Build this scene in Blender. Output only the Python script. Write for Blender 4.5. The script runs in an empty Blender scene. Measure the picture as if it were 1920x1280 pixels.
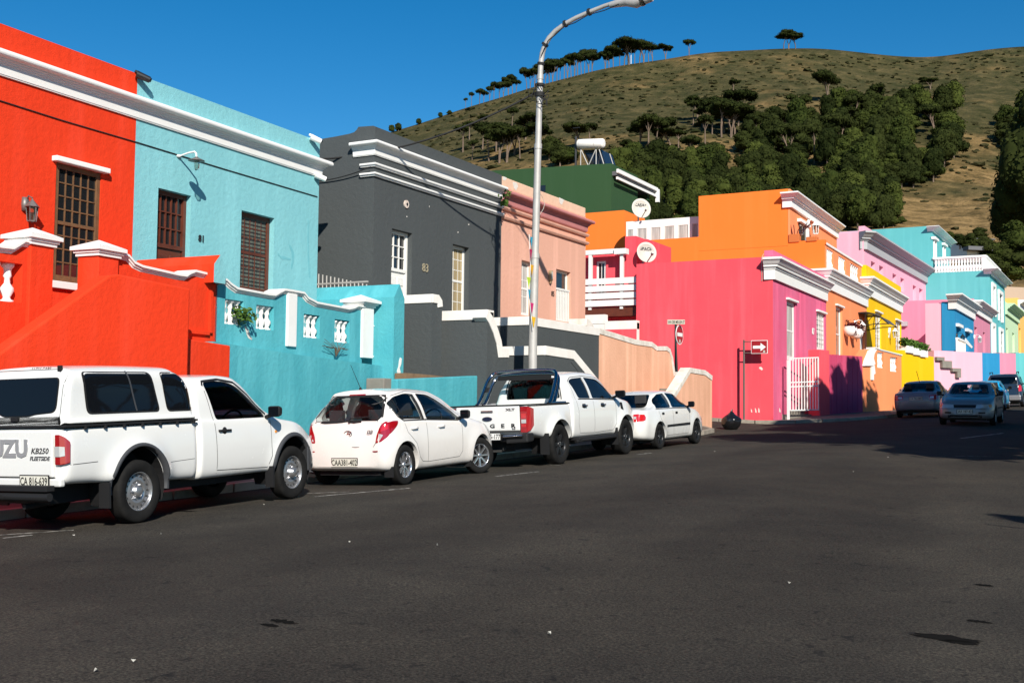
import bpy, bmesh, math, random
from math import sin, cos, tan, radians as R, pi, atan2, sqrt, floor, exp
from mathutils import Vector, Matrix, noise
from mathutils.bvhtree import BVHTree
random.seed(7)
C = bpy.context.scene.collection
sc = bpy.context.scene
# ------------------------------------------------------------------ camera
F = 2133.0; HEAD = R(28.5); PITCH = math.atan(128.0/F); ROLL = R(0.6); EYE = 1.6
_f = Vector((-sin(HEAD)*cos(PITCH), cos(HEAD)*cos(PITCH), sin(PITCH)))
_r0 = Vector((cos(HEAD), sin(HEAD), 0))
_u0 = _r0.cross(_f)
_r = _r0*cos(ROLL) + _u0*sin(ROLL)
_u = _u0*cos(ROLL) - _r0*sin(ROLL)
cd = bpy.data.cameras.new('camera'); cam = bpy.data.objects.new('camera', cd); C.objects.link(cam)
cd.sensor_width = 36.0; cd.lens = F/1920*36; cd.clip_end = 6000; cd.clip_start = 0.1
M_ = Matrix((( _r.x,_u.x,-_f.x,0),(_r.y,_u.y,-_f.y,0),(_r.z,_u.z,-_f.z,EYE),(0,0,0,1)))
cam.matrix_world = M_; sc.camera = cam
CAM = Vector((0,0,EYE))
def ray(px, py):
    return (_f*F + _r*(px-960) - _u*(py-640))/F
def cw(xc, zc):                       # camera-ground coordinates (right, forward) -> world xy
    return (cos(HEAD)*xc - sin(HEAD)*zc, sin(HEAD)*xc + cos(HEAD)*zc)
def rdir(px, py=770):                 # horizontal direction through a picture column, unit forward depth
    v = ray(px, py); z = v.x*-sin(HEAD) + v.y*cos(HEAD)
    return (v.x/z, v.y/z)
def at(px, Z, py=None):               # point on a column at depth Z
    d = rdir(px, 770 if py is None else py); x, y = d[0]*Z, d[1]*Z
    if py is None: return (x, y)
    v = ray(px, py); z = v.x*-sin(HEAD) + v.y*cos(HEAD)
    return Vector((x, y, EYE + v.z/z*Z))
def ground(x, y):
    p = -x
    b = -0.12 + 0.031*y if y < 90 else -0.12 + 0.031*90 + 0.05*(y-90)
    if p <= 5: c = 0.185 - 0.03*(5-p) if p > -6 else 0.185 - 0.33
    elif p < 12: c = 0.035*(10.3-p)
    else: c = -0.06 + 0.045*min(p-12, 40)
    return b + c
# ------------------------------------------------------------------ tags and objects
def tag(o, label=None, cat=None, group=None, kind=None):
    if label: o['label'] = label
    if cat: o['category'] = cat
    if group: o['group'] = group
    if kind: o['kind'] = kind
    return o
def root(name, loc, label, cat, group=None, rz=0, rx=0):
    o = bpy.data.objects.new(name, None); C.objects.link(o); o.empty_display_size = .2
    o.location = loc; o.rotation_euler = (rx, 0, rz)
    tag(o, label, cat, group); o['_w'] = 1 if (rz == 0 and rx == 0) else 0
    return o
class MB:
    def __init__(s): s.v = []; s.f = []; s.m = []; s.sm = []
    def add(s, vs, fs, mi=0, smooth=False):
        n = len(s.v); s.v += [tuple(v) for v in vs]
        for f in fs: s.f.append(tuple(n+i for i in f)); s.m.append(mi); s.sm.append(smooth)
        return s
    def box(s, x0, x1, y0, y1, z0, z1, mi=0):
        return s.hexa([(x0,y0,z0),(x1,y0,z0),(x1,y1,z0),(x0,y1,z0),(x0,y0,z1),(x1,y0,z1),(x1,y1,z1),(x0,y1,z1)], mi)
    def hexa(s, c, mi=0):
        a = Vector(c[1])-Vector(c[0]); b = Vector(c[3])-Vector(c[0]); d = Vector(c[4])-Vector(c[0])
        fs = [(0,3,2,1),(4,5,6,7),(0,1,5,4),(1,2,6,5),(2,3,7,6),(3,0,4,7)]
        if a.cross(b).dot(d) < 0: fs = [tuple(reversed(f)) for f in fs]
        return s.add(c, fs, mi)
    def fbox(s, fr, u0, u1, z0, z1, d0, d1, mi=0):     # box in a wall frame
        P = fr.P
        return s.hexa([P(u0,z0,d0),P(u1,z0,d0),P(u1,z0,d1),P(u0,z0,d1),P(u0,z1,d0),P(u1,z1,d0),P(u1,z1,d1),P(u0,z1,d1)], mi)
    def prism(s, fr, poly, d0, d1, mi=0):              # polygon (u,z) extruded between offsets
        n = len(poly)
        A = sum(poly[i][0]*poly[(i+1)%n][1]-poly[(i+1)%n][0]*poly[i][1] for i in range(n))
        if A < 0: poly = list(reversed(poly))
        if d1 < d0: d0, d1 = d1, d0
        vs = [fr.P(u,z,d1) for u,z in poly] + [fr.P(u,z,d0) for u,z in poly]
        fs = [tuple(range(n)), tuple(reversed(range(n,2*n)))]
        fs += [(i, n+i, n+(i+1)%n, (i+1)%n) for i in range(n)]
        return s.add(vs, fs, mi)
    def tube(s, pts, r, seg=8, mi=0, cap=True, smooth=True):
        pts = [Vector(p) for p in pts]; n = len(pts)
        rs = r if isinstance(r, (list, tuple)) else [r]*n
        up = Vector((0,0,1)); vs = []; prev = None
        for i, p in enumerate(pts):
            t = (pts[min(i+1,n-1)]-pts[max(i-1,0)]).normalized()
            if prev is None:
                a = up if abs(t.dot(up)) < .9 else Vector((1,0,0))
                x = t.cross(a).normalized()
            else: x = (prev - t*prev.dot(t)).normalized()
            prev = x; y = t.cross(x)
            for k in range(seg):
                an = 2*pi*k/seg; vs.append(p + (x*cos(an)+y*sin(an))*rs[i])
        fs = [(i*seg+k, i*seg+(k+1)%seg, (i+1)*seg+(k+1)%seg, (i+1)*seg+k) for i in range(n-1) for k in range(seg)]
        s.add(vs, fs, mi, smooth)
        if cap: s.add([vs[k] for k in range(seg)], [tuple(reversed(range(seg)))], mi); s.add(vs[-seg:], [tuple(range(seg))], mi)
        return s
    def lathe(s, prof, c, axis='z', seg=16, mi=0, smooth=True):   # prof list of (r, h)
        vs = []; n = len(prof)
        for r_, h in prof:
            for k in range(seg):
                a = 2*pi*k/seg; q = (r_*cos(a), r_*sin(a), h)
                if axis == 'x': q = (q[2], q[0], q[1])
                elif axis == 'y': q = (q[1], q[2], q[0])
                vs.append((c[0]+q[0], c[1]+q[1], c[2]+q[2]))
        fs = [(i*seg+k, i*seg+(k+1)%seg, (i+1)*seg+(k+1)%seg, (i+1)*seg+k) for i in range(n-1) for k in range(seg)]
        return s.add(vs, fs, mi, smooth)
    def build(s, name, mats, parent=None, bevel=0, normals=True):
        me = bpy.data.meshes.new(name)
        vs = s.v
        if parent is not None:
            w = parent
            while w.parent: w = w.parent
            if w.get('_w', 0): L = w.location; vs = [(a-L.x, b-L.y, c-L.z) for a,b,c in vs]
        me.from_pydata(vs, [], s.f)
        if not isinstance(mats, (list, tuple)): mats = [mats]
        for m in mats: me.materials.append(m)
        me.polygons.foreach_set('material_index', s.m); me.polygons.foreach_set('use_smooth', s.sm)
        me.update()
        o = bpy.data.objects.new(name, me); C.objects.link(o)
        if parent is not None: o.parent = parent
        if bevel:
            b = o.modifiers.new('b', 'BEVEL'); b.width = bevel; b.segments = 2; b.limit_method = 'ANGLE'
        return o
class Fr:                              # a vertical wall plane: origin, direction along it, outward normal
    def __init__(s, x, y, ang):
        s.o = Vector((x, y, 0)); s.d = Vector((sin(ang), cos(ang), 0)); s.n = Vector((cos(ang), -sin(ang), 0)); s.ang = ang
    def P(s, u, z, d=0): return s.o + s.d*u + s.n*d + Vector((0,0,z))
    def uz(s, px, py, d=0):
        v = ray(px, py); t = (s.o + s.n*d - CAM).dot(s.n)/v.dot(s.n); P = CAM + v*t
        return ((P-s.o).dot(s.d), P.z)
    def u(s, px, py=640, d=0): return s.uz(px, py, d)[0]
def FP(px, Z, theta):                  # plane through picture column px at depth Z, direction theta from view axis
    x, y = at(px, Z); return Fr(x, y, R(theta-28.5))
def PERP(Y, x0=0.0): return Fr(x0, Y, R(90))   # wall across the street direction, facing the camera; u runs along +X
def link_copy(o, parent=None):
    c = o.copy(); C.objects.link(c)
    if parent: c.parent = parent
    return c
def copy_tree(o, parent=None):
    c = link_copy(o, parent)
    for ch in list(o.children): copy_tree(ch, c)
    return c
# ------------------------------------------------------------------ materials
def lin(h):
    if isinstance(h, str):
        c = [int(h[i:i+2], 16)/255 for i in (0,2,4)]
        return tuple((x/12.92 if x <= .04045 else ((x+.055)/1.055)**2.4) for x in c)
    return tuple(h)
def mat(name, col, rough=.6, metal=0, spec=.5, **k):
    m = bpy.data.materials.new(name); m.use_nodes = True
    b = m.node_tree.nodes['Principled BSDF']; b.inputs['Base Color'].default_value = (*lin(col), 1)
    b.inputs['Roughness'].default_value = rough; b.inputs['Metallic'].default_value = metal
    b.inputs['Specular IOR Level'].default_value = spec
    for kk, v in k.items(): b.inputs[kk.replace('_',' ')].default_value = v
    return m
def N(m, t, **k):
    n = m.node_tree.nodes.new(t)
    for a, b in k.items(): setattr(n, a, b)
    return n
def L(m, a, b): m.node_tree.links.new(a, b)
def noise_node(m, scale, detail=3, rough=.5, coord='Object', sc3=None):
    tc = N(m, 'ShaderNodeTexCoord'); mp = N(m, 'ShaderNodeMapping'); L(m, tc.outputs[coord], mp.inputs[0])
    if sc3: mp.inputs['Scale'].default_value = sc3
    n = N(m, 'ShaderNodeTexNoise'); n.inputs['Scale'].default_value = scale; n.inputs['Detail'].default_value = detail
    n.inputs['Roughness'].default_value = rough; L(m, mp.outputs[0], n.inputs['Vector']); return n
def ramp(m, src, stops):
    r = N(m, 'ShaderNodeValToRGB'); L(m, src, r.inputs[0]); e = r.color_ramp.elements
    while len(e) < len(stops): e.new(.5)
    for i, (p, c) in enumerate(stops): e[i].position = p; e[i].color = (*c, 1) if len(c) == 3 else c
    return r
def mix(m, fac, a, b, mode='MIX'):
    x = N(m, 'ShaderNodeMix', data_type='RGBA', blend_type=mode)
    for s_, v in ((0, fac), (6, a), (7, b)):
        if hasattr(v, 'links') or hasattr(v, 'is_linked'): L(m, v, x.inputs[s_])
        elif s_ == 0: x.inputs[0].default_value = v
        else: x.inputs[s_].default_value = (*v, 1)
    return x.outputs[2]
def stucco(name, col, dirt=None, amt=.25, rough=.88, bump=.45, stain=None, streak=.18):
    m = mat(name, col, rough, spec=.2); b = m.node_tree.nodes['Principled BSDF']; c = lin(col)
    d = dirt if dirt else tuple(x*.72 for x in c)
    n1 = noise_node(m, .55, 5, .6); r1 = ramp(m, n1.outputs[0], [(.35, (0,0,0)), (.72, (1,1,1))])
    ml = N(m, 'ShaderNodeMath', operation='MULTIPLY'); L(m, r1.outputs[0], ml.inputs[0]); ml.inputs[1].default_value = amt
    o = mix(m, ml.outputs[0], c, d)
    # rain streaks running down
    n2 = noise_node(m, 2.2, 4, .55, sc3=(1,1,.07)); r2 = ramp(m, n2.outputs[0], [(.5, (0,0,0)), (.8, (1,1,1))])
    m2 = N(m, 'ShaderNodeMath', operation='MULTIPLY'); L(m, r2.outputs[0], m2.inputs[0]); m2.inputs[1].default_value = streak*2
    o = mix(m, m2.outputs[0], o, tuple(min(1, x*1.25+.03) for x in c))
    # small chips and scuffs where paint is gone
    n3 = noise_node(m, 3.1, 6, .75); r3 = ramp(m, n3.outputs[0], [(.735, (0,0,0)), (.75, (1,1,1))])
    m3 = N(m, 'ShaderNodeMath', operation='MULTIPLY'); L(m, r3.outputs[0], m3.inputs[0]); m3.inputs[1].default_value = .55
    o = mix(m, m3.outputs[0], o, stain if stain else tuple(min(1, x*.6+.2) for x in c))
    L(m, o, b.inputs['Base Color'])
    nb = noise_node(m, 9, 5, .6); nc = noise_node(m, 60, 3, .6)
    ad = N(m, 'ShaderNodeMath', operation='MULTIPLY_ADD'); L(m, nc.outputs[0], ad.inputs[0]); ad.inputs[1].default_value = .3; L(m, nb.outputs[0], ad.inputs[2])
    bp = N(m, 'ShaderNodeBump'); bp.inputs['Strength'].default_value = bump; bp.inputs['Distance'].default_value = .03
    L(m, ad.outputs[0], bp.inputs['Height']); L(m, bp.outputs[0], b.inputs['Normal'])
    return m
def rough_paint(name, col, rough=.5, amt=.3, scale=4, dark=None, metal=0, bump=0, spec=.5, k=None):
    m = mat(name, col, rough, metal, spec); b = m.node_tree.nodes['Principled BSDF']; c = lin(col)
    n = noise_node(m, scale, 5, .6); r = ramp(m, n.outputs[0], [(.4, (0,0,0)), (.7, (1,1,1))])
    ml = N(m, 'ShaderNodeMath', operation='MULTIPLY'); L(m, r.outputs[0], ml.inputs[0]); ml.inputs[1].default_value = amt
    L(m, mix(m, ml.outputs[0], c, dark or tuple(x*.5 for x in c)), b.inputs['Base Color'])
    if bump:
        bp = N(m, 'ShaderNodeBump'); bp.inputs['Strength'].default_value = bump; bp.inputs['Distance'].default_value = .01
        L(m, n.outputs[0], bp.inputs['Height']); L(m, bp.outputs[0], b.inputs['Normal'])
    return m
def tinted_glass(name, tint, ior=1.5):
    m = bpy.data.materials.new(name); m.use_nodes = True; nt = m.node_tree; nt.nodes.clear()
    o = nt.nodes.new('ShaderNodeOutputMaterial'); t = nt.nodes.new('ShaderNodeBsdfTransparent'); t.inputs[0].default_value = (*tint, 1)
    g = nt.nodes.new('ShaderNodeBsdfGlossy'); g.inputs['Roughness'].default_value = .02; g.inputs[0].default_value = (.9,.93,.95,1)
    fr = nt.nodes.new('ShaderNodeFresnel'); fr.inputs[0].default_value = ior
    mx = nt.nodes.new('ShaderNodeMixShader'); L(m, fr.outputs[0], mx.inputs[0]); L(m, t.outputs[0], mx.inputs[1]); L(m, g.outputs[0], mx.inputs[2]); L(m, mx.outputs[0], o.inputs[0])
    return m
X = {}
def defm():
    X['red'] = stucco('red_plaster', (.72,.043,.01), (.58,.03,.007), .3, stain=(.7,.3,.2))
    X['turq'] = stucco('turquoise_plaster', (.215,.5,.535), (.17,.44,.49), .45)
    X['turq2'] = stucco('turquoise_wall_plaster', (.085,.39,.44), (.035,.27,.34), .75, streak=.4)
    X['grey'] = stucco('grey_plaster', (.068,.076,.078), (.056,.062,.064), .3, stain=(.13,.13,.14), streak=.05)
    X['salmon'] = stucco('salmon_plaster', (.7,.38,.28), (.62,.31,.22), .35, stain=(.78,.5,.42), streak=.3)
    X['salmon_wall'] = stucco('salmon_wall_plaster', (.74,.41,.27), (.55,.27,.16), .55, streak=.45)
    X['peach'] = stucco('peach_plaster', (.76,.52,.37), (.62,.38,.25), .5, stain=(.85,.75,.68))
    X['pink'] = stucco('hot_pink_plaster', (.78,.085,.11), (.7,.05,.08), .45, streak=.35, bump=.2)
    X['magenta'] = stucco('faded_magenta_plaster', (.66,.1,.2), (.66,.2,.34), .5, streak=.5, bump=.15)
    X['magenta2'] = stucco('deep_magenta_plaster', (.5,.055,.13), (.5,.09,.2), .5, streak=.4, bump=.15)
    X['orange'] = stucco('orange_plaster', (.85,.19,.028), (.8,.17,.024), .3, bump=.12, streak=.1)
    X['coral'] = stucco('coral_plaster', (.87,.27,.11), (.83,.23,.09), .3, bump=.12)
    X['yellow'] = stucco('yellow_plaster', (.82,.48,.003), (.75,.41,.002), .3, bump=.12)
    X['rose'] = stucco('rose_pink_plaster', (.77,.38,.48), (.72,.33,.43), .35, bump=.12)
    X['rose2'] = stucco('pale_pink_plaster', (.76,.4,.48), (.72,.35,.43), .3, bump=.12)
    X['blue'] = stucco('blue_plaster', (.02,.22,.42), (.015,.18,.36), .3, bump=.12)
    X['mauve'] = stucco('mauve_plaster', (.6,.22,.31), (.55,.2,.28), .3, bump=.12)
    X['teal'] = stucco('teal_plaster', (.11,.42,.43), (.08,.36,.39), .35, bump=.12)
    X['mint'] = stucco('mint_plaster', (.5,.66,.42), (.46,.6,.38), .3, bump=.12)
    X['apricot'] = stucco('apricot_plaster', (.82,.47,.13), (.75,.42,.1), .3, bump=.12)
    X['green'] = stucco('dark_green_plaster', (.03,.075,.03), (.024,.062,.024), .3, bump=.1, stain=(.03,.09,.03), streak=.05)
    X['trim'] = rough_paint('white_trim_paint', (.8,.79,.76), .6, .12, 3, (.6,.58,.53), bump=.1)
    X['trim_old'] = rough_paint('weathered_white_paint', (.74,.7,.64), .8, .6, 3, (.42,.36,.28), bump=.3)
    X['cap'] = rough_paint('white_coping_paint', (.8,.77,.72), .7, .25, 2.5, (.6,.5,.42), bump=.2)
    X['pinktrim'] = rough_paint('pink_trim_paint', (.52,.2,.19), .7, .4, 3, (.36,.14,.13), bump=.1)
    X['greytrim'] = mat('grey_trim_paint', (.36,.37,.38), .7)
    X['wood'] = rough_paint('weathered_wood', (.17,.085,.035), .6, .6, 9, (.07,.035,.015), bump=.3)
    X['redwood'] = rough_paint('dark_red_wood', (.12,.03,.014), .4, .5, 6, (.05,.012,.006))
    X['white_wood'] = rough_paint('white_painted_wood', (.78,.77,.73), .5, .12, 5, (.6,.58,.5))
    X['glass'] = mat('window_glass', (.012,.013,.015), .04, spec=.8)
    X['glass_soft'] = mat('curtained_glass', (.16,.15,.13), .15, spec=.6)
    X['curtain'] = curtain('curtain_cloth', (.5,.48,.45))
    X['curtain_tan'] = curtain('tan_curtain_cloth', (.4,.31,.17))
    X['blind'] = blind('slatted_blind')
    X['black'] = mat('black_plastic', (.012,.012,.013), .45)
    X['iron'] = mat('black_iron', (.015,.015,.016), .5)
    X['cable'] = mat('cable_rubber', (.01,.01,.01), .8)
    X['galv'] = rough_paint('galvanised_steel', (.46,.445,.42), .55, .5, 3, (.3,.285,.27), metal=.25)
    X['steelpost'] = rough_paint('rusty_post_steel', (.1,.09,.085), .7, .6, 6, (.16,.08,.05))
    X['concrete'] = rough_paint('concrete', (.22,.2,.17), .9, .5, 2.5, (.12,.11,.09), bump=.4)
    X['bare'] = rough_paint('bare_brick_and_mud', (.22,.13,.07), .95, .6, 6, (.12,.07,.04), bump=.6)
    X['kerb'] = rough_paint('kerb_stone', (.3,.26,.21), .9, .6, 3, (.14,.12,.1), bump=.5)
    X['tar'] = asphalt(); X['pave'] = rough_paint('pavement_concrete', (.13,.11,.09), .95, .6, 2, (.08,.07,.06), bump=.5)
    X['paint_line'] = worn_line()
    X['tank'] = rough_paint('white_tank_paint', (.82,.8,.75), .35, .15, 2, (.7,.66,.58))
    X['solar'] = mat('solar_panel_glass', (.015,.018,.025), .12, spec=.8)
    X['dish'] = mat('dish_enamel', (.5,.48,.42), .55)
    X['signred'] = rough_paint('sign_red', (.33,.012,.018), .4, .4, 12, (.2,.01,.01))
    X['signwhite'] = mat('sign_white', (.8,.8,.78), .5)
    X['letter'] = mat('black_letter_paint', (.01,.01,.01), .5)
    X['roofsheet'] = mat('grey_roof_sheet', (.1,.1,.105), .6)
    X['tanroof'] = mat('tan_roof', (.4,.3,.22), .8)
    X['leaf'] = leafmat('garden_leaves', (.05,.11,.02), (.09,.15,.03))
    X['leafred'] = leafmat('dark_red_leaves', (.05,.008,.012), (.09,.015,.02))
    X['twig'] = mat('dry_twigs', (.1,.07,.04), .9)
    X['pot'] = mat('white_pot', (.75,.72,.7), .6)
    X['darkroom'] = mat('dark_recess', (.02,.02,.022), .9)
def curtain(name, col):
    m = mat(name, col, .9); b = m.node_tree.nodes['Principled BSDF']
    n = noise_node(m, 14, 2, .5, sc3=(1,1,.06)); r = ramp(m, n.outputs[0], [(.3, tuple(x*.55 for x in col)), (.7, col)])
    L(m, r.outputs[0], b.inputs['Base Color']); return m
def blind(name):
    m = mat(name, (.12,.13,.11), .7); b = m.node_tree.nodes['Principled BSDF']
    tc = N(m, 'ShaderNodeTexCoord'); w = N(m, 'ShaderNodeTexWave', bands_direction='Z'); w.inputs['Scale'].default_value = 4
    L(m, tc.outputs['Object'], w.inputs[0]); r = ramp(m, w.outputs[0], [(.3, (.012,.012,.012)), (.6, (.09,.1,.08))]); L(m, r.outputs[0], b.inputs['Base Color']); return m
def leafmat(name, a, b2):
    m = mat(name, a, .9, spec=.05); b = m.node_tree.nodes['Principled BSDF']
    n = noise_node(m, 1.3, 3); oi = N(m, 'ShaderNodeObjectInfo')
    ad = N(m, 'ShaderNodeMath', operation='MULTIPLY_ADD'); L(m, oi.outputs['Random'], ad.inputs[0]); ad.inputs[1].default_value = .35; L(m, n.outputs[0], ad.inputs[2])
    r = ramp(m, ad.outputs[0], [(.35, a), (.95, b2)]); L(m, r.outputs[0], b.inputs['Base Color'])
    return m
def asphalt():
    m = mat('asphalt', (.05,.049,.047), .95, spec=.12); b = m.node_tree.nodes['Principled BSDF']
    n1 = noise_node(m, .35, 4, .6); c1 = ramp(m, n1.outputs[0], [(.3, (.036,.033,.029)), (.72, (.054,.048,.040))])
    n2 = noise_node(m, 55, 4, .8); c2 = ramp(m, n2.outputs[0], [(.36, (.35,.35,.35)), (.5, (1,1,1)), (.66, (2.1,2.0,1.85))])
    o = mix(m, 1.0, c1.outputs[0], c2.outputs[0], 'MULTIPLY')
    # oily dark flecks stretched along the street, and small pits
    n3 = noise_node(m, 7.5, 4, .6, sc3=(1.0,.75,1)); c3 = ramp(m, n3.outputs[0], [(.63, (0,0,0)), (.68, (.75,.75,.75))])
    o = mix(m, c3.outputs[0], o, (.017,.0165,.016))
    n5 = noise_node(m, .9, 5, .6); c5 = ramp(m, n5.outputs[0], [(.35, (.84,.84,.85)), (.65, (1.14,1.13,1.1))]); o = mix(m, 1.0, o, c5.outputs[0], 'MULTIPLY')
    n4 = noise_node(m, .13, 2, .5, sc3=(2.2,.35,1)); c4 = ramp(m, n4.outputs[0], [(.45, (1,1,1)), (.62, (.8,.79,.79))])
    o = mix(m, 1.0, o, c4.outputs[0], 'MULTIPLY')
    # thin worn seam lines
    L(m, o, b.inputs['Base Color'])
    bp = N(m, 'ShaderNodeBump'); bp.inputs['Strength'].default_value = .7; bp.inputs['Distance'].default_value = .012
    L(m, n2.outputs[0], bp.inputs['Height']); L(m, bp.outputs[0], b.inputs['Normal'])
    return m
def worn_line():
    m = mat('worn_road_paint', (.5,.48,.44), .8); nt = m.node_tree; b = nt.nodes['Principled BSDF']
    n = noise_node(m, 9, 5, .7); r = ramp(m, n.outputs[0], [(.42, (0,0,0)), (.6, (1,1,1))])
    L(m, mix(m, r.outputs[0], (.05,.048,.045), (.42,.4,.36)), b.inputs['Base Color']); return m
defm()
# ------------------------------------------------------------------ text
def text_mesh(s, size, name, m, parent, M, ext=.002, shear=0, bold=0, align='CENTER', sx=1.0):
    cu = bpy.data.curves.new(name, 'FONT'); cu.body = s; cu.size = size; cu.extrude = ext; cu.align_x = align; cu.align_y = 'CENTER'
    cu.shear = shear; cu.offset = bold; cu.resolution_u = 2
    o = bpy.data.objects.new(name, cu); C.objects.link(o)
    dg = bpy.context.evaluated_depsgraph_get(); me = bpy.data.meshes.new_from_object(o.evaluated_get(dg))
    C.objects.unlink(o); bpy.data.objects.remove(o)
    T = M @ Matrix.Diagonal((sx,1,1,1))
    if parent is not None:
        w = parent
        while w.parent: w = w.parent
        if w.get('_w', 0): T = Matrix.Translation(-w.location) @ T
    me.transform(T); me.materials.clear(); me.materials.append(m)
    q = bpy.data.objects.new(name, me); C.objects.link(q)
    if parent is not None: q.parent = parent
    return q
def frM(fr, u, z, d):                  # matrix laying text on a wall frame
    X_, Z_ = fr.d, fr.n; P = fr.P(u, z, d)
    return Matrix(((X_.x,0,Z_.x,P.x),(X_.y,0,Z_.y,P.y),(X_.z,1,Z_.z,P.z),(0,0,0,1)))
# ------------------------------------------------------------------ world, sun
w = bpy.data.worlds.new('World'); sc.world = w; w.use_nodes = True; nt = w.node_tree
bg = nt.nodes['Background']; sky = nt.nodes.new('ShaderNodeTexSky'); sky.sky_type = 'NISHITA'; sky.sun_disc = False
SUN_EL = 31.0; SH = 41.0                       # shadows run SH degrees left of the street direction
sky.sun_elevation = R(SUN_EL); sky.altitude = 1200; sky.air_density = 1.0; sky.dust_density = .15; sky.ozone_density = 3.5
sdir = Vector((sin(R(SH))*cos(R(SUN_EL)), -cos(R(SH))*cos(R(SUN_EL)), sin(R(SUN_EL))))   # towards the sun
sky.sun_rotation = atan2(sdir.x, sdir.y)
hs = nt.nodes.new('ShaderNodeHueSaturation'); hs.inputs['Saturation'].default_value = 1.37; hs.inputs['Hue'].default_value = .495; hs.inputs['Value'].default_value = 1.25
nt.links.new(sky.outputs[0], hs.inputs['Color']); nt.links.new(hs.outputs[0], bg.inputs[0]); bg.inputs[1].default_value = .064
sl = bpy.data.lights.new('sun', 'SUN'); sl.energy = 4.8; sl.angle = R(.5); sl.color = (1,.94,.84)
so = bpy.data.objects.new('sun', sl); C.objects.link(so); so.rotation_euler = (-sdir).to_track_quat('-Z', 'Y').to_euler()
vs = sc.view_settings; vs.view_transform = 'Standard'; vs.look = 'None'; vs.gamma = 1; vs.exposure = .45
try: sc.cycles.max_bounces = 6; sc.cycles.transparent_max_bounces = 16
except Exception: pass
# ------------------------------------------------------------------ ground, road, pavements
def sheet(name, xs, ys, zf, m, lift=0, parent=None, keep=None):
    b = MB(); nx, ny = len(xs), len(ys)
    vs_ = [(x, y, zf(x, y)+lift) for y in ys for x in xs]
    fs = [(j*nx+i, j*nx+i+1, (j+1)*nx+i+1, (j+1)*nx+i) for j in range(ny-1) for i in range(nx-1) if keep is None or keep((xs[i]+xs[i+1])/2, (ys[j]+ys[j+1])/2)]
    b.add(vs_, fs, 0, True); o = b.build(name, m, parent); tag(o, kind='structure'); return o
def rng(a, b, st):
    n = max(1, int(round((b-a)/st))); return [a+(b-a)*i/n for i in range(n+1)]
sheet('ground', rng(-700, 900, 50), rng(-200, 1200, 50), lambda x, y: ground(max(-40, min(20, x)), max(-30, min(140, y))) - .55, X['pave'])
sheet('road', rng(-60, -13, 1.0)+rng(-12.5, 8, .5)+rng(9, 30, 3), rng(-25, 130, 1.0), ground, X['tar'])
# kerb line of the first block, with rounded corner to the side street
KA = [(-12.9,-20),(-12.65,5),(-12.25,20),(-11.85,30),(-11.65,34),(-11.9,35.8),(-12.6,37.0),(-13.8,37.7),(-16,38.0),(-60,38.3)]
# second block: side street kerb, corner, then bending right
KB = [(-60,42.7),(-14,42.6),(-12.6,42.7),(-11.2,43.3),(-9.6,45.2),(-8.7,48),(-8.5,53),(-8.6,60),(-9,75),(-9.5,130)]
def slab(name, outline, h, m, inner=None):
    pass
def pave(name, line, side, wid, m, mk):
    # side = +1 if pavement lies left of travel direction
    b = MB(); k = MB(); n = len(line); offs = []
    pts = []
    for i in range(n-1):
        a, c = Vector(line[i]), Vector(line[i+1]); st = max(1, int((c-a).length/1.2))
        for j in range(st): pts.append(a.lerp(c, j/st))
    pts.append(Vector(line[-1])); n = len(pts)
    def nor(i):
        t = (pts[min(i+1,n-1)]-pts[max(i-1,0)]).normalized(); return Vector((-t.y, t.x))*side
    nn = [nor(i) for i in range(n)]
    kw = .14; H = .13
    for i in range(n-1):
        # one kerb stone per step with a small joint
        p0, p1 = pts[i].lerp(pts[i+1], .012), pts[i].lerp(pts[i+1], .988)
        q0, q1 = p0+nn[i]*kw, p1+nn[i+1]*kw; dz = random.uniform(-.006,.006)
        g = lambda p: ground(p.x, p.y)
        c = [(p0.x,p0.y,g(p0)-.1),(p1.x,p1.y,g(p1)-.1),(q1.x,q1.y,g(p1)-.1),(q0.x,q0.y,g(p0)-.1),
             (p0.x,p0.y,g(p0)+H+dz),(p1.x,p1.y,g(p1)+H+dz),(q1.x,q1.y,g(p1)+H+dz),(q0.x,q0.y,g(p0)+H+dz)]
        k.hexa(c)
    v = []; f = []
    for i in range(n):
        for t in (0, .35, 1.0):
            q = pts[i] + nn[i]*(kw*.6 + wid*t); v.append((q.x, q.y, ground(pts[i].x, pts[i].y)+H-.008+.01*t))
    for i in range(n-1):
        for t in range(2):
            a = i*3+t; q = (a, a+3, a+4, a+1); f.append(q if side < 0 else tuple(reversed(q)))
    b.add(v, f, 0, True); o = b.build(name, m); tag(o, kind='structure')
    o2 = k.build(name+'_kerb' if False else 'kerb', mk, bevel=.012); tag(o2, kind='structure')
pave('pavement', KA, 1, 3.5, X['pave'], X['kerb'])
pave('pavement', KB, 1, 3.5, X['pave'], X['kerb'])
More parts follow.
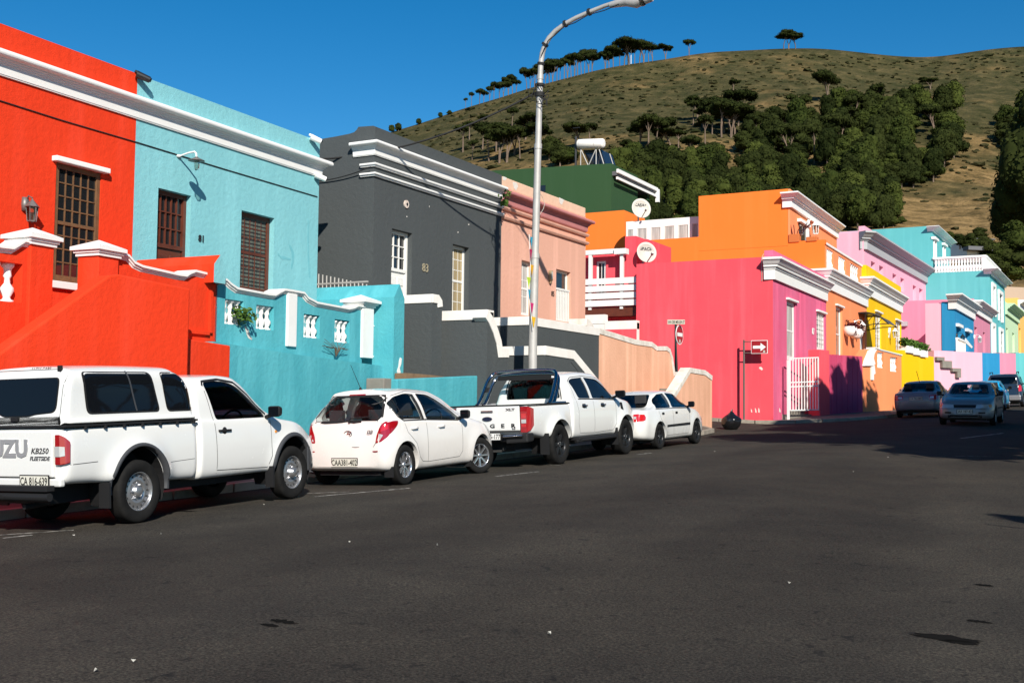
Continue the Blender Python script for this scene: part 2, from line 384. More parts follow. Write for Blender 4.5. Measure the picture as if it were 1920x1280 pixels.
# worn painted parking marks
def mark(pts, wdt=.09):
    b = MB(); 
    for (a, c) in pts:
        a = Vector(a); c = Vector(c); t = (c-a).normalized(); nrm = Vector((-t.y,t.x))*wdt/2; st = max(1,int((c-a).length/.5))
        for j in range(st):
            p, q = a.lerp(c, j/st), a.lerp(c, (j+1)/st)
            b.add([(*(p-nrm), ground(*p)+.005), (*(p+nrm), ground(*p)+.005), (*(q+nrm), ground(*q)+.005), (*(q-nrm), ground(*q)+.005)], [(0,3,2,1)])
    return b
def gpt(px, py):                       # where a pixel's ray meets the road
    v = ray(px, py); t = 5.0
    for _ in range(60):
        P = CAM+v*t; dz = P.z-ground(P.x, P.y)
        t += dz/max(.02, -(v.z-.031*v.y))*.8
    P = CAM+v*t; return (P.x, P.y)
def gm(*pp): return [(gpt(*a), gpt(*b)) for a, b in pp]
tag(mark(gm(((0,1003),(138,994)),((5,1009),(60,1003)),((575,925),(655,922)),((590,931),(768,915)),((1012,870),(1050,872)),((1195,852),(1222,849)),((930,893),(1010,884))), .07).build('road_markings', X['paint_line']), kind='structure')
tag(mark(gm(((1790,855),(1860,856)),((1700,768),(1728,765)),((1800,822),(1880,812))), .1).build('road_markings', X['paint_line']), kind='structure')
# scraps of litter on the road
lit = [(820,1023),(495,947),(302,1002),(138,1005),(1665,858),(1480,1095),(1030,1190),(1340,847),(250,1242),(1600,885),(180,1260),(655,1018)]
lm = mat('paper_scrap', (.45,.43,.38), .9)
for i, (px, py) in enumerate(lit):
    x, y = gpt(px, py); b = MB(); s_ = .006+.009*random.random(); z = ground(x,y)+.008; a = random.random()*3
    p4 = [(x+s_*k1*cos(a)-s_*k2*.6*sin(a), y+s_*k1*sin(a)+s_*k2*.6*cos(a), z+.006*(k1*k2+1)) for k1, k2 in ((-1,-1),(1,-1),(1,1),(-1,1))]
    b.add(p4, [(0,1,2,3)]); b.add([(q[0],q[1],q[2]+.004) for q in p4], [(3,2,1,0)])
    o = b.build('litter_scrap', lm); tag(o, 'small pale scrap of litter lying on the asphalt', 'litter', 'scraps of litter on the road')
st = MB()
for px, py, sx_, sy_ in ((1772,1196,.2,.08),(1800,1204,.1,.05),(1835,1165,.08,.03),(1845,1097,.07,.04),(530,1165,.1,.04),(505,1172,.07,.03),(345,958,.2,.05)):
    cx, cy = gpt(px, py); pp = [(cx+sx_*cos(2*pi*k/22)*(1+.8*noise.noise(Vector((k*.7,px,0)))), cy+sy_*sin(2*pi*k/22)*(1+.8*noise.noise(Vector((k*.9,py,3))))) for k in range(22)]
    st.add([(a,b_,ground(a,b_)+.004) for a,b_ in pp], [tuple(range(22))])
tag(st.build('road_stains', mat('oil_stain', (.012,.0115,.011), 1, spec=.0)), kind='structure')
# ------------------------------------------------------------------ hillside
RID = [(-900,560),(-200,470),(200,400),(500,330),(620,290),(700,258),(740,246),(800,228),(840,214),(870,203),(930,186),(1000,163),(1065,146),(1130,129),(1190,119),(1240,113),(1290,104),(1330,98),(1400,95),(1470,91),(1540,91),(1600,97),(1660,104),(1700,107),(1750,108),(1800,101),(1850,93),(1920,87),(2100,84),(2400,120),(2900,210),(3600,330)]
def interp(T, x):
    if x <= T[0][0]: return T[0][1]
    for i in range(len(T)-1):
        if x <= T[i+1][0]:
            t = (x-T[i][0])/(T[i+1][0]-T[i][0]); t = t; return T[i][1]+(T[i+1][1]-T[i][1])*t
    return T[-1][1]
def smoo(T, x, w=14): return sum(interp(T, x+k*w) for k in (-2,-1,0,1,2))/5
Z0, ZR, YB = 150.0, 560.0, 600.0
def hz(t, px): return Z0 + (ZR-Z0)*(t**1.15) + 26*noise.noise(Vector((px*.0045, t*3.2, 1.3)))*min(1,(1-t)*5)*min(1,t*4+.3) + 5*noise.noise(Vector((px*.02, t*13, 5)))*min(1,(1-t)*8)
def hill_pt(px, t):
    y = YB + (smoo(RID, px)-YB)*t; return at(px, hz(t, px), y)
def hill_at(px, py): 
    return hill_pt(px, max(.02, min(1, (YB-py)/(YB-smoo(RID, px)))))
hb = MB(); pxs = rng(-900, 3600, 12); ts = rng(0, 1, 1/90.); nx = len(pxs); v = []
for t in ts:
    for px in pxs: v.append(hill_pt(px, t))
last = v[-nx:]
for k, (dz, dr) in enumerate(((-6,25),(-60,160),(-160,420))):
    for p in last:
        d = Vector((p.x, p.y, 0)).normalized(); v.append(Vector((p.x+d.x*dr, p.y+d.y*dr, p.z+dz)))
ny = len(ts)+3
hb.add(v, [(j*nx+i, j*nx+i+1, (j+1)*nx+i+1, (j+1)*nx+i) for j in range(ny-1) for i in range(nx-1)], 0, True)
def hillmat():
    m = mat('dry_grass_hillside', (.3,.2,.08), .95, spec=.1); b = m.node_tree.nodes['Principled BSDF']
    tc = N(m, 'ShaderNodeTexCoord'); sp = N(m, 'ShaderNodeSeparateXYZ'); L(m, tc.outputs['Object'], sp.inputs[0])
    mr = N(m, 'ShaderNodeMapRange'); L(m, sp.outputs[2], mr.inputs[0]); mr.inputs[1].default_value = 45; mr.inputs[2].default_value = 115; mr.inputs[3].default_value = -.12; mr.inputs[4].default_value = .14
    n0 = noise_node(m, .018, 4, .6)
    ad = N(m, 'ShaderNodeMath', operation='ADD'); L(m, n0.outputs[0], ad.inputs[0]); L(m, mr.outputs[0], ad.inputs[1])
    z1 = ramp(m, ad.outputs[0], [(.44, (0,0,0)), (.58, (1,1,1))])
    n1 = noise_node(m, .16, 6, .68); g = ramp(m, n1.outputs[0], [(.3, (.055,.045,.017)), (.44, (.15,.1,.04)), (.6, (.28,.185,.08))])
    n2 = noise_node(m, .13, 6, .7); q = ramp(m, n2.outputs[0], [(.34, (.03,.034,.011)), (.5, (.06,.055,.022)), (.68, (.115,.092,.04))])
    o = mix(m, z1.outputs[0], g.outputs[0], q.outputs[0])
    n3 = noise_node(m, 1.1, 4, .7); o = mix(m, 1.0, o, ramp(m, n3.outputs[0], [(.3, (.75,.75,.75)), (.65, (1.15,1.13,1.1))]).outputs[0], 'MULTIPLY')
    L(m, o, b.inputs['Base Color'])
    bp = N(m, 'ShaderNodeBump'); bp.inputs['Strength'].default_value = 1; bp.inputs['Distance'].default_value = 2.5
    L(m, n2.outputs[0], bp.inputs['Height']); L(m, bp.outputs[0], b.inputs['Normal']); return m
tag(hb.build('hill', hillmat()), kind='structure')
# ------------------------------------------------------------------ building helpers
def wallbox(fr, u0, u1, z0, z1, D, holes=(), rev=.2, hand=None):
    """solid block behind a wall plane; holes (u0,u1,z0,z1) are recesses in its front face"""
    b = MB(); P = fr.P
    us = sorted({u0,u1,*[h[0] for h in holes],*[h[1] for h in holes]}); zs = sorted({z0,z1,*[h[2] for h in holes],*[h[3] for h in holes]})
    def inside(u, z): return any(h[0]<u<h[1] and h[2]<z<h[3] for h in holes)
    for i in range(len(us)-1):
        for j in range(len(zs)-1):
            if not inside((us[i]+us[i+1])/2, (zs[j]+zs[j+1])/2):
                b.add([P(us[i],zs[j]),P(us[i+1],zs[j]),P(us[i+1],zs[j+1]),P(us[i],zs[j+1])], [(0,1,2,3)])
    for a,c,d,e in holes:
        r_ = -rev
        b.add([P(a,d),P(c,d),P(c,e),P(a,e),P(a,d,r_),P(c,d,r_),P(c,e,r_),P(a,e,r_)], [(0,4,5,1),(1,5,6,2),(2,6,7,3),(3,7,4,0)])
        b.add([P(a,d,r_),P(c,d,r_),P(c,e,r_),P(a,e,r_)], [(0,1,2,3)], 1)
    b.add([P(u0,z0,-D),P(u1,z0,-D),P(u1,z1,-D),P(u0,z1,-D)], [(3,2,1,0)])
    b.add([P(u0,z0),P(u0,z1),P(u0,z1,-D),P(u0,z0,-D)], [(0,1,2,3)]); b.add([P(u1,z0),P(u1,z1),P(u1,z1,-D),P(u1,z0,-D)], [(3,2,1,0)])
    b.add([P(u0,z1),P(u1,z1),P(u1,z1,-D),P(u0,z1,-D)], [(0,1,2,3)])
    return b
def window(par, fr, h, nx, ny, m, glass=None, ins=.13, fw=.07, bw=.022, split=.5, sill=None, head=None, back=None, name='window', bars=None, hw=.09):
    u0,u1,z0,z1 = h; P = MB(); d0, d1 = -ins-.07, -ins
    for a in ((u0,u0+fw,z0,z1),(u1-fw,u1,z0,z1),(u0+fw,u1-fw,z0,z0+fw*1.3),(u0+fw,u1-fw,z1-fw,z1)): P.fbox(fr, *a, d0, d1)
    if split: zm = z0+(z1-z0)*split; P.fbox(fr, u0+fw, u1-fw, zm-.03, zm+.03, d0+.015, d1-.01)
    w_ = P.build(name, m, par, bevel=.006)
    B = MB(); iu0, iu1, iz0, iz1 = u0+fw, u1-fw, z0+fw*1.3, z1-fw
    for i in range(1, nx): u = iu0+(iu1-iu0)*i/nx; B.fbox(fr, u-bw/2, u+bw/2, iz0, iz1, d0+.02, d1-.018)
    for j in range(1, ny): z = iz0+(iz1-iz0)*j/ny; B.fbox(fr, iu0, iu1, z-bw/2, z+bw/2, d0+.018, d1-.02)
    if nx > 1 or ny > 1: B.build('glazing_bars', m, w_)
    G = MB(); G.fbox(fr, iu0, iu1, iz0, iz1, d0+.025, d0+.035); G.build('pane', glass or X['glass'], w_)
    if back: 
        K = MB(); n = 14
        for i in range(n):
            a = iu0+(iu1-iu0)*i/n; c = iu0+(iu1-iu0)*(i+1)/n; e = .012*(i%2); K.add([fr.P(a,iz0,d0+.04+e),fr.P(c,iz0,d0+.04+.012-e),fr.P(c,iz1,d0+.04+.012-e),fr.P(a,iz1,d0+.04+e)], [(0,1,2,3)], 0, True)
        K.build('curtain', back, w_)
    if bars:   # burglar bars outside the glass
        Q = MB()
        for i in range(1, bars[0]): u = iu0+(iu1-iu0)*i/bars[0]; Q.fbox(fr, u-.012, u+.012, iz0, iz1, d1+.01, d1+.035)
        for j in range(1, bars[1]): z = iz0+(iz1-iz0)*j/bars[1]; Q.fbox(fr, iu0, iu1, z-.01, z+.01, d1+.008, d1+.03)
        Q.build('burglar_bars', bars[2], w_)
    if sill: q = MB(); q.fbox(fr, u0-.06, u1+.06, z0-.12, z0, -ins, .07); q.build('sill', sill, w_, bevel=.01)
    if head: q = MB(); q.prism(fr, [(u0-.1,z1+.0),(u1+.1,z1+.0),(u1+.1,z1+hw),(u0-.1,z1+hw)], -.01, .12); q.build('lintel_moulding', head, w_, bevel=.015)
    return w_
def sweep(path, prof, zb, closed=False):
    """path: list of (x,y) left to right seen from the street; prof: closed list of (out,z); out to the right-hand/street side"""
    b = MB(); n = len(path); offs = []
    pts = [Vector(p) for p in path]
    def nrm(a, c): t = (c-a).normalized(); return Vector((t.y, -t.x))
    for i in range(n):
        if i == 0: o = nrm(pts[0], pts[1])
        elif i == n-1: o = nrm(pts[-2], pts[-1])
        else:
            a, c = nrm(pts[i-1], pts[i]), nrm(pts[i], pts[i+1]); o = (a+c)/(1+a.dot(c))
        offs.append(o)
    m = len(prof)
    vs_ = [(pts[i].x+offs[i].x*o, pts[i].y+offs[i].y*o, zb+z) for i in range(n) for o, z in prof]
    fs = [(i*m+k, (i+1)*m+k, (i+1)*m+(k+1)%m, i*m+(k+1)%m) for i in range(n-1) for k in range(m)]
    A = sum(prof[i][0]*prof[(i+1)%m][1]-prof[(i+1)%m][0]*prof[i][1] for i in range(m))
    if A < 0: fs = [tuple(reversed(f)) for f in fs]
    fs += [tuple(range(m)) if A < 0 else tuple(reversed(range(m))), tuple((n-1)*m+k for k in (reversed(range(m)) if A < 0 else range(m)))]
    b.add(vs_, fs); return b
def cornice_prof(h, o, gut=True):
    """classic cornice: fascia, steps, cove, rounded top; total height h, projection o; z=0 at bottom"""
    p = [(0,0),(.14*o,0),(.16*o,.05*h),(.2*o,.06*h),(.24*o,.46*h),(.32*o,.48*h),(.33*o,.53*h),(.42*o,.545*h),(.46*o,.62*h),(.56*o,.635*h),(.58*o,.69*h),(.64*o,.7*h)]
    for k in range(7): a = -pi/2+pi*k/6*.85; p.append((.82*o+.17*o*cos(a), .86*h+.14*h*sin(a)))
    p += [(.74*o,1.0*h),(.0,1.02*h)]
    return p
def lowcornice_prof(h, o):
    return [(0,0),(.22*o,0),(.22*o,.46*h),(.32*o,.48*h),(.32*o,.56*h),(.5*o,.58*h),(.52*o,.68*h),(.62*o,.7*h),(.9*o,.88*h),(o,.9*h),(o,h),(0,h*1.02)]
def xy(fr, u, d=0): p = fr.P(u,0,d); return (p.x, p.y)
def door(par, fr, h, m, light=None, ins=.16, fan=.38, nx=4, ny=2, name='door'):
    u0,u1,z0,z1 = h; zf = z1-(z1-z0)*fan; d0, d1 = -ins-.06, -ins; fw = .08
    P = MB(); P.fbox(fr, u0+fw, u1-fw, z0, zf-.05, d0, d1)
    um = (u0+u1)/2
    dr = P.build(name, m, par, bevel=.006)
    Q = MB()
    for a, c in ((u0+fw+.06, um-.03), (um+.03, u1-fw-.06)):
        for e, g in ((z0+.12, z0+(zf-z0)*.42), (z0+(zf-z0)*.5, zf-.17)):
            Q.fbox(fr, a, c, e, g, d1-.001, d1+.02)
    Q.build('panel', m, dr, bevel=.012)
    W = MB(); W.fbox(fr, u0, u0+fw, z0, z1, d0-.01, d1+.03); W.fbox(fr, u1-fw, u1, z0, z1, d0-.01, d1+.03); W.fbox(fr, u0+fw, u1-fw, zf-.05, zf+.03, d0, d1+.04); W.fbox(fr, u0+fw, u1-fw, z1-fw, z1, d0, d1+.02)
    W.build('door_frame', m, dr, bevel=.006)
    B = MB()
    for i in range(1, nx): u = u0+fw+(u1-u0-2*fw)*i/nx; B.fbox(fr, u-.012, u+.012, zf+.03, z1-fw, d0+.01, d1)
    for j in range(1, ny): z = zf+.03+(z1-fw-zf-.03)*j/ny; B.fbox(fr, u0+fw, u1-fw, z-.012, z+.012, d0+.012, d1-.002)
    B.build('fanlight_bars', m, dr)
    G = MB(); G.fbox(fr, u0+fw, u1-fw, zf+.03, z1-fw, d0+.015, d0+.025); G.build('fanlight_pane', light or X['glass'], dr)
    return dr
def baluster_prof(h, r=.085):
    q = [(0,.95),(.06,.95),(.08,.6),(.14,.5),(.3,.98),(.38,.9),(.5,.42),(.62,.4),(.68,.6),(.72,.55),(.8,.5),(.88,.62),(.92,.9),(1,.95)]
    return [(0,0)]+[(r*b, h*a) for a, b in q]+[(0,h)]
def balusters(par, fr, us, z0, h, d, m, r=.085, seg=10, mesh=None):
    for u in us:
        if mesh is None or mesh[0] is None:
            b = MB(); c = fr.P(us[0], z0(us[0]) if callable(z0) else z0, d); b.lathe([(a, zz) for a, zz in baluster_prof(h, r)], (0,0,0), seg=seg)
            me = bpy.data.meshes.new('baluster'); me.from_pydata(b.v, [], b.f); me.materials.append(m); me.polygons.foreach_set('use_smooth', [True]*len(b.f))
            if mesh is None: mesh = [me]
            else: mesh[0] = me
        o = bpy.data.objects.new('baluster', mesh[0]); C.objects.link(o); o.parent = par
        p = fr.P(u, z0(u) if callable(z0) else z0, d); o.location = p - par.location
    return mesh
def R0(name, fr, u, label, cat, group=None, z=None):
    p = fr.P(u, 0); p.z = ground(p.x, p.y) if z is None else z
    return root(name, p, label, cat, group)
BASE = -.5
def PX0(p): return Fr(-p, 0.0, 0.0)
# ================================================================== ROW ONE
FA = FP(480, 23.5, 26.0)              # red and turquoise facade
FG = Fr(-15.55, 22.2, R(0))           # grey and salmon facade plane
def mk(fr, l, t, r, b_, top=None):    # opening from picture corners: left x, top y at left, right x, bottom y at left
    u0, z1 = fr.uz(l, t); u1 = fr.u(r, t); z0 = fr.uz(l, b_)[1]; return (u0, u1, z0, z1)
uL, uR = FA.u(-260, 300), FA.u(597, 400)
uB = FA.u(253, 300)
zt = (FA.uz(4, 49)[1]+FA.uz(590, 259)[1]+FA.uz(255,136)[1])/3
zc1 = (FA.uz(4, 99)[1]+FA.uz(590, 299)[1])/2; zc0 = (FA.uz(4, 142)[1]+FA.uz(590, 331)[1])/2
# --- red house
h = R0('terraced_house', FA, uB-2, 'vermilion red house with a tall weathered wooden window, leftmost in the row', 'house')
RW = mk(FA, 106, 304, 191, 527)
wallbox(FA, uL, uB, BASE, zt, 9, [RW], .16).build('wall', [X['red'], X['darkroom']], h)
wd = window(h, FA, RW, 5, 1, X['wood'], ins=.02, fw=.085, split=.5, sill=X['trim'], head=X['trim'])
q = MB(); u0,u1,z0,z1 = RW
for i in range(1,5): u = u0+.085+(u1-u0-.17)*i/5; 
for j in range(1,8):
    z = z0+.11+(z1-z0-.2)*j/8; q.fbox(FA, u0+.085, u1-.085, z-.011, z+.011, -.06, -.04)
q.build('glazing_bars', X['wood'], wd)
q = sweep([xy(FA,uL),xy(FA,uB)], cornice_prof(zc1-zc0, .23), zc0); q.build('cornice', X['trim'], h)
# carriage lantern on the wall
def lantern(px, py, fr, name, label, m, group=None, s=1.0, d=.16):
    u, z = fr.uz(px, py, d); p = fr.P(u, z, 0)
    o = root(name, p, label, 'lantern', group)
    b = MB(); b.lathe([(0,-.1*s),(.05*s,-.1*s),(.06*s,0),(.05*s,.1*s),(0,.1*s)], fr.P(u,z+.12*s,.012), 'z', 8)
    b.tube([fr.P(u,z+.12*s,0), fr.P(u,z+.24*s,d*.5), fr.P(u,z+.2*s,d)], .012*s, 6); 
    b.lathe([(0,.2*s),(.02*s,.17*s),(.1*s,.08*s),(.11*s,.07*s),(.085*s,.06*s)], fr.P(u,z,d), 'z', 6, 0, False)
    b.lathe([(.06*s,-.15*s),(.065*s,-.13*s),(.0,-.17*s)], fr.P(u,z,d), 'z', 6, 0, False)
    for k in range(6): a = 2*pi*k/6; c = fr.P(u,z,d); b.tube([(c.x+.083*s*cos(a),c.y+.083*s*sin(a),c.z+.06*s),(c.x+.062*s*cos(a),c.y+.062*s*sin(a),c.z-.14*s)], .007*s, 4)
    b.build('bracket', m, o)
    g = MB(); g.lathe([(.06*s,-.14*s),(.078*s,.06*s)], fr.P(u,z,d), 'z', 6, 0, False); g.build('lamp_glass', X['lampglass'], o); return o
X['lampglass'] = tinted_glass('lamp_glass', (.75,.75,.7)); X['lampgrey'] = rough_paint('aged_pewter', (.2,.19,.18), .5, .5, 20, metal=.5)
lantern(60, 397, FA, 'wall_lantern', 'old grey six-sided lantern on the red wall left of the wooden window', X['lampgrey'], s=1.1, d=.18)
# --- turquoise house
h = R0('terraced_house', FA, uB+2, 'turquoise house with dark red wooden windows and the number 81', 'house')
TD = mk(FA, 297, 352, 359, 560); TW = mk(FA, 453, 394, 515, 545)
wallbox(FA, uB, uR, BASE, zt-.015, 9, [TD, TW], .2).build('wall', [X['turq'], X['darkroom']], h)
door(h, FA, TD, X['redwood'], fan=.5, nx=5, ny=3, ins=.14); window(h, FA, TW, 5, 7, X['redwood'], X['glass'], fw=.09, ins=.12, back=X['blind'])
q = sweep([xy(FA,uB+.002),xy(FA,uR),xy(FA,uR,-1.2)], cornice_prof(zc1-zc0, .23), zc0); q.build('cornice', X['trim'], h)
# bracket mirrored the other way: the return runs down the alley side
M = frM(FA, *FA.uz(377, 448), .012); text_mesh('81', .18, 'house_number', X['iron'], h, M, .006, bold=.004)
def wall_lamp():
    u, z = FA.uz(334, 294); o = root('wall_lamp', FA.P(u,z), 'white swan-neck lamp with a glass jar on the turquoise wall', 'lamp')
    b = MB(); b.lathe([(0,-.01),(.05,-.01),(.05,.03),(0,.03)], FA.P(u,z,.01), 'z', 10); b.tube([FA.P(u,z,0),FA.P(u,z+.05,.25),FA.P(u,z+.06,.4),FA.P(u,z+.02,.44),FA.P(u,z-.08,.45)], .018, 8); b.build('arm', X['trim'], o)
    c = FA.P(u,z-.1,.45); b = MB(); b.lathe([(.02,.06),(.06,.03),(.15,-.01),(.155,-.02),(.05,-.015),(0,-.015)], c, 'z', 18); b.build('shade', X['lampgrey'], o)
    b = MB(); b.lathe([(.05,-.015),(.062,-.06),(.055,-.16),(.02,-.2),(0,-.2)], c, 'z', 12); b.build('lamp_glass', X['lampglass'], o)
wall_lamp()
def bullet_cam(px, py, fr, m, label, g='security cameras'):
    u, z = fr.uz(px, py); o = root('security_camera', fr.P(u,z), label, 'camera')
    b = MB(); b.tube([fr.P(u-.06,z+.1,0),fr.P(u-.03,z+.06,.08)], .03, 8); b.tube([fr.P(u-.08,z+.04,.05),fr.P(u+.1,z-.04,.2)], [.07,.06], 12); b.build('housing', m, o)
    b = MB(); b.tube([fr.P(u+.1,z-.04,.2),fr.P(u+.12,z-.05,.215)], [.05,.035], 12); b.build('lens', X['glass'], o)
bullet_cam(258, 146, FA, X['black'], 'black security camera on the parapet where red meets turquoise')
bullet_cam(583, 262, FA, X['trim'], 'white security camera high on the turquoise parapet')
bullet_cam(592, 333, FA, X['trim'], 'white security camera under the right end of the turquoise cornice')
# --- stoep walls in front of red house
def pier(par, fr, uc, wd, z0, z1, d0, d1, mw, mc, ov=.09, hc=.28):
    q = MB(); q.fbox(fr, uc-wd/2, uc+wd/2, z0, z1, d0, d1); q.build('pier', mw, par, bevel=.01)
    q = MB(); a,b_,c,e = uc-wd/2, uc+wd/2, d0, d1
    for o_, zz0, zz1 in ((.03,0,.05),(ov*.6,.05,.09),(ov,.09,.15)): q.fbox(fr, a-o_, b_+o_, z1+zz0, z1+zz1, c-o_, e+o_)
    P = fr.P; t = z1+.15; cc = P((a+b_)/2, z1+hc, (c+e)/2)
    q.add([P(a-ov,t,c-ov),P(b_+ov,t,c-ov),P(b_+ov,t,e+ov),P(a-ov,t,e+ov),cc], [(1,0,4),(2,1,4),(3,2,4),(0,3,4)])
    q.build('pier_cap', mc, par, bevel=.006)
def capstrip(fr, pts, hh, d0, d1, steps=True):   # moulded coping following (u,z) points
    q = MB(); n = len(pts)
    prof = [(d0, 0), (d0, hh), (d1, hh), (d1, hh*.62), (d1-.03, hh*.58), (d1-.035, hh*.3), (d1-.06, hh*.26), (d1-.065, 0)]
    vs_ = []; m = len(prof)
    for u, z in pts:
        for d, zz in prof: vs_.append(fr.P(u, z+zz, d))
    fs = [(i*m+k, i*m+(k+1)%m, (i+1)*m+(k+1)%m, (i+1)*m+k) for i in range(n-1) for k in range(m)]
    fs += [tuple(reversed(range(m))), tuple((n-1)*m+k for k in range(m))]
    q.add(vs_, [tuple(reversed(f)) for f in fs]); return q
def pxuz(fr, pts, d=0): return [fr.uz(a, b_, d) for a, b_ in pts]
FB = FP(405, 19.9, 24.5)              # stoep wall plane
def openwall(fr, poly_top, u0, u1, zb, d0, d1, holes, mats_):   # wall with curved top and through openings
    q = MB(); tops = sorted(poly_top); 
    def zt_(u): return interp(tops, u)
    us = sorted({u0,u1,*[t[0] for t in tops if u0<t[0]<u1],*[x for h_ in holes for x in h_[:2]]})
    for i in range(len(us)-1):
        a, c = us[i], us[i+1]; mid = (a+c)/2; hs_ = [h_ for h_ in holes if h_[0]<mid<h_[1]]
        if hs_:
            h_ = hs_[0]; q.hexa([fr.P(a,zb,d0),fr.P(c,zb,d0),fr.P(c,zb,d1),fr.P(a,zb,d1),fr.P(a,h_[2],d0),fr.P(c,h_[2],d0),fr.P(c,h_[2],d1),fr.P(a,h_[2],d1)])
            q.hexa([fr.P(a,h_[3],d0),fr.P(c,h_[3],d0),fr.P(c,h_[3],d1),fr.P(a,h_[3],d1),fr.P(a,zt_(a),d0),fr.P(c,zt_(c),d0),fr.P(c,zt_(c),d1),fr.P(a,zt_(a),d1)])
        else: q.hexa([fr.P(a,zb,d0),fr.P(c,zb,d0),fr.P(c,zb,d1),fr.P(a,zb,d1),fr.P(a,zt_(a),d0),fr.P(c,zt_(c),d0),fr.P(c,zt_(c),d1),fr.P(a,zt_(a),d1)])
    return q
# red stoep
rs = R0('stoep_wall', FB, FB.u(300), 'red stoep wall with white coping and two capped piers before the red house', 'wall')
# right part, pier two to the turquoise boundary
t = pxuz(FB, [(214,484),(236,489),(247,502),(262,509),(330,524),(345,526),(352,521),(362,517),(408,528)])
u0, u1 = t[0][0], t[-1][0]; tw = [(u, z-.0) for u, z in t]
q = openwall(FB, tw, u0, u1, BASE, -.3, 0, [], None); q.build('wall', X['red'], rs)
q = MB(); pa = pxuz(FB, [(360,546),(390,552),(390,626),(360,620)]); 
q.prism(FB, pa, .0, .003); 
capstrip(FB, t, .1, -.34, .07).build('coping', X['trim'], rs)
pz = FB.uz(197, 480)[1]; pu = (FB.u(174,560)+FB.u(218,560))/2
pier(rs, FB, pu, .42, BASE, pz-.02, -.36, .06, X['red'], X['trim'])
# framed recess to the right of the stair wall
q = MB(); u0_, z1_ = FB.uz(352,536); u1_, z0_ = FB.uz(393, 622)
for a in ((u1_-.05,u1_+.02,z0_-.02,z1_-.02),(u0_,u1_-.05,z0_-.06,z0_)): q.fbox(FB, *a, -.01, .05)
q.build('panel_moulding', X['red'], rs)
# left part with balusters, pier one
t = pxuz(FB, [(-120,448),(-60,462),(0,474),(20,476),(30,470),(42,462),(60,466)])
pu1 = (FB.u(44,560)+FB.u(93,560))/2; bo = mk(FB, -150, 470, 44, 566); bo = (bo[0], bo[1], FB.uz(20,566)[1], FB.uz(20,492)[1])
q = openwall(FB, t, FB.u(-240), pu1, BASE, -.3, 0, [bo], None); q.build('wall', X['red'], rs)
capstrip(FB, t, .1, -.34, .07).build('coping', X['trim'], rs)
pier(rs, FB, pu1+.02, .42, BASE, FB.uz(68,458)[1]-.02, -.36, .06, X['red'], X['trim'])
bm = [None]; n = 9; balusters(rs, FB, [bo[1]-.13-.235*i for i in range(n)], bo[2], bo[3]-bo[2], -.15, X['trim'], .1, 10, bm)
# lower base under the recessed wall
FBl = Fr(FB.P(0,0,.22).x, FB.P(0,0,.22).y, FB.ang)
q = MB(); lb = pxuz(FBl, [(340,633),(432,648)]); q.hexa([FBl.P(lb[0][0],BASE,-.25),FBl.P(lb[1][0],BASE,-.25),FBl.P(lb[1][0],BASE),FBl.P(lb[0][0],BASE),FBl.P(lb[0][0],lb[0][1],-.25),FBl.P(lb[1][0],lb[1][1],-.25),FBl.P(lb[1][0],lb[1][1]),FBl.P(lb[0][0],lb[0][1])]); q.build('plinth', X['red'], rs, bevel=.02)
# stair parapet wall of the red house, standing further forward
_p = FB.P(FB.u(357,560),0,.75); FS = Fr(_p.x, _p.y, R(0.5))
st = R0('stair_wall', FS, FS.u(200), 'long red stair parapet with sloping top, behind the canopy pickup', 'wall')
pt = pxuz(FS, [(357,541),(224,514),(205,516)]); lo = FS.uz(0, 662); 
sl_ = (pt[2][1]-lo[1])/(pt[2][0]-lo[0]); ul = lo[0]-2.2
poly = [(ul, BASE), (pt[0][0], BASE), pt[0], pt[1], pt[2], (ul, max(BASE+.05, lo[1]-2.2*sl_))]
q = MB(); q.prism(FS, poly, -.32, 0); q.build('wall', X['red'], st, bevel=.03)
# dividing wall between red and turquoise stoeps (runs from facade out to the stoep wall)
p0 = FA.P(uB+.06, 0); 
def divwall(name, label, fa, ua, ub_, z1f, z1b, wdt, m, m2=None, ridge=.16):
    """wall perpendicular to facade fa from depth ua(out distance) to ub_, ridge-topped"""
    pass
dv = R0('dividing_wall', FA, uB, 'ridge-topped wall between the red and turquoise stoeps, red on the left face', 'wall')
def ridgewall(fr, uc, w, z, d0, d1, rz=.17, zb=BASE, sink=0):
    q = MB(); P = fr.P; a, b_ = uc-w/2, uc+w/2
    def ring(d, dz=0): return [P(a,zb,d),P(a,z+dz-rz,d),P(uc,z+dz,d),P(b_,z+dz-rz,d),P(b_,zb,d)]
    r1, r2 = ring(d0), ring(d1, sink)
    q.add(r1+r2, [(0,5,6,1),(1,6,7,2)], 0); q.add(r1+r2, [(2,7,8,3),(3,8,9,4)], 1); q.add(r2, [(0,4,3,2,1)], 1); q.add(r1, [(0,1,2,3,4)], 0); return q
dd = 1.9
uc = FA.u(413, 480, dd); zz = FA.uz(413, 478, dd)[1]
q = ridgewall(FA, uc, .3, zz, 0, dd, zb=FA.uz(413,531,dd)[1]); q.build('wall', [X['red'], X['turq']], dv); q = ridgewall(FA, uc, .28, zz-.1, 0, dd-.5); q.build('wall_base', [X['red'], X['turq']], dv)
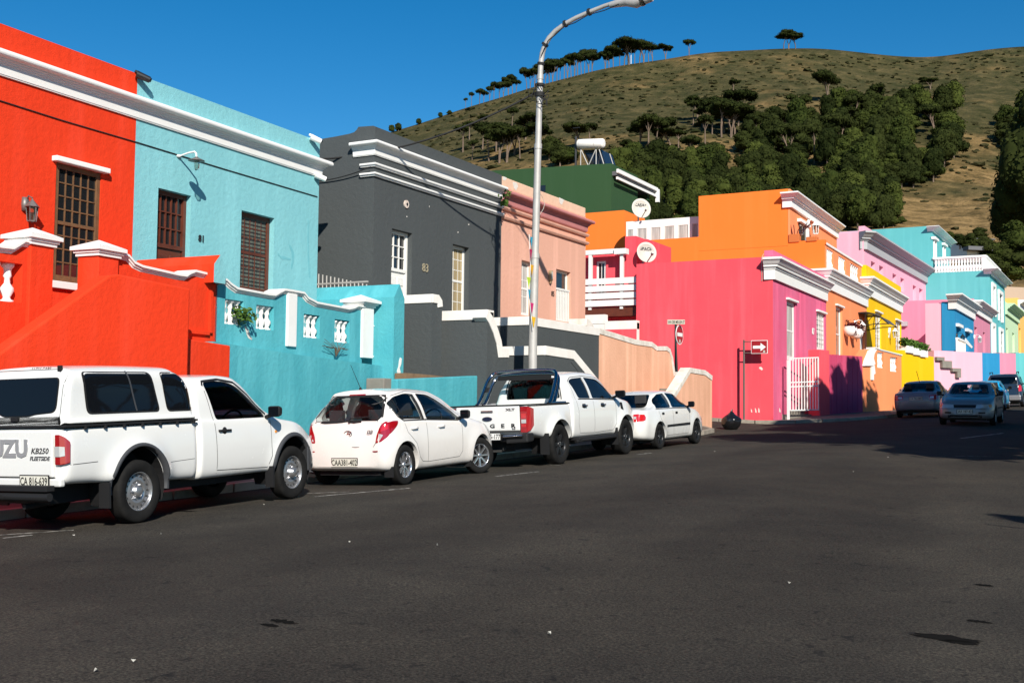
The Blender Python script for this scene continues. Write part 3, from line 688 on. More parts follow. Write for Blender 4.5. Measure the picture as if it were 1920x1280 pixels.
# turquoise stoep wall with four baluster openings
ts_ = R0('stoep_wall', FB, FB.u(540), 'turquoise stoep wall with four baluster openings and white pilasters', 'wall')
t = pxuz(FB, [(405,532),(420,533),(427,540),(440,549),(500,560),(512,561),(522,555),(530,551),(545,553),(566,557),(573,566),(590,575),(650,586),(660,584),(668,580),(680,582)])
holes = []
for l, r_, tp, bt in ((422,457,560,607),(481,514,571,616),(570,600,588,632),(628,656,598,641)):
    a, z1 = FB.uz(l, tp); c = FB.u(r_, tp); z0 = FB.uz(l, bt)[1]; holes.append((a, c, z0, z1))
q = openwall(FB, [(u, z) for u, z in t], t[0][0], t[-1][0], BASE, -.28, 0, holes, None); q.build('wall', X['turq2'], ts_)
capstrip(FB, t, .1, -.32, .07).build('coping', X['trim'], ts_)
tb = [None]
for h_ in holes:
    w_ = h_[1]-h_[0]; tb = balusters(ts_, FB, [h_[0]+w_*(.17+.33*k) for k in range(3)], h_[2], h_[3]-h_[2], -.1, X['trim'], .085, 10, tb)
for l, r_, tp, bt in ((536,553,553,649),):
    a = FB.u(l,600); c = FB.u(r_,600); q = MB(); q.fbox(FB, a, c, FB.uz(l,bt)[1], FB.uz(l,tp)[1]+.04, -.3, .05); q.build('pilaster', X['trim'], ts_, bevel=.01)
pu = (FB.u(676,620)+FB.u(697,620))/2; pier(ts_, FB, pu, FB.u(697,620)-FB.u(676,620), FB.uz(686,671)[1], FB.uz(686,576)[1], -.34, .05, X['trim'], X['trim'], ov=.12)
# low terrace retaining wall
FT = Fr(FB.P(0,0,.2).x, FB.P(0,0,.2).y, FB.ang)
tr = R0('terrace_wall', FT, FT.u(560), 'turquoise lower retaining wall with rounded edge behind the white hatchback', 'wall')
q = MB(); lt = pxuz(FT, [(400,640),(430,645),(560,665),(720,686)])
for i in range(len(lt)-1):
    (a,za),(c,zc) = lt[i], lt[i+1]; q.hexa([FT.P(a,BASE,-.3),FT.P(c,BASE,-.3),FT.P(c,BASE),FT.P(a,BASE),FT.P(a,za,-.3),FT.P(c,zc,-.3),FT.P(c,zc),FT.P(a,za)])
q.build('wall', X['turq2'], tr)
# party wall with gabled top at the end of the turquoise stoep
pw = R0('dividing_wall', FA, uR, 'turquoise ridge-topped wall at the end of the turquoise stoep, with peeled patch', 'wall')
dd2 = 2.0; uc = FA.u(749, 560, dd2); zz = FA.uz(741, 531, dd2)[1]
q = ridgewall(FA, uc, .42, zz, -.4, dd2, .3); q.build('wall', [X['turq2'], X['turq2']], pw)
# patch of missing paint on its end
q = MB(); pe = FA.P(uc, 0, dd2); FE = Fr(FA.P(0,0,dd2+.004).x, FA.P(0,0,dd2+.004).y, FA.ang)
q.prism(FE, pxuz(FE, [(750,670),(753,672),(752,682),(749,690),(751,698),(746,703),(744,696),(747,686),(748,676)]), 0, .006); q.build('bare_patch', X['trim'], pw)
# small steel gate between pier and party wall
sg = root('garden_gate', FB.P(FB.u(706,640), FB.uz(706,671)[1]), 'small white tubular gate between pier and turquoise party wall', 'gate')
q = MB(); a, c = FB.u(698,640), FB.u(711,640); zl, zh = FB.uz(704,671)[1], FB.uz(704,611)[1]
for z in (zl+.03, zh): q.tube([FB.P(a,z,-.05),FB.P(c+.05,z,-.05)], .02, 6)
q.tube([FB.P(c-.05,zl,-.05),FB.P(c-.05,zh,-.05)], .02, 6); q.tube([FB.P(a,zl,-.05),FB.P(a,zh,-.05)], .02, 6); q.build('frame', X['trim'], sg)
# front low turquoise wall towards the lamp post, with stone step
FW = Fr(-13.25, 22, R(0)); lw = R0('low_wall', FW, FW.u(830), 'low turquoise front wall below the dark grey walls', 'wall')
a, za = FW.uz(745, 711); c, zc = FW.uz(925, 703); q = MB(); q.hexa([FW.P(a,BASE,-.3),FW.P(c,BASE,-.3),FW.P(c,BASE),FW.P(a,BASE),FW.P(a,za,-.3),FW.P(c,zc,-.3),FW.P(c,zc),FW.P(a,za)]); q.build('wall', X['turq2'], lw, bevel=.02)
q = MB(); g0 = FW.uz(720, 722)[0]; q.fbox(FW, FW.u(720,710,-.15), FW.u(735,710,-.15), BASE, FW.uz(720,708)[1], -.6, -.15); q.build('step', X['concrete'], lw, bevel=.02)
FWb = PX0(13.6); q = MB(); q.prism(FWb, [FWb.uz(*p) for p in ((762,699),(790,701),(820,704),(846,708),(846,716),(762,716))], -.3, 0); q.build('bare_bank', X['bare'], lw)
# ================================================================== GREY HOUSE
uG0, uG1 = FG.u(700, 420), FG.u(940, 420); uS1 = FG.u(1098, 470)
zg = (FG.uz(702, 237)[1]+FG.uz(938, 327)[1])/2
h = R0('corner_house', FG, (uG0+uG1)/2, 'dark charcoal grey house with white cornice, white sash window and number 83', 'house')
GD = mk(FG, 735, 428, 773, 560); GW = mk(FG, 849, 457, 880, 590)
wallbox(FG, uG0, uG1, BASE, zg-.2, 9, [GD, GW], .26).build('wall', [X['grey'], X['darkroom']], h)
# shaped parapet: raised shoulder at the alley corner, then down the facade
q = MB(); q.fbox(FG, uG0+.002, uG1, zg-.2, zg, -.35, 0); PS = Fr(FG.P(uG0,0).x, FG.P(uG0,0).y, R(90)); 
sd = pxuz(PS, [(700,236),(672,238),(669,243),(664,248),(655,251),(630,256),(560,268)])
q.prism(PS, [(sd[0][0],zg-.2)]+sd+[(sd[-1][0],zg-.2)], -.3, -.001)
q.build('parapet', X['grey'], h)
q = MB(); q.fbox(FG, uG0, uG1, zg-.25, zg-.21, -.35, -.002) 
dz = door(h, FG, GD, X['white_wood'], X['glass'], ins=.16, fan=.56, nx=3, ny=3)
window(h, FG, GW, 3, 6, X['white_wood'], X['glass_soft'], ins=.15, fw=.08, back=X['curtain_tan'])
zc_ = FG.uz(706, 267)[1]; zc2 = (FG.uz(704, 292)[1]+FG.uz(938,372)[1])/2
gret = [xy(PS, PS.u(664,275)), xy(FG,uG0), xy(FG,uG1)]
sweep(gret, cornice_prof(zc_-zc2, .22), zc2).build('cornice', X['trim'], h)
for py0, py1 in ((306,311),(324,329)):
    z1 = FG.uz(702,py0)[1]; z0 = FG.uz(702,py1+1.5)[1]
    sweep([xy(PS, PS.u(678,310)), xy(FG,uG0), xy(FG,uG1)], [(0,0),(.05,0),(.06,.03),(.09,.04),(.09,z1-z0),(0,z1-z0)], z0).build('string_course', X['trim'], h)
u, z = FG.uz(761, 383); q = MB()
for k in range(16):
    pass
q.tube([FG.P(u,z,0),FG.P(u,z,.03)], .1, 16); q.build('round_plaque', rough_paint('old_plaque', (.7,.62,.55), .7, .6, 20, (.4,.2,.12)), h); q = MB(); q.tube([FG.P(u+.01,z,.03),FG.P(u+.01,z,.045)], .035, 8); q.build('bolt', X['iron'], h)
text_mesh('83', .3, 'house_number', mat('brass_number', (.35,.3,.2), .5), h, frM(FG, *FG.uz(797,503), .012), .008)
# ---- salmon house
zs = zg-.02
h = R0('corner_house', FG, (uG1+uS1)/2, 'salmon pink house with peeling peach parapet and number 85', 'house')
SW = mk(FG, 978, 487, 999, 590); SD = mk(FG, 1043, 504, 1070, 600)
zp = FG.uz(945, 352)[1]
wallbox(FG, uG1, uS1, BASE, zp, 9, [SW, SD], .26).build('wall', [X['salmon'], X['darkroom']], h)
q = MB(); q.fbox(FG, uG1, uS1, zp, zs, -.35, -.01); q.build('parapet', X['peach'], h, bevel=.02)
window(h, FG, SW, 2, 3, X['white_wood'], X['glass_soft'], back=X['curtain']); 
window(h, FG, SD, 1, 1, X['white_wood'], X['glass'], split=.52, ins=.12)
q = MB(); u0,u1,z0,z1 = SD
for k in range(9): u = u0+.06+(u1-u0-.12)*k/8; q.fbox(FG, u-.02, u+.02, z0-.1, z0+1.0, -.06, -.03)
q.fbox(FG, u0+.02, u1-.02, z0+.96, z0+1.02, -.055, -.02); q.build('half_gate', X['white_wood'], h)
zcs = FG.uz(952, 361)[1]; zcs0 = FG.uz(952, 386)[1]
ends = [xy(FG,uG1+.003), xy(FG,uS1), xy(FG,uS1,-.6)]
sweep(ends, cornice_prof(zcs-zcs0, .24), zcs0).build('cornice', X['pinktrim'], h)
for py in (392, 409):
    z0 = FG.uz(945, py+2)[1]; sweep(ends, [(0,0),(.06,0),(.09,.05),(.09,.09),(0,.1)], z0).build('string_course', X['salmon'], h)
text_mesh('85', .22, 'house_number', X['iron'], h, frM(FG, *FG.uz(1036,551), .012), .006)
u, z = FG.uz(1030, 517); ol = root('wall_light', FG.P(u,z), 'small brass bulkhead light beside the salmon doorway', 'light'); q = MB(); q.fbox(FG, u-.07,u+.07,z-.16,z+.16,0,.1); q.fbox(FG, u-.05,u+.05,z-.24,z-.16,.02,.08); q.build('housing', rough_paint('tarnished_brass', (.35,.26,.15), .5, .6, 15), ol, bevel=.02)
q = MB(); q.prism(FG, [(u-.045,z-.1),(u+.045,z-.1),(u+.045,z+.12),(u-.045,z+.12)], .1, .106); q.build('lens', X['dish'], ol)
q = MB(); pts = [FG.uz(a,b_,.36) for a, b_ in ((1010,360),(1017,370),(1021,382),(1018,392),(1012,402))]; q.tube([FG.P(u,z,.37) for u, z in pts], .008, 5); tag(q.build('hanging_wire', X['dish']), 'pale loose wire hanging over the salmon cornice', 'wire')
# ================================================================== GREY AND SALMON STOEP WALLS
def PX(p): return Fr(-p, 0.0, 0.0)     # plane parallel to the street at distance p; u = world y
def capwall(parent, fr, pts, zb, D, mw, mc, ch=.17, name='wall'):
    """front-face outline pts (u,z) left to right = top edge incl. coping; wall body + proud coping band"""
    q = MB(); k = MB()
    for i in range(len(pts)-1):
        (a,za),(c,zc) = pts[i], pts[i+1]
        steep = abs(zc-za) > abs(c-a)*.9
        s_ = ch
        q.hexa([fr.P(a,zb,-D),fr.P(c,zb,-D),fr.P(c,zb),fr.P(a,zb),fr.P(a,za-.05,-D),fr.P(c,zc-.05,-D),fr.P(c,zc-.05),fr.P(a,za-.05)])
    # coping follows the outline, offset inward perpendicular
    n = len(pts); inn = []
    P2 = [Vector(p) for p in pts]
    for i in range(n):
        t0 = (P2[i]-P2[i-1]).normalized() if i else (P2[1]-P2[0]).normalized(); t1 = (P2[i+1]-P2[i]).normalized() if i < n-1 else t0
        n0, n1 = Vector((t0.y,-t0.x)), Vector((t1.y,-t1.x)); o = (n0+n1)/(1+max(-.3,n0.dot(n1))); inn.append(P2[i]+o*ch)
    vs_ = []
    for i in range(n):
        for p, d in ((P2[i],.025),(P2[i],-D-.025),(inn[i],-D-.025),(inn[i],.025)): vs_.append(fr.P(p.x,p.y,d))
    fs = [(i*4+j, i*4+(j+1)%4, (i+1)*4+(j+1)%4, (i+1)*4+j) for i in range(n-1) for j in range(4)]+[(3,2,1,0), tuple((n-1)*4+j for j in range(4))]
    k.add(vs_, fs)
    w_ = q.build(name, mw, parent); c_ = k.build('coping', mc, parent, bevel=.01); return w_
def blockwall(label, pf, px_c, py_c, pb, uend, mw, mc, front=None, name='stoep_wall', zb=BASE, ch=.23, cat='wall'):
    """L of a perpendicular face (camera side) and a front face"""
    fr = PX(pf); u0, z1 = fr.uz(px_c, py_c); r_ = root(name, fr.P(u0, ground(-pf,u0)), label, cat)
    pts = front(fr) if front else [(u0,z1),(uend,z1)]
    pts[0] = (u0, z1)
    capwall(r_, fr, pts, zb, .3, mw, mc, ch)
    side = Fr(-pb, u0-.004, R(90)); capwall(r_, side, [(0,z1-.002),(pb-pf-.004,z1-.002)], zb, .3, mw, mc, ch, 'return_wall')
    return r_, fr, u0, z1
f14 = PX(14.05)
blockwall('short grey stepped wall left of the other grey stoep walls, next to turquoise party wall', 13.95, 810, 551, 15.5, None, X['grey'], X['cap'], lambda f: [f.uz(810,551), f.uz(822,553), f.uz(828,563), f.uz(829,575)], ch=.2)
blockwall('grey stoep wall whose white coping curves steeply down', 13.0, 914, 580, 14.6, None, X['grey'], X['cap'], lambda f: [f.uz(914,580), f.uz(923,594), f.uz(932,615), f.uz(939,638), f.uz(941,652), f.uz(953,652)])
blockwall('low grey wall block in front with white coping behind the lamp post', 12.75, 1022, 648, 14.3, None, X['grey'], X['cap'], lambda f: [f.uz(1022,648), f.uz(1076,657), f.uz(1086,669), f.uz(1118,708)])
r_, fr_, ua_, z4 = blockwall('long grey stoep wall with white coping behind the lamp post', 14.05, 990, 593, 15.5, f14.u(1123,640), X['grey'], X['cap'])
pts4 = [f14.uz(1123,620), f14.uz(1190,636), f14.uz(1222,641), f14.uz(1231,648)]
pts4[0] = (pts4[0][0], z4-.0)
r_ = root('stoep_wall', f14.P(pts4[0][0], ground(-14, 30)), 'long peach stoep wall with worn white coping right of the grey one', 'wall'); capwall(r_, f14, pts4, BASE, .3, X['salmon_wall'], X['trim_old'])
pts5 = pxuz(f14, [(1231.3,649),(1250,649),(1256,654),(1261,670),(1265,697),(1292,697)]); 
r_ = root('stoep_wall', f14.P(pts5[1][0], 1), 'peach wall with scrolled coping beside the corner steps', 'wall'); capwall(r_, f14, pts5, BASE, .3, X['salmon_wall'], X['trim_old'], .15)
f128 = PX(12.8)
pts6 = pxuz(f128, [(1240,775),(1293,689),(1322,694),(1332,702),(1335,704)])
r_ = root('stair_wall', f128.P(pts6[1][0], 1), 'peach stair wall with flaking white coping at the street corner', 'wall'); capwall(r_, f128, pts6, BASE, .3, X['salmon_wall'], X['trim_old'], .17)
q = MB(); a = pts6[-1]; q.box(-15.5, -13.1, a[0]-.32, a[0]-.001, BASE, a[1]-.06); q.build('return_wall', X['salmon_wall'], r_)
q = MB(); 
for k in range(4): a, c = f14.u(1236+k*10), f14.u(1246+k*10); zt_ = f14.uz(1240,728)[1] - k*.14; q.box(-14.04, -13.12, a, a+.6, BASE, zt_)
r_ = root('corner_steps', (-13.5, f14.u(1240), 1), 'concrete corner steps between the peach walls', 'steps'); q.build('steps', X['concrete'], r_, bevel=.02)
# landing piece between salmon door and pink balcony
blockwall('short grey and white landing wall below the salmon doorway', 14.9, 1099, 597, 15.5, None, X['grey'], X['trim_old'], lambda f: [f.uz(1099,597), f.uz(1106,601), f.uz(1118,622), f.uz(1124,640)])
# ================================================================== LAMP POST
lx, ly = at(998, 27.1); lz = ground(lx, ly)+.12
lp = root('street_lamp', (lx, ly, lz), 'tall galvanised street lamp with curved arm over the street', 'street lamp')
def lpP(px, py, k=0.0):   # points in the plane through the pole towards the street
    fr = Fr(lx, ly, R(90)); u, z = fr.uz(px, py); return Vector((lx+u, ly, z))
q = MB(); s1 = [Vector((lx,ly,lz)), lpP(999,640), lpP(1003,480)]; q.tube(s1, [.108,.105,.1], 14)
s2 = [lpP(1003,480), lpP(1006,380), lpP(1009,275)]; q.tube(s2, [.092,.088,.083], 14); 
s3 = [lpP(1009,275), lpP(1011,200), lpP(1013,145)]; q.tube(s3, [.078,.075,.07], 14)
arm = [lpP(a,b_) for a, b_ in ((1013,145),(1014,120),(1017,100),(1022,84),(1030,71),(1042,58),(1060,45),(1080,34),(1105,23),(1135,11),(1162,3))]; q.tube(arm, [.068-.002*i for i in range(len(arm))], 14)
for p_, r_ in ((s1[2],.112),(s2[2],.095),(s3[2],.08)): q.tube([p_+Vector((0,0,-.06)), p_+Vector((0,0,.06))], r_, 14)
q.build('pole', X['galv'], lp)
q = MB(); e0, e1 = arm[-1], lpP(1200, 5); e2 = lpP(1222, 4); q.tube([e0+Vector((-.25,0,-.05)), e0.lerp(e1,.3), e0.lerp(e1,.8), e1+Vector((.3,0,.08))], [.07,.11,.14,.1], 12); q.build('lamp_head', X['galv'], lp)
q = MB(); c = lpP(1204, 1); q.lathe([(0,-.14),(.07,-.12),(.12,-.06),(.14,0),(.13,.03)], c, 'z', 16); q.build('lamp_glass', X['lampglass'], lp)
q = MB(); cb = [arm[i]+Vector((.02,-.1,-.1-.05*(i%2))) for i in range(2,11)]; q.tube(cb, .012, 5); 
for i in (1,3,6,8): q.tube([arm[i]+(arm[i+1]-arm[i]).normalized()*-.03, arm[i]+(arm[i+1]-arm[i]).normalized()*.03], .088, 12)
for py in (160,176,179): c = lpP(1012, py); q.tube([c-Vector((0,0,.03)), c+Vector((0,0,.03))], .12, 10)
q.build('cable_ties', X['cable'], lp)
q = MB(); c = lpP(1014, 177)
for k in range(9):
    a = random.random()*6; q.tube([c+Vector((.12*cos(a),-.1,.1*sin(a))), c+Vector((.3*cos(a+.7),-.15,.26*sin(a+.5))), c+Vector((.25*cos(a+1.5),-.15,-.2+.15*sin(a)))], .012, 4)
q.build('cable_coil', X['cable'], lp)
# strip of bunting tied to the pole
cols = [('c41e5b',(1001,478)),('e5a823',(1003,507)),('b7d13a',(997,530)),('35a6c4',(998,553)),('d12f72',(1003,578)),('eab622',(1006,604)),('35a6c4',(1002,455))]
for i, (cc, (a, b_)) in enumerate(cols):
    c = lpP(a, b_); c.y -= .16; q = MB(); w_ = .085+.02*(i%3)
    p3 = [c+Vector((-w_*.5,.02,.13)), c+Vector((w_*.6,-.03,.1)), c+Vector((.03,-.05,-.15))]; q.add(p3+[v_+Vector((0,.006,0)) for v_ in p3], [(0,2,1),(3,4,5),(0,1,4,3),(1,2,5,4),(2,0,3,5)])
    m = mat('bunting_cloth', cc, .8); q.build('bunting_flag', m, lp)
q = MB(); q.tube([lpP(1004,440)+Vector((-.12,-.1,0)), lpP(1000,500)+Vector((0,-.15,0)), lpP(998,560)+Vector((0,-.15,0)), lpP(1004,620)+Vector((0,-.15,0))], .008, 4); q.build('bunting_string', X['trim'], lp)
# overhead cables
def wire(name, label, pts, sag=0, r=.014):
    q = MB(); out = []
    for i in range(len(pts)-1):
        a, b_ = Vector(pts[i]), Vector(pts[i+1]); n = 14
        for k in range(n + (i == len(pts)-2)): t = k/n; p = a.lerp(b_, t); p.z -= sag*4*t*(1-t); out.append(p)
    q.tube(out, r, 5); tag(q.build(name, X['cable']), label, 'cable')
cA = lpP(1008, 172); u, z = FG.uz(700, 272, .4)
PSg = Fr(FG.P(uG0,0).x, FG.P(uG0,0).y, R(90)); au, az = PSg.uz(601, 302, .1)
wire('overhead_cable', 'black service cable from the lamp post across the grey gable to the alley', [cA, PSg.P(au,az,.3)], .35, .024)
au2, az2 = PSg.uz(600,340,.03); b2 = PSg.P(PSg.uz(698,314,.03)[0], PSg.uz(698,314,.03)[1], .1)
wire('overhead_cable', 'thin black cable along the grey side wall', [PSg.P(au2,az2,.05), b2], .05, .014)
tag(MB().tube([FA.P(*p, .012) for p in pxuz(FA, [(-60,166),(0,189),(120,227),(260,268),(420,317),(595,369)], .012)], .011, 5).build('wall_cable', X['cable']), 'black cable clipped along the red and turquoise facades', 'cable')
# ================================================================== SIGNS AND BAG
tx, ty = at(1271, 41.0); tz = ground(tx, ty)
sg = root('no_entry_sign', (tx,ty,tz), 'round red no entry sign with street name plate on leaning dark posts', 'road sign')
fr = Fr(tx, ty, R(-90)); q = MB(); P_ = lambda px, py: (lambda f, uz_: f.P(*uz_))(Fr(tx,ty,R(90)), Fr(tx,ty,R(90)).uz(px,py))
q.tube([P_(1267,700)-Vector((0,0,1.2)), P_(1267,608)], .045, 8); q.tube([P_(1273,700)-Vector((-.03,.1,1.2)), P_(1268,620)-Vector((0,.1,0))], .035, 8); q.build('post', X['iron'], sg)
f2 = Fr(P_(1268,627).x, P_(1268,627).y, R(1)); zc3 = P_(1268,627).z
q = MB(); n = 28; disc = [(.36*cos(2*pi*k/n)+.16, zc3+.36*sin(2*pi*k/n)) for k in range(n)]; q.prism(f2, disc, .05, .07); q.build('rim', X['signwhite'], sg)
disc = [(.325*cos(2*pi*k/n)+.16, zc3+.325*sin(2*pi*k/n)) for k in range(n)]; q = MB(); q.prism(f2, disc, .071, .076); q.build('disc', X['signred'], sg)
q = MB(); q.fbox(f2, -.09, .41, zc3-.06, zc3+.07, .077, .082); q.build('white_bar', X['signwhite'], sg)
q = MB(); q.fbox(f2, .1,.22, zc3-.3, zc3-.17, .077,.08); q.build('sticker', X['dish'], sg)
f3 = Fr(P_(1268,604).x, P_(1268,604).y, R(70)); z3 = P_(1268,604).z
q = MB(); q.fbox(f3, -.32, .31, z3-.08, z3+.09, .0, .03); q.build('name_plate', mat('cream_plate', (.5,.47,.38), .6), sg, bevel=.01)
text_mesh('VAN DER MEULEN ST', .15, 'street_name', X['letter'], sg, frM(f3, 0, z3, .034), .001, bold=.003, sx=.42)
ax, ay = at(1395, 44.15); az_ = ground(ax, ay)
ars = root('arrow_sign', (ax, ay, az_), 'red sign with a white arrow on a rusty post before the pink wall', 'road sign')
fa = Fr(ax, ay, R(90)); q = MB(); q.tube([(ax,ay,az_-.1),(ax,ay,fa.uz(1395,637)[1])], .04, 8)
zt1, zt2 = fa.uz(1420,640)[1], fa.uz(1420,661.5)[1]; us_, ue_ = fa.u(1409,650), fa.u(1440,650)
for z in (zt1, zt2): q.tube([(ax,ay-.02,z),fa.P(ue_,z,.02)], .022, 6)
q.build('post', X['steelpost'], ars)
q = MB(); q.fbox(fa, us_, ue_, zt2-.03, zt1+.04, .045, .06); q.build('plate', X['signwhite'], ars, bevel=.005)
q = MB(); q.fbox(fa, us_+.02, ue_-.02, zt2-.01, zt1+.02, .061, .064); q.build('red_field', X['signred'], ars)
zm = (zt1+zt2)/2; w_ = ue_-us_; q = MB(); A_ = [(us_+.12*w_,zm-.055),(us_+.58*w_,zm-.055),(us_+.58*w_,zm-.16),(us_+.9*w_,zm+.0),(us_+.58*w_,zm+.16),(us_+.58*w_,zm+.055),(us_+.12*w_,zm+.055)]; q.prism(fa, A_, .066, .069); q.build('arrow', X['signwhite'], ars)
q = MB(); q.prism(fa, [(us_+.8*w_+.05*cos(k),zm-.17+.05*sin(k)) for k in range(6)], .07,.072); q.build('sticker', X['dish'], ars)
# rubbish bag
def bag():
    x, y = gpt(1371, 805); z = ground(x, y); m = mat('black_bin_bag', (.008,.008,.009), .22, spec=.6)
    b = bmesh.new(); bmesh.ops.create_icosphere(b, subdivisions=4, radius=1)
    for v in b.verts:
        p = v.co.copy(); r_ = 1+.1*noise.noise(p*2.2)+.07*abs(noise.noise(Vector((atan2(p.y,p.x)*3, p.z*1.2, 2))))-.05*abs(noise.noise(p*6))
        h_ = p.z; taper = 1 if h_ < .2 else max(.12, 1-(h_-.2)*1.15)
        v.co = Vector((p.x*.34*r_*taper, p.y*.32*r_*taper, max(-.3, h_*.36*r_)))
        if h_ > .9: v.co.z += .05; v.co.x += .04
    me = bpy.data.meshes.new('rubbish_bag'); b.to_mesh(me); b.free(); me.materials.append(m); me.polygons.foreach_set('use_smooth', [True]*len(me.polygons))
    o = bpy.data.objects.new('rubbish_bag', me); C.objects.link(o); o.location = (x, y, z+.3); tag(o, 'full black rubbish bag lying by the street corner', 'rubbish bag')
bag()
# ================================================================== BLOCK TWO
YP = 43.5; SP = PERP(YP); FK = FP(1450, 44.0, 27.4)
uP1 = FK.u(1549, 600); uO1 = FK.u(1625, 600); uY1 = FK.u(1690, 600)
uc0 = SP.u(1450, 600); ul_ = SP.u(1193, 600); zPk = SP.uz(1425, 482)[1]
h = root('corner_house', SP.P(uc0, 1.5), 'hot pink corner house with magenta faded front and white cornice', 'house')
PW = [mk(FK, 1475, 562, 1492, 674), mk(FK, 1531, 584, 1546, 655)]
# side wall + facade as one solid: footprint from both frames
def cornerhouse(par, sp, fk, ul, u1, zb, zt, holes, ms, mf, rev=.3, D=7, side_holes=()):
    c0 = fk.P(0, 0) if not isinstance(fk, tuple) else None
    wallbox(fk, 0 if fk.P(0,0) else 0, u1, zb, zt, .6, holes, rev).build('front_wall', [mf, X['darkroom']], par)
uk0 = FK.u(1450, 600)
wallbox(FK, uk0, uP1, BASE, zPk, .7, PW, .3).build('front_wall', [X['magenta'], X['darkroom']], h)
q = MB(); c0 = FK.P(uk0,0); e0 = FK.P(uP1,0); l0 = SP.P(ul_,0)
def blockpoly(pts, z0, z1, mi=0):
    q = MB(); n = len(pts); vs_ = [(a,b_,z0) for a,b_ in pts]+[(a,b_,z1) for a,b_ in pts]
    A = sum(pts[i][0]*pts[(i+1)%n][1]-pts[(i+1)%n][0]*pts[i][1] for i in range(n))
    fs = [tuple(reversed(range(n))), tuple(range(n,2*n))]+[(i,(i+1)%n,n+(i+1)%n,n+i) for i in range(n)]
    if A < 0: fs = [tuple(reversed(f)) for f in fs]
    return q.add(vs_, fs)
q = blockpoly([(l0.x, YP-.003), (c0.x-.002, YP-.003), (FK.P(uk0+.02,0,-.69).x, YP+.5), xy(FK,uP1-.01,-.69), (l0.x, e0.y)], BASE, zPk-.003); q.build('side_wall', X['pink'], h)
zpar = FK.uz(1452, 470)[1]; wallbox(FK, uk0+.0, uP1, zPk, zpar, .35).build('parapet', X['magenta'], h)
zt_ = FK.uz(1455, 486.5)[1]; zb_ = FK.uz(1449, 523.5)[1]
ptL = (SP.P(SP.u(1433,500),0).x, YP)
sweep([ptL, xy(FK,uk0), xy(FK,uP1)], lowcornice_prof(zt_-zb_, .42), zb_).build('cornice', X['trim'], h)
window(h, FK, PW[0], 2, 1, X['white_wood'], X['glass_soft'], ins=.08, fw=.14, back=X['curtain'], head=X['trim'], bars=None)
window(h, FK, PW[1], 2, 5, X['white_wood'], X['glass_soft'], ins=.05, fw=.1, head=X['trim'], bars=(4,7,X['white_wood']), back=X['curtain'])
text_mesh('87', .42, 'house_number', X['signwhite'], h, frM(FK, *FK.uz(1524,622), .02), .01)
q = MB(); w1 = SP.P(SP.u(1429,480),0,.03); q.tube([SP.P(SP.u(1432,476),SP.uz(1432,476)[1],.03), SP.P(SP.u(1428.5,484),SP.uz(1428.5,484)[1],.03), SP.P(SP.u(1429,527),SP.uz(1429,527)[1],.03)], .012, 5); tag(q.build('hanging_cable', X['dish']), 'pale cable hanging down the pink side wall near the cornice', 'cable')
# metal gate and boundary walls along the pavement
FQ = FP(1458, 44.15, 40.0)
q = MB(); gz0 = FQ.uz(1480,776)[1]; g0, g1 = FQ.u(1481,700), FQ.u(1534,700); gz1 = FQ.uz(1481,674)[1]
gt = root('metal_gate', FQ.P((g0+g1)/2, gz0-.02), 'tall white barred metal gate before the pink house', 'gate')
def zbar(u, fr, pya, pyb, pxa, pxb): 
    a, za = fr.uz(pxa, pya); c, zc = fr.uz(pxb, pyb); return za+(zc-za)*(u-a)/(c-a)
for (ya, yb) in ((673,671),(718,716),(726,724),(770,769)):
    q.hexa([FQ.P(g0,zbar(g0,FQ,ya,yb,1481,1534),-.02),FQ.P(g1,zbar(g1,FQ,ya,yb,1481,1534),-.02),FQ.P(g1,zbar(g1,FQ,ya,yb,1481,1534),.02),FQ.P(g0,zbar(g0,FQ,ya,yb,1481,1534),.02)]+
           [FQ.P(g0,zbar(g0,FQ,ya,yb,1481,1534)+.045,-.02),FQ.P(g1,zbar(g1,FQ,ya,yb,1481,1534)+.045,-.02),FQ.P(g1,zbar(g1,FQ,ya,yb,1481,1534)+.045,.02),FQ.P(g0,zbar(g0,FQ,ya,yb,1481,1534)+.045,.02)])
q.build('rails', X['trim'], gt); q = MB()
for k in range(11):
    u = g0+(g1-g0)*k/10; w_ = .03 if k in (0,10) else .016
    q.fbox(FQ, u-w_, u+w_, zbar(u,FQ,769,769,1481,1534), zbar(u,FQ,673,671,1481,1534)+.03, -.015, .025)
q.build('bars', X['trim'], gt)
q = MB(); u = FQ.u(1478,700); q.fbox(FQ, u-.05, u+.03, BASE+1.5, FQ.uz(1478,675)[1], -.04, .04); q.build('gate_post', X['trim'], gt)
q = MB(); a, c = g0, g1; z_ = FQ.uz(1500,779)[1]; stp = [(0,0),(.3,.17),(.6,.34),(.9,.51)]
for d, zz in stp: q.fbox(FQ, a, c, BASE+1, z_+.05+zz, -d-1.4, -d-.3)
r_ = root('entrance_steps', FQ.P((a+c)/2, z_), 'grey steps behind the white barred gate', 'steps'); q.build('steps', X['concrete'], r_)
mw_ = root('boundary_wall', FQ.P(FQ.u(1575,700), 1.6), 'magenta front wall of vertical planks right of the white gate', 'wall')
q = MB(); a, c = FQ.u(1534.5,700), FQ.u(1553,700); zt1 = FQ.uz(1544,656)[1]; q.fbox(FQ, a, c, BASE, zt1, -.45, .06); q.build('pier', X['pink'], mw_, bevel=.02)
q = MB(); a, c = FQ.u(1553,700), FQ.u(1617,700); n = 13
za, zc = FQ.uz(1553,664)[1], FQ.uz(1617,668)[1]
for k in range(n):
    u0, u1 = a+(c-a)*k/n, a+(c-a)*(k+1)/n; z = za+(zc-za)*(k+.5)/n - (.04 if k%3==1 else 0); q.fbox(FQ, u0+.004, u1-.004, BASE, z, -.12, .0+.012*(k%2))
q.build('planks', X['magenta2'], mw_)
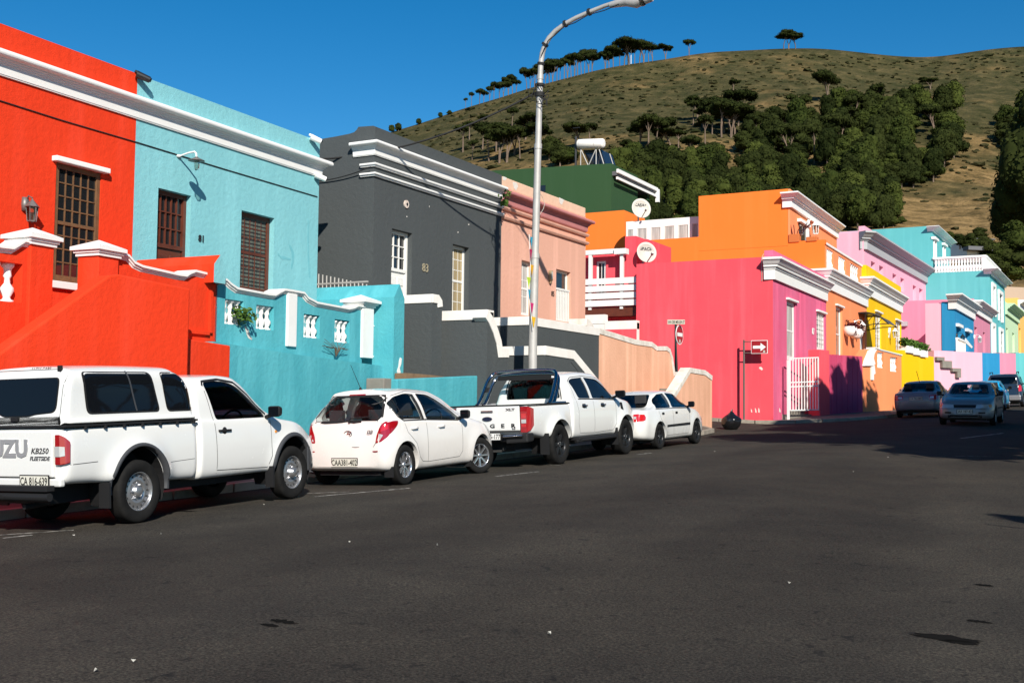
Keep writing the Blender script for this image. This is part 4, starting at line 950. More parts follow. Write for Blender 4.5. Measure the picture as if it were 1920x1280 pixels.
ow = root('boundary_wall', FQ.P(FQ.u(1650,700), 1.6), 'coral orange front wall with white baluster panels', 'wall')
t = pxuz(FQ, [(1617.5,668),(1625,655),(1640,654),(1650,658),(1690,668)]); hl = []
for l, r_, tp, bt in ((1645,1657,659,689),(1669,1683,668,696)):
    a_, z1 = FQ.uz(l, tp); c_ = FQ.u(r_, tp); z0 = FQ.uz(l, bt)[1]; hl.append((a_, c_, z0, z1-.02))
q = openwall(FQ, t, t[0][0], t[-1][0], BASE, -.35, 0, hl, None); q.build('wall', X['coral'], ow)
for h_ in hl: balusters(ow, FQ, [h_[0]+(h_[1]-h_[0])*(.14+.24*k) for k in range(4)], h_[2], h_[3]-h_[2]+.02, -.12, X['trim'], .1, 8)
capstrip(FQ, [(u, z-.02) for u, z in t[2:]], .1, -.4, .06).build('coping', X['trim'], ow)
q = MB(); q.prism(FQ, pxuz(FQ, [(1617,686),(1619,676),(1627,657),(1633,654),(1641,655),(1636,664),(1635,672),(1638,682),(1634,686)]), -.34, .1); q.build('scroll_coping', X['trim'], ow, bevel=.02)
q = MB(); q.prism(FQ, pxuz(FQ, [(1632,686),(1637,684),(1639,700),(1636,702),(1636,712),(1632,712)]), .0, .07); q.build('scroll_bracket', X['trim'], ow)
yw = root('boundary_wall', FQ.P(FQ.u(1720,700), 1.8), 'bright yellow front wall with a planter on top', 'wall')
t = pxuz(FQ, [(1690.3,656),(1700,657),(1701,663),(1738,674),(1740,667),(1751,669)])
q = openwall(FQ, t, t[0][0], t[-1][0], BASE, -.5, .0, [], None); q.build('wall', X['yellow'], yw)
q = MB(); a, za = FQ.uz(1697,652); c, zc = FQ.uz(1737,664)
pl = root('planter_box', FQ.P(a, za), 'white planter boxes full of a clipped green plant on the yellow wall', 'planter')
for k in range(3):
    u0, u1 = a+(c-a)*k/3+.02, a+(c-a)*(k+1)/3-.02; z = za+(zc-za)*(k+.5)/3; q.fbox(FQ, u0, u1, z-.2, z+.14, -.3, .1)
q.build('box', X['trim'], pl, bevel=.02)
def leafblob(name, pts, m, par=None, size=.07, n=200, label=None, cat=None, flat=.4):
    q = MB()
    for _ in range(n):
        c_, rad = random.choice(pts); v_ = Vector((random.gauss(0,1),random.gauss(0,1),random.gauss(0,1))).normalized()*rad*(random.random()**.4)
        p = Vector(c_)+v_; a = Vector((random.gauss(0,1),random.gauss(0,1),random.gauss(0,flat+.3))).normalized()*size*random.uniform(.6,1.3); b_ = a.cross(Vector((random.gauss(0,1),random.gauss(0,1),random.gauss(0,1))).normalized()).normalized()*size*.5
        q.add([p-a, p+b_, p+a, p-b_], [(0,1,2,3)])
    o = q.build(name, m, par)
    if label: tag(o, label, cat)
    return o
leafblob('foliage', [(FQ.P(a+(c-a)*k/9, za+(zc-za)*k/9+.28, -.05), .24) for k in range(10)], X['leaf'], pl, .09, 1100)
# --- orange house
YO = FK.P(uP1,0).y; SO = PERP(YO)
h = root('terraced_house', FK.P((uP1+uO1)/2, 1.8), 'two-storey orange house with roof terrace balustrade behind the pink one', 'house')
OW = [mk(FK, 1567, 573, 1579, 676), mk(FK, 1612, 593, 1621, 690)]
zO = FK.uz(1549, 503)[1]
wallbox(FK, uP1, uO1, BASE, zO, .8, OW, .35).build('front_wall', [X['coral'], X['darkroom']], h)
window(h, FK, OW[0], 1, 1, X['white_wood'], X['glass_soft'], ins=.1, fw=.12, head=X['trim']); door(h, FK, OW[1], X['white_wood'], X['glass_soft'], fan=.25)
zt_ = FK.uz(1553, 507)[1]; zb_ = FK.uz(1549, 541)[1]
sweep([(xy(FK,uP1)[0]-1.2, YO-.0), xy(FK,uP1), xy(FK,uO1)], lowcornice_prof(zt_-zb_, .42), zb_).build('cornice', X['trim'], h)
# terrace balustrade on the street front
t = pxuz(FK, [(1548,462),(1618,499)], -.25); zr = (t[0][1]+t[1][1])/2; FKb = Fr(FK.P(0,0,-.25).x, FK.P(0,0,-.25).y, FK.ang); hl = []
for l, r_ in ((1550,1563),(1572,1586),(1594,1611)): hl.append((FKb.u(l,490), FKb.u(r_,490), zO+.12, zr-.14))
q = openwall(FKb, [(t[0][0],zr),(t[1][0],zr)], t[0][0], t[1][0], zO, -.3, 0, hl, None); q.build('terrace_parapet', X['coral'], h)
q = MB(); q.fbox(FKb, t[0][0]-.05, t[1][0]+.05, zr, zr+.1, -.36, .06); q.build('handrail', X['trim'], h)
for h_ in hl: balusters(h, FKb, [h_[0]+(h_[1]-h_[0])*(.1+.2*k) for k in range(5)], h_[2], h_[3]-h_[2], -.12, X['trim'], .11, 8)
# side wall: left low part, right low part, upper storey
uA, uB_, uC, uD = SO.u(1185,450), SO.u(1310,450), SO.u(1477,400), SO.u(1547,500)
zA = SO.uz(1250, 448)[1]; zB2 = SO.uz(1530, 450)[1]; zU = SO.uz(1400, 360.5)[1]
q = blockpoly([(SO.P(uA,0).x,YO-.004),(SO.P(uB_,0).x,YO-.004),(SO.P(uB_,0).x,YO+8),(SO.P(uA,0).x,YO+8)], BASE, zA); q.build('side_wall', X['orange'], h)
q = blockpoly([(SO.P(uB_,0).x+.002,YO-.004),(SO.P(uD,0).x,YO-.004),xy(FK,uP1+.02,-.79),xy(FK,uO1-.02,-.79),(SO.P(uB_,0).x+.002,FK.P(uO1,0).y)], BASE, zB2-.2); q.build('side_wall', X['orange'], h)
q = blockpoly([(SO.P(uC,0).x,YO-.004),(SO.P(uD,0).x,YO-.004),(SO.P(uD,0).x,YO+.3),(SO.P(uC,0).x,YO+.3)], zB2-.2, zB2); q.build('terrace_parapet', X['orange'], h)
FU = Fr(SO.P(uC,0).x, YO, FK.ang); uU1 = FU.u(1565,420)
q = blockpoly([(SO.P(uB_,0).x,YO-.002),(SO.P(uC,0).x-.0,YO-.002),xy(FU,uU1),(SO.P(uB_,0).x,FU.P(uU1,0).y)], zB2-.19, zU); q.build('upper_storey', [X['orange']], h)
wallbox(FU, .01, uU1-.01, zB2-.19, zU-.01, .1).build('upper_front', [X['coral'], X['darkroom']], h).location += FU.n*.11 - Vector((0,0,0))
zt_ = FU.uz(1481, 366)[1]; zb_ = FU.uz(1478, 390)[1]
sweep([(SO.P(SO.u(1468,380),0).x, YO), (FU.P(0,0,.11).x, YO), xy(FU,uU1,.11)], lowcornice_prof(zt_-zb_, .5), zb_).build('cornice', X['trim'], h)
q = MB(); uw, zw = FU.uz(1499, 417, .15); q.fbox(FU, uw, FU.u(1513,425,.15), zw-1.6, zw, .12, .16); q.build('upper_window', X['glass'], h); q = MB(); q.fbox(FU, uw-.3, FU.u(1514,425,.15)+.1, zw, zw+.15, .1, .3); q.fbox(FU, FU.u(1511,425,.15), FU.u(1514,425,.15)+.1, zw-1.7, zw, .1, .22); q.build('window_frame', X['trim'], h)
lantern(1529, 428, Fr(FU.P(0,0,.11).x, FU.P(0,0,.11).y, FU.ang), 'wall_lantern', 'white lantern high on the upper storey of the orange house', X['trim'], s=2.0, d=.4)
# pots on terrace wall
for i, (px, w_) in enumerate(((1489,13),(1522,13))):
    u, z = SO.uz(px, 443+i*5); o = root('flower_trough', SO.P(u, z), ['terracotta trough with bare twigs on the orange terrace wall', 'empty terracotta trough on the orange terrace wall'][i], 'flower pot')
    q = MB(); q.fbox(SO, u-.25, u+.25, zB2-.05, z+.1, -.32, .06); q.build('trough', mat('terracotta', (.5,.14,.03), .8), o, bevel=.02)
    if i == 0:
        q = MB()
        for k in range(12): a = random.uniform(-.25,.25); q.tube([SO.P(u+a,z,-.1), SO.P(u+a*2,z+.3,-.15), SO.P(u+a*3.4,z+random.uniform(.4,.9),-.1)], .018, 4)
        q.build('twigs', X['leafred'], o)
# awning, pots and lantern on the orange front
u0, u1 = FK.u(1609,600), FK.u(1625,600)+.15; zt_ = FK.uz(1609, 586)[1]; aw = root('door_awning', FK.P((u0+u1)/2, zt_), 'dark curved awning on a black frame over the orange house door', 'awning')
q = MB(); arc = [(0,0),(.4,.02),(.8,-.08),(1.2,-.3),(1.55,-.62)]
for i in range(4):
    (d0,a0),(d1,a1) = arc[i], arc[i+1]; q.hexa([FK.P(u0,zt_+a0,d0),FK.P(u1,zt_+a0,d0),FK.P(u1,zt_+a1,d1),FK.P(u0,zt_+a1,d1),FK.P(u0,zt_+a0+.02,d0),FK.P(u1,zt_+a0+.02,d0),FK.P(u1,zt_+a1+.02,d1),FK.P(u0,zt_+a1+.02,d1)])
q.build('sheet', mat('smoked_sheet', (.02,.018,.015), .3), aw)
q = MB()
for u in (u0+.02, u1-.02):
    q.tube([FK.P(u,zt_+a-.03,d) for d, a in arc], .03, 5); q.tube([FK.P(u,zt_-.75,0),FK.P(u,zt_-.62,.8),FK.P(u,zt_-.62,1.5)], .025, 5); q.tube([FK.P(u,zt_-.72,.3),FK.P(u,zt_-.12,.8)], .02, 5); q.tube([FK.P(u,zt_-.03,.4),FK.P(u,zt_-.7,.3)], .02, 5)
q.build('frame', X['iron'], aw)
for i, (px, py) in enumerate(((1595,620),(1606,625))):
    u, z = FK.uz(px, py, .3); o = root('hanging_pot', FK.P(u,z), ['larger round white hanging pot of dark red flowers on the coral wall', 'smaller round white hanging pot of red flowers near the awning'][i], 'flower pot', 'white hanging pots on the coral wall')
    q = MB(); c = FK.P(u,z,.28); q.lathe([(0,-.3),(.2,-.26),(.33,-.12),(.36,.05),(.3,.2),(.26,.22)], c, 'z', 14); q.tube([FK.P(u,z+.15,0),FK.P(u,z+.15,.28)], .02, 5); q.build('pot', X['pot'], o)
    leafblob('flowers', [(c+Vector((.02,0,.26)), .36),(c+Vector((.1,0,.1)),.34)], X['leafred'], o, .09, 160)
lantern(1617, 614, FK, 'wall_lantern', 'white pointed lantern beside the orange house door', X['trim'], s=1.7, d=.4)
# --- yellow house
h = root('terraced_house', FK.P((uO1+uY1)/2, 2), 'bright yellow house with two white barred windows and number 91', 'house')
YW = [mk(FK, 1641, 584, 1652, 664), mk(FK, 1679, 600, 1689.4, 662)]; zY = FK.uz(1625, 497)[1]
wallbox(FK, uO1, uY1, BASE, zY, 2.4, YW, .35).build('wall', [X['yellow'], X['darkroom']], h)
for w_ in YW: window(h, FK, w_, 2, 4, X['white_wood'], X['glass_soft'], ins=.08, fw=.13, head=X['trim'], bars=(3,5,X['white_wood']))
zt_ = FK.uz(1626, 521)[1]; zb_ = FK.uz(1626, 554)[1]
sweep([(xy(FK,uO1)[0]-.4, xy(FK,uO1)[1]+.0), xy(FK,uO1), xy(FK,uY1)], lowcornice_prof(zt_-zb_, .5), zb_).build('cornice', X['trim'], h)
q = MB(); u0, u1 = FK.u(1657,660), FK.u(1686,660); z1 = FK.uz(1657,657)[1]
for k in range(9): u = u0+(u1-u0)*k/8; q.fbox(FK, u-.03,u+.03, z1-1.0, z1, 1.0, 1.06)
q.fbox(FK, u0-.4, u1, z1-.0, z1+.1, .98, 1.08); r_ = root('railing', FK.P(u0, z1-1, 1), 'white railing on the yellow house stoep', 'railing'); q.build('bars', X['trim'], r_)
text_mesh('91', .75, 'house_number', X['signwhite'], h, frM(FK, *FK.uz(1667,627), .02), .02)
lantern(1678, 625, FK, 'wall_lantern', 'small white lantern beside the number 91', X['trim'], s=1.7, d=.35)
# --- tall rose pink building
FR_ = FP(1622, 75.0, 29.9); YR = FR_.P(0,0).y; SR = PERP(YR); ur0 = FR_.u(1622,500); ur1 = FR_.u(1742,600)
h = root('apartment_building', FR_.P(3, 2), 'tall rose pink building with grey cornice and narrow windows', 'building')
wins = []
for l, r_, t_, b_ in ((1633,1641,489,515),(1648.5,1656.5,497,523),(1673.5,1681,512,536),(1688.5,1695.5,520,545),(1711.5,1718,534,594),(1723.5,1730,540,598),(1713.5,1720,626,668),(1691,1700,616,680)): wins.append(mk(FR_, l, t_, r_, b_))
zR = FR_.uz(1628, 436)[1]
wallbox(FR_, ur0, ur1, BASE, zR, 3, wins, .55).build('front_wall', [X['rose'], X['darkroom']], h)
q = blockpoly([(SR.P(SR.u(1560,500),0).x,YR-.003),(FR_.P(ur0,0).x-.002,YR-.003),xy(FR_,ur0+.3,-2),xy(FR_,ur1-.1,-2.9),(SR.P(SR.u(1560,500),0).x,YR+18)], BASE, SR.uz(1600,436)[1]); q.build('side_wall', X['rose'], h)
for w_ in wins: 
    q = MB(); a,c,e,g = w_; q.fbox(FR_, a, c, e, g, -.5, -.46); wd = q.build('window', X['glass_soft'], h); q = MB(); q.fbox(FR_, c-.35, c-.01, e, g, -.45, -.3); q.fbox(FR_, a, c-.35, (e+g)/2-.05, (e+g)/2+.05, -.45, -.38); q.build('window_frame', X['trim'], wd)
zt_ = FR_.uz(1628, 440)[1]; zb_ = FR_.uz(1624, 469)[1]
sweep([(SR.P(SR.u(1610,460),0).x,YR),xy(FR_,ur0),xy(FR_,ur1)], lowcornice_prof(zt_-zb_, .8), zb_).build('cornice', X['greytrim'], h)
q = MB(); q.fbox(FR_, ur0, ur1, zR, FR_.uz(1635,432)[1], -.4, 0); q.build('parapet', X['rose'], h)
q = MB(); a, z = FR_.uz(1690, 612); q.fbox(FR_, a-.4, FR_.u(1700,620), z, z+.35, 0, .5); q.build('lintel_moulding', X['greytrim'], h)
lantern(1727, 638, FR_, 'wall_lantern', 'black pointed lantern on the rose pink building', X['iron'], s=3.0, d=.6)
# --- pale pink / blue / mauve / teal / mint / apricot row
FBk = FP(1790, 74.0, 29.0); YB_ = FBk.P(FBk.u(1790,600),0).y; SB = PERP(YB_)
def U(px): return FBk.u(px, 620)
h = root('terraced_house', FBk.P(U(1800), 3), 'blue fronted house with pale pink side wall and white cornice', 'house')
zb1 = FBk.uz(1791, 566)[1]; bw = [mk(FBk, 1793, 612, 1800, 662), mk(FBk, 1810, 621, 1817, 662)]
wallbox(FBk, U(1790), U(1826), BASE, zb1, .8, bw, .5).build('front_wall', [X['blue'], X['trim']], h)
q = blockpoly([(SB.P(SB.u(1735,600),0).x,YB_-.003),(FBk.P(U(1790),0).x-.002,YB_-.003),xy(FBk,U(1790)+.2,-.7),xy(FBk,U(1826),-.79),(SB.P(SB.u(1735,600),0).x,FBk.P(U(1826),0).y)], BASE, SB.uz(1760,568)[1]); q.build('side_wall', X['rose2'], h)
zt_ = FBk.uz(1791, 553)[1]; zb_ = FBk.uz(1791, 580)[1]
sweep([(SB.P(SB.u(1779,570),0).x,YB_),xy(FBk,U(1790)),xy(FBk,U(1826))], lowcornice_prof(zt_-zb_, .6), zb_).build('cornice', X['trim'], h)
for w_ in bw:
    a,c,e,g = w_; q = MB(); q.fbox(FBk, a-.2, c+.2, g, g+.2, -.1, .2); q.build('lintel_moulding', X['trim'], h)
    q = MB(); q.fbox(FBk, a, a+(c-a)*.5, e, g, -.48, -.4); q.build('window', X['white_wood'], h)
q = MB(); a, z = FBk.uz(1794, 636, 1); c = FBk.u(1809, 640, 1); 
for k in range(7): u = a+(c-a)*k/6; q.fbox(FBk, u-.04, u+.04, z-1.6, z, .95, 1.05)
q.fbox(FBk, a, c, z, z+.12, .93, 1.07); r_ = root('railing', FBk.P(a, z-1.6, 1), 'white stair railing in front of the blue house', 'railing'); q.build('bars', X['trim'], r_)
q = MB(); pp = pxuz(FBk, [(1811,634),(1824,650),(1822,653),(1811,643)], .8); q.prism(FBk, pp, .75, .8); r_ = root('stair_panel', FBk.P(pp[0][0], pp[0][1]-1), 'slanted white panel before the blue house door', 'panel'); q.build('panel', X['trim'], r_)
lantern(1805, 634, FBk, 'wall_lantern', 'black lantern on the blue house', X['iron'], s=1.5, d=.4)
h = root('terraced_house', FBk.P(U(1840), 3), 'small mauve pink house with white cornice between blue and teal', 'house')
mw = [mk(FBk, 1827, 612, 1832, 662), mk(FBk, 1843, 622, 1847, 662)]; zm1 = FBk.uz(1830, 563)[1]
wallbox(FBk, U(1826), U(1857), BASE, zm1, 8, mw, .5).build('wall', [X['mauve'], X['trim']], h)
zt_ = FBk.uz(1828, 566)[1]; zb_ = FBk.uz(1828, 588)[1]
sweep([(xy(FBk,U(1826))[0]-1.2,xy(FBk,U(1826))[1]-.4),xy(FBk,U(1826)),xy(FBk,U(1857))], lowcornice_prof(zt_-zb_, .7), zb_).build('cornice', X['trim'], h)
lantern(1837, 636, FBk, 'wall_lantern', 'white double lantern on the mauve house', X['trim'], s=1.5, d=.4)
h = root('apartment_building', FBk.P(U(1870), 3), 'large teal building with white balustraded balcony', 'building')
YT = FBk.P(U(1856),0).y; ST = PERP(YT); tw_ = [mk(FBk, 1859, 536, 1863.5, 590), mk(FBk, 1871, 549, 1877, 600), mk(FBk, 1859, 611, 1863, 662), mk(FBk, 1873, 620, 1878, 662)]
zT = ST.uz(1850, 506)[1]
wallbox(FBk, U(1857)+.01, U(1885), BASE, zT, .8, tw_, .5).build('front_wall', [X['teal'], X['trim']], h)
xT = FBk.P(U(1857),0).x
q = blockpoly([(ST.P(ST.u(1700,560),0).x,YT+.4),(xT,YT+.4),xy(FBk,U(1857)+.4,-.7),xy(FBk,U(1885)-.1,-.79),(ST.P(ST.u(1700,560),0).x,FBk.P(U(1885),0).y)], BASE, zT-.003); q.build('side_wall', X['teal'], h)
for w_ in tw_:
    a,c,e,g = w_; q = MB(); q.fbox(FBk, a-.25, a, e, g+.3, -.1, .15); q.fbox(FBk, c, c+.5, e, g+.3, -.1, .15); q.fbox(FBk, a, c, g, g+.3, -.1, .15); q.build('window_frame', X['trim'], h)
zt_ = FBk.uz(1858, 507)[1]; zb_ = FBk.uz(1858, 516)[1]
sweep([(ST.P(ST.u(1844,510),0).x,YT+.4),xy(FBk,U(1857)),xy(FBk,U(1885))], lowcornice_prof((zt_-zb_), .7), zb_).build('cornice', X['trim'], h)
# upper storey, set back
uT = ST.u(1747, 450); FTu = Fr(ST.P(uT,0).x, YT+.5, FBk.ang); uTe = FTu.u(1782, 460); zTu = ST.uz(1740, 422)[1]
twu = [mk(FTu, 1749.5, 449, 1754, 492), mk(FTu, 1767, 460, 1771, 492)]
wallbox(FTu, 0, uTe, zT-.01, zTu, .8, twu, .5).build('upper_front', [X['teal'], X['trim']], h)
q = blockpoly([(ST.P(ST.u(1560,450),0).x,YT+.497),(ST.P(uT,0).x-.002,YT+.497),xy(FTu,.3,-.7),xy(FTu,uTe-.1,-.79),(ST.P(ST.u(1560,450),0).x,FTu.P(uTe,0).y)], zT-.02, zTu-.01); q.build('upper_storey', X['teal'], h)
zt_ = FTu.uz(1749, 428)[1]; zb_ = FTu.uz(1749, 434)[1]
sweep([(ST.P(ST.u(1737,430),0).x,YT+.5),xy(FTu,0),xy(FTu,uTe)], lowcornice_prof(zt_-zb_+.1, .6), zb_).build('cornice', X['trim'], h)
for w_ in twu:
    a,c,e,g = w_; q = MB(); q.fbox(FTu, a-.3, c+.3, g, g+.2, -.1, .25); q.fbox(FTu, a, a+.3, e, g, -.3, .1); q.fbox(FTu, c-.2, c+.1, e, g, -.3, .1); q.build('window_frame', X['trim'], h)
# balcony balustrade
bl = root('balustrade', ST.P(ST.u(1800,490), zT, 0), 'white balcony balustrade on the teal building', 'balustrade')
zr0, zr1 = zT, ST.uz(1800, 479)[1]; ua_, ub2 = ST.u(1750,490), ST.u(1843,490); SBt = PERP(YT+.55)
mesh = balusters(bl, SBt, [ua_+(ub2-ua_)*(k+.5)/17 for k in range(17)], zr0, zr1-zr0-.15, 0, X['trim'], .16, 10)
q = MB(); q.fbox(SBt, ua_-.1, ub2+.2, zr1-.16, zr1, -.2, .2); q.fbox(SBt, ub2-.15, ub2+.2, zr0, zr1-.16, -.2, .15); FBb = Fr(SBt.P(ub2+.2,0).x, YT+.55, FBk.ang); ue = FBb.u(1876, 510); q.fbox(FBb, .1, ue, zr1-.16, zr1, -.3, .05); q.build('handrail', X['trim'], bl)
balusters(bl, FBb, [.5+(ue-.7)*k/16 for k in range(17)], zr0, zr1-zr0-.15, -.1, X['trim'], .16, 8)
for i, (l, r_, t0_, t1_, c0_, mm, lab) in enumerate(((1885,1909,566,None,590,'mint','pale mint green house with moulded cornice past the teal building'),(1909,1990,560,None,578,'apricot','apricot yellow house at the right edge of the row'))):
    h = root('terraced_house', FBk.P(U(l)+1, 3), lab, 'house'); z1 = FBk.uz(l+1, t0_)[1]; op = [mk(FBk, l+1.5, 614, l+5, 662), mk(FBk, l+13, 623, l+17, 662)]
    wallbox(FBk, U(l)+.01, U(r_), BASE, z1, 8, op, .5).build('wall', [X[mm], X['trim']], h)
    zt_ = FBk.uz(l+1, t0_+4)[1]; zb_ = FBk.uz(l+1, c0_)[1]; sweep([xy(FBk,U(l)+.02),xy(FBk,U(r_))], lowcornice_prof(zt_-zb_, .8), zb_).build('cornice', X['trim'] if i else X['mint'], h)
q = MB(); h = root('terraced_house', at(1925, 135)+(4,), 'house with plain tan gable roof behind the mint house', 'house'); Fz = FP(1870, 128, 75); a, z = Fz.uz(1880, 537); q.fbox(Fz, a, Fz.u(2050,560), 3, z, -6, 0); q.build('wall', X['tanroof'], h)
# painted retaining walls above the cars
FN = FP(1740, 64.5, 62.0)
for l, r_, mm, lab in ((1751.5,1842,'rose2','pale pink retaining wall'),(1842,1875,'blue','blue section of retaining wall'),(1875,1905,'mauve','mauve pink section of retaining wall'),(1905,1990,'teal','turquoise section of retaining wall')):
    a, c = FN.u(l,700), FN.u(r_,700); z1 = FN.uz(l if l > 1760 else 1842, 661)[1]; r0_ = root('retaining_wall', FN.P(a,2.2), lab+' behind the parked cars', 'wall')
    q = MB(); a1 = a; q.fbox(FN, a1, c, BASE, z1, -.5, 0)
    q.build('wall', X[mm], r0_)
q = MB(); st_ = root('concrete_steps', FN.P(FN.u(1775,700),2.3), 'grey concrete steps climbing before the pale pink wall', 'steps')
for (l, r_, t_, b_) in ((1752,1766,669,676),(1762,1780,676,690),(1781,1797,690,697),(1790,1797,697,708)):
    a, z1 = FN.uz(l, t_); c, z0 = FN.uz(r_, b_); q.fbox(FN, a, c, z0, z1, -.3, .2)
q.build('steps', X['concrete'], st_)
# ================================================================== BEHIND THE SALMON HOUSE
# pink courtyard wing with balcony
SC = PERP(44.3); h = root('courtyard_wing', SC.P(SC.u(1145,560), 1.9), 'hot pink rear wing with a small window and low tower', 'house')
wing = [mk(SC, 1118, 490, 1136, 560)]
wallbox(SC, SC.u(1060,560), SC.u(1194,560), BASE, SC.uz(1150,474)[1], 3, wing, .2).build('wall', [X['pink'], X['darkroom']], h)
window(h, SC, wing[0], 2, 1, X['white_wood'], ins=.05, fw=.09, split=None)
SC2 = PERP(45.5); q = MB(); q.fbox(SC2, SC2.u(1172,470), SC2.u(1192,470), 3, SC2.uz(1180,443)[1], -1.5, 0); q.fbox(SC2, SC2.u(1192,470), SC2.u(1209,470), 3, SC2.uz(1200,447)[1], -3.2, -.3); q.build('tower', X['pink'], h)
bc = root('balcony', PERP(43.9).P(PERP(43.9).u(1145,560), 3.5), 'white timber balcony with wide horizontal boards', 'balcony'); SD_ = PERP(43.75); q = MB()
a, c = SD_.u(1070,540), SD_.u(1192.5,540); zz0, zz1 = SD_.uz(1140,575)[1], SD_.uz(1140,520)[1]; hh = (zz1-zz0)/4
for k in range(4): q.fbox(SD_, a, c, zz0+k*hh+.03, zz0+(k+1)*hh-.03, -.05, .0)
q.build('boards', X['white_wood'], bc)
q = MB()
for px, py in ((1105,478),(1164,477)): u = SD_.u(px,520); q.fbox(SD_, u-.07, u+.07, zz0-.1, SD_.uz(px,py)[1], -.2, -.06)
z = SD_.uz(1130,476)[1]; q.fbox(SD_, a, SD_.u(1158,480), z, z+.2, -.25, -.05); q.fbox(SD_, SD_.u(1152,480), SD_.u(1174,480), z-.05, z+.18, -.3, .05); q.build('posts', X['white_wood'], bc)
q = MB(); q.fbox(SD_, a, c, zz0-.4, zz0-.02, -1.6, -.1); q.build('deck_beam', X['redwood'], bc)
w2 = root('garden_wall', SD_.P(SD_.u(1140,600), 2), 'white stepped coping wall below the balcony', 'wall'); q = MB()
SE = PERP(42.9); q.fbox(SE, SE.u(1070,600), SE.u(1134,600), SE.uz(1110,607)[1], SE.uz(1110,590)[1], -.3, 0); q.fbox(SE, SE.u(1134,600), SE.u(1194,600), SE.uz(1170,617)[1], SE.uz(1170,601)[1], -.3, 0); q.fbox(SE, SE.u(1070,600), SE.u(1194,600), BASE, SE.uz(1110,607)[1]-.002, -.28, -.02)
q.build('coping', X['cap'], w2)
for n_ in (1,):
    q = MB(); q.fbox(SE, SE.u(1070,600), SE.u(1193.5,600), BASE, SE.uz(1170,617.2)[1], -.27, .004); q.build('wall', X['pink'], w2)
# upper left orange wall and green house
SG = PERP(56); h = root('orange_annexe', SG.P(SG.u(1135,460), 2), 'plain orange wall block left of the pink balcony', 'house')
q = MB(); q.prism(SG, [(SG.u(1060,430),BASE),(SG.u(1172,430),BASE),SG.uz(1172,455),SG.uz(1170,394)]+[(SG.u(1060,430),SG.uz(1170,394)[1])], -3, 0); q.build('wall', X['orange'], h)
SV = PERP(YO+.9); h2 = root('glazed_extension', SV.P(SV.u(1240,430), zA), 'white sunroom extension with six curtained windows above the orange wall', 'extension')
wv = [mk(SV, l, t_, r_, t_+30) for l, r_, t_ in ((1176,1188,430),(1194,1213,428),(1220,1239,426),(1245,1265,423.5),(1271,1291,421.5),(1297,1309,419))]
zVt = SV.uz(1240, 411)[1]
wallbox(SV, SV.u(1174,430), SV.u(1311,430), zA-1.5, zVt, 3, wv, .1).build('wall', [X['trim'], X['darkroom']], h2)
for w_ in wv: window(h2, SV, w_, 1, 1, X['white_wood'], X['glass_soft'], ins=.0, fw=.03, split=None, back=X['curtain'])
SGr = PERP(60); ug = SGr.u(1146,380); zG = SGr.uz(1140,307)[1]; zGl = SGr.uz(940,319)[1]; xg = SGr.P(ug,0).x
h = root('rendered_house', (xg, 60, 3), 'dark green house with covered veranda and flat roof', 'house')
q = MB(); q.prism(SGr, [(SGr.u(880,380),BASE),(ug,BASE),(ug,zG),(SGr.u(880,380),zGl+(zGl-zG)*.3)], -4, 0); q.build('wall', X['green'], h)
q = MB(); q.fbox(SGr, SGr.u(1012,350), SGr.u(1023,350), SGr.uz(1015,360)[1], SGr.uz(1015,348)[1], 0, .02); q.build('vent_window', X['glass'], h)
FGr = Fr(xg, 60.0, R(0)); ue = FGr.u(1222, 350); zv = FGr.uz(1147, 321)[1]
q = MB(); q.hexa([FGr.P(.1,zv-.35,-6),FGr.P(ue,zv-.35,-6),FGr.P(ue,zv-.25,.3),FGr.P(.1,zv-.25,.3),FGr.P(.1,zv-.2,-6),FGr.P(ue,zv-.2,-6),FGr.P(ue,zv,.3),FGr.P(.1,zv,.3)]); q.build('veranda_roof', X['roofsheet'], h)
q = MB(); q.fbox(FGr, .05, ue, zv-.12, zv+.1, .3, .42); q.fbox(FGr, .05, ue, zv-.5, zv-.35, .28, .38); q.fbox(FGr, ue-.1, ue+.1, zv-.8, zv, .28, .5); q.build('fascia', X['trim'], h)
q = MB(); q.fbox(FGr, 4.002, ue, 3, zv-.36, -5, -2.5); q.fbox(FGr, ue-.5, ue-.1, 3, zv-.35, -2.5, -.1); q.build('rear_wall', X['green'], h)
q = MB(); q.fbox(FGr, .2, ue-.6, SGr.uz(1160,407)[1], SGr.uz(1160,407)[1]+.2, -2.5, .1); q.fbox(FGr, .2, ue-.6, zv-3.6, zv-3.5, -.05, .05)
for k in range(6): u = .4+(ue-1.2)*k/5; q.fbox(FGr, u-.04,u+.04, zv-4.6, zv-3.5, -.05,.05)
q.build('veranda_rail', X['galv'], h)
q = MB(); q.fbox(FGr, .2, ue-.6, zv-4.6, zv-3.7, -.02, .02); q.build('veranda_screen', mat('dark_timber', (.08,.05,.035), .8), h)
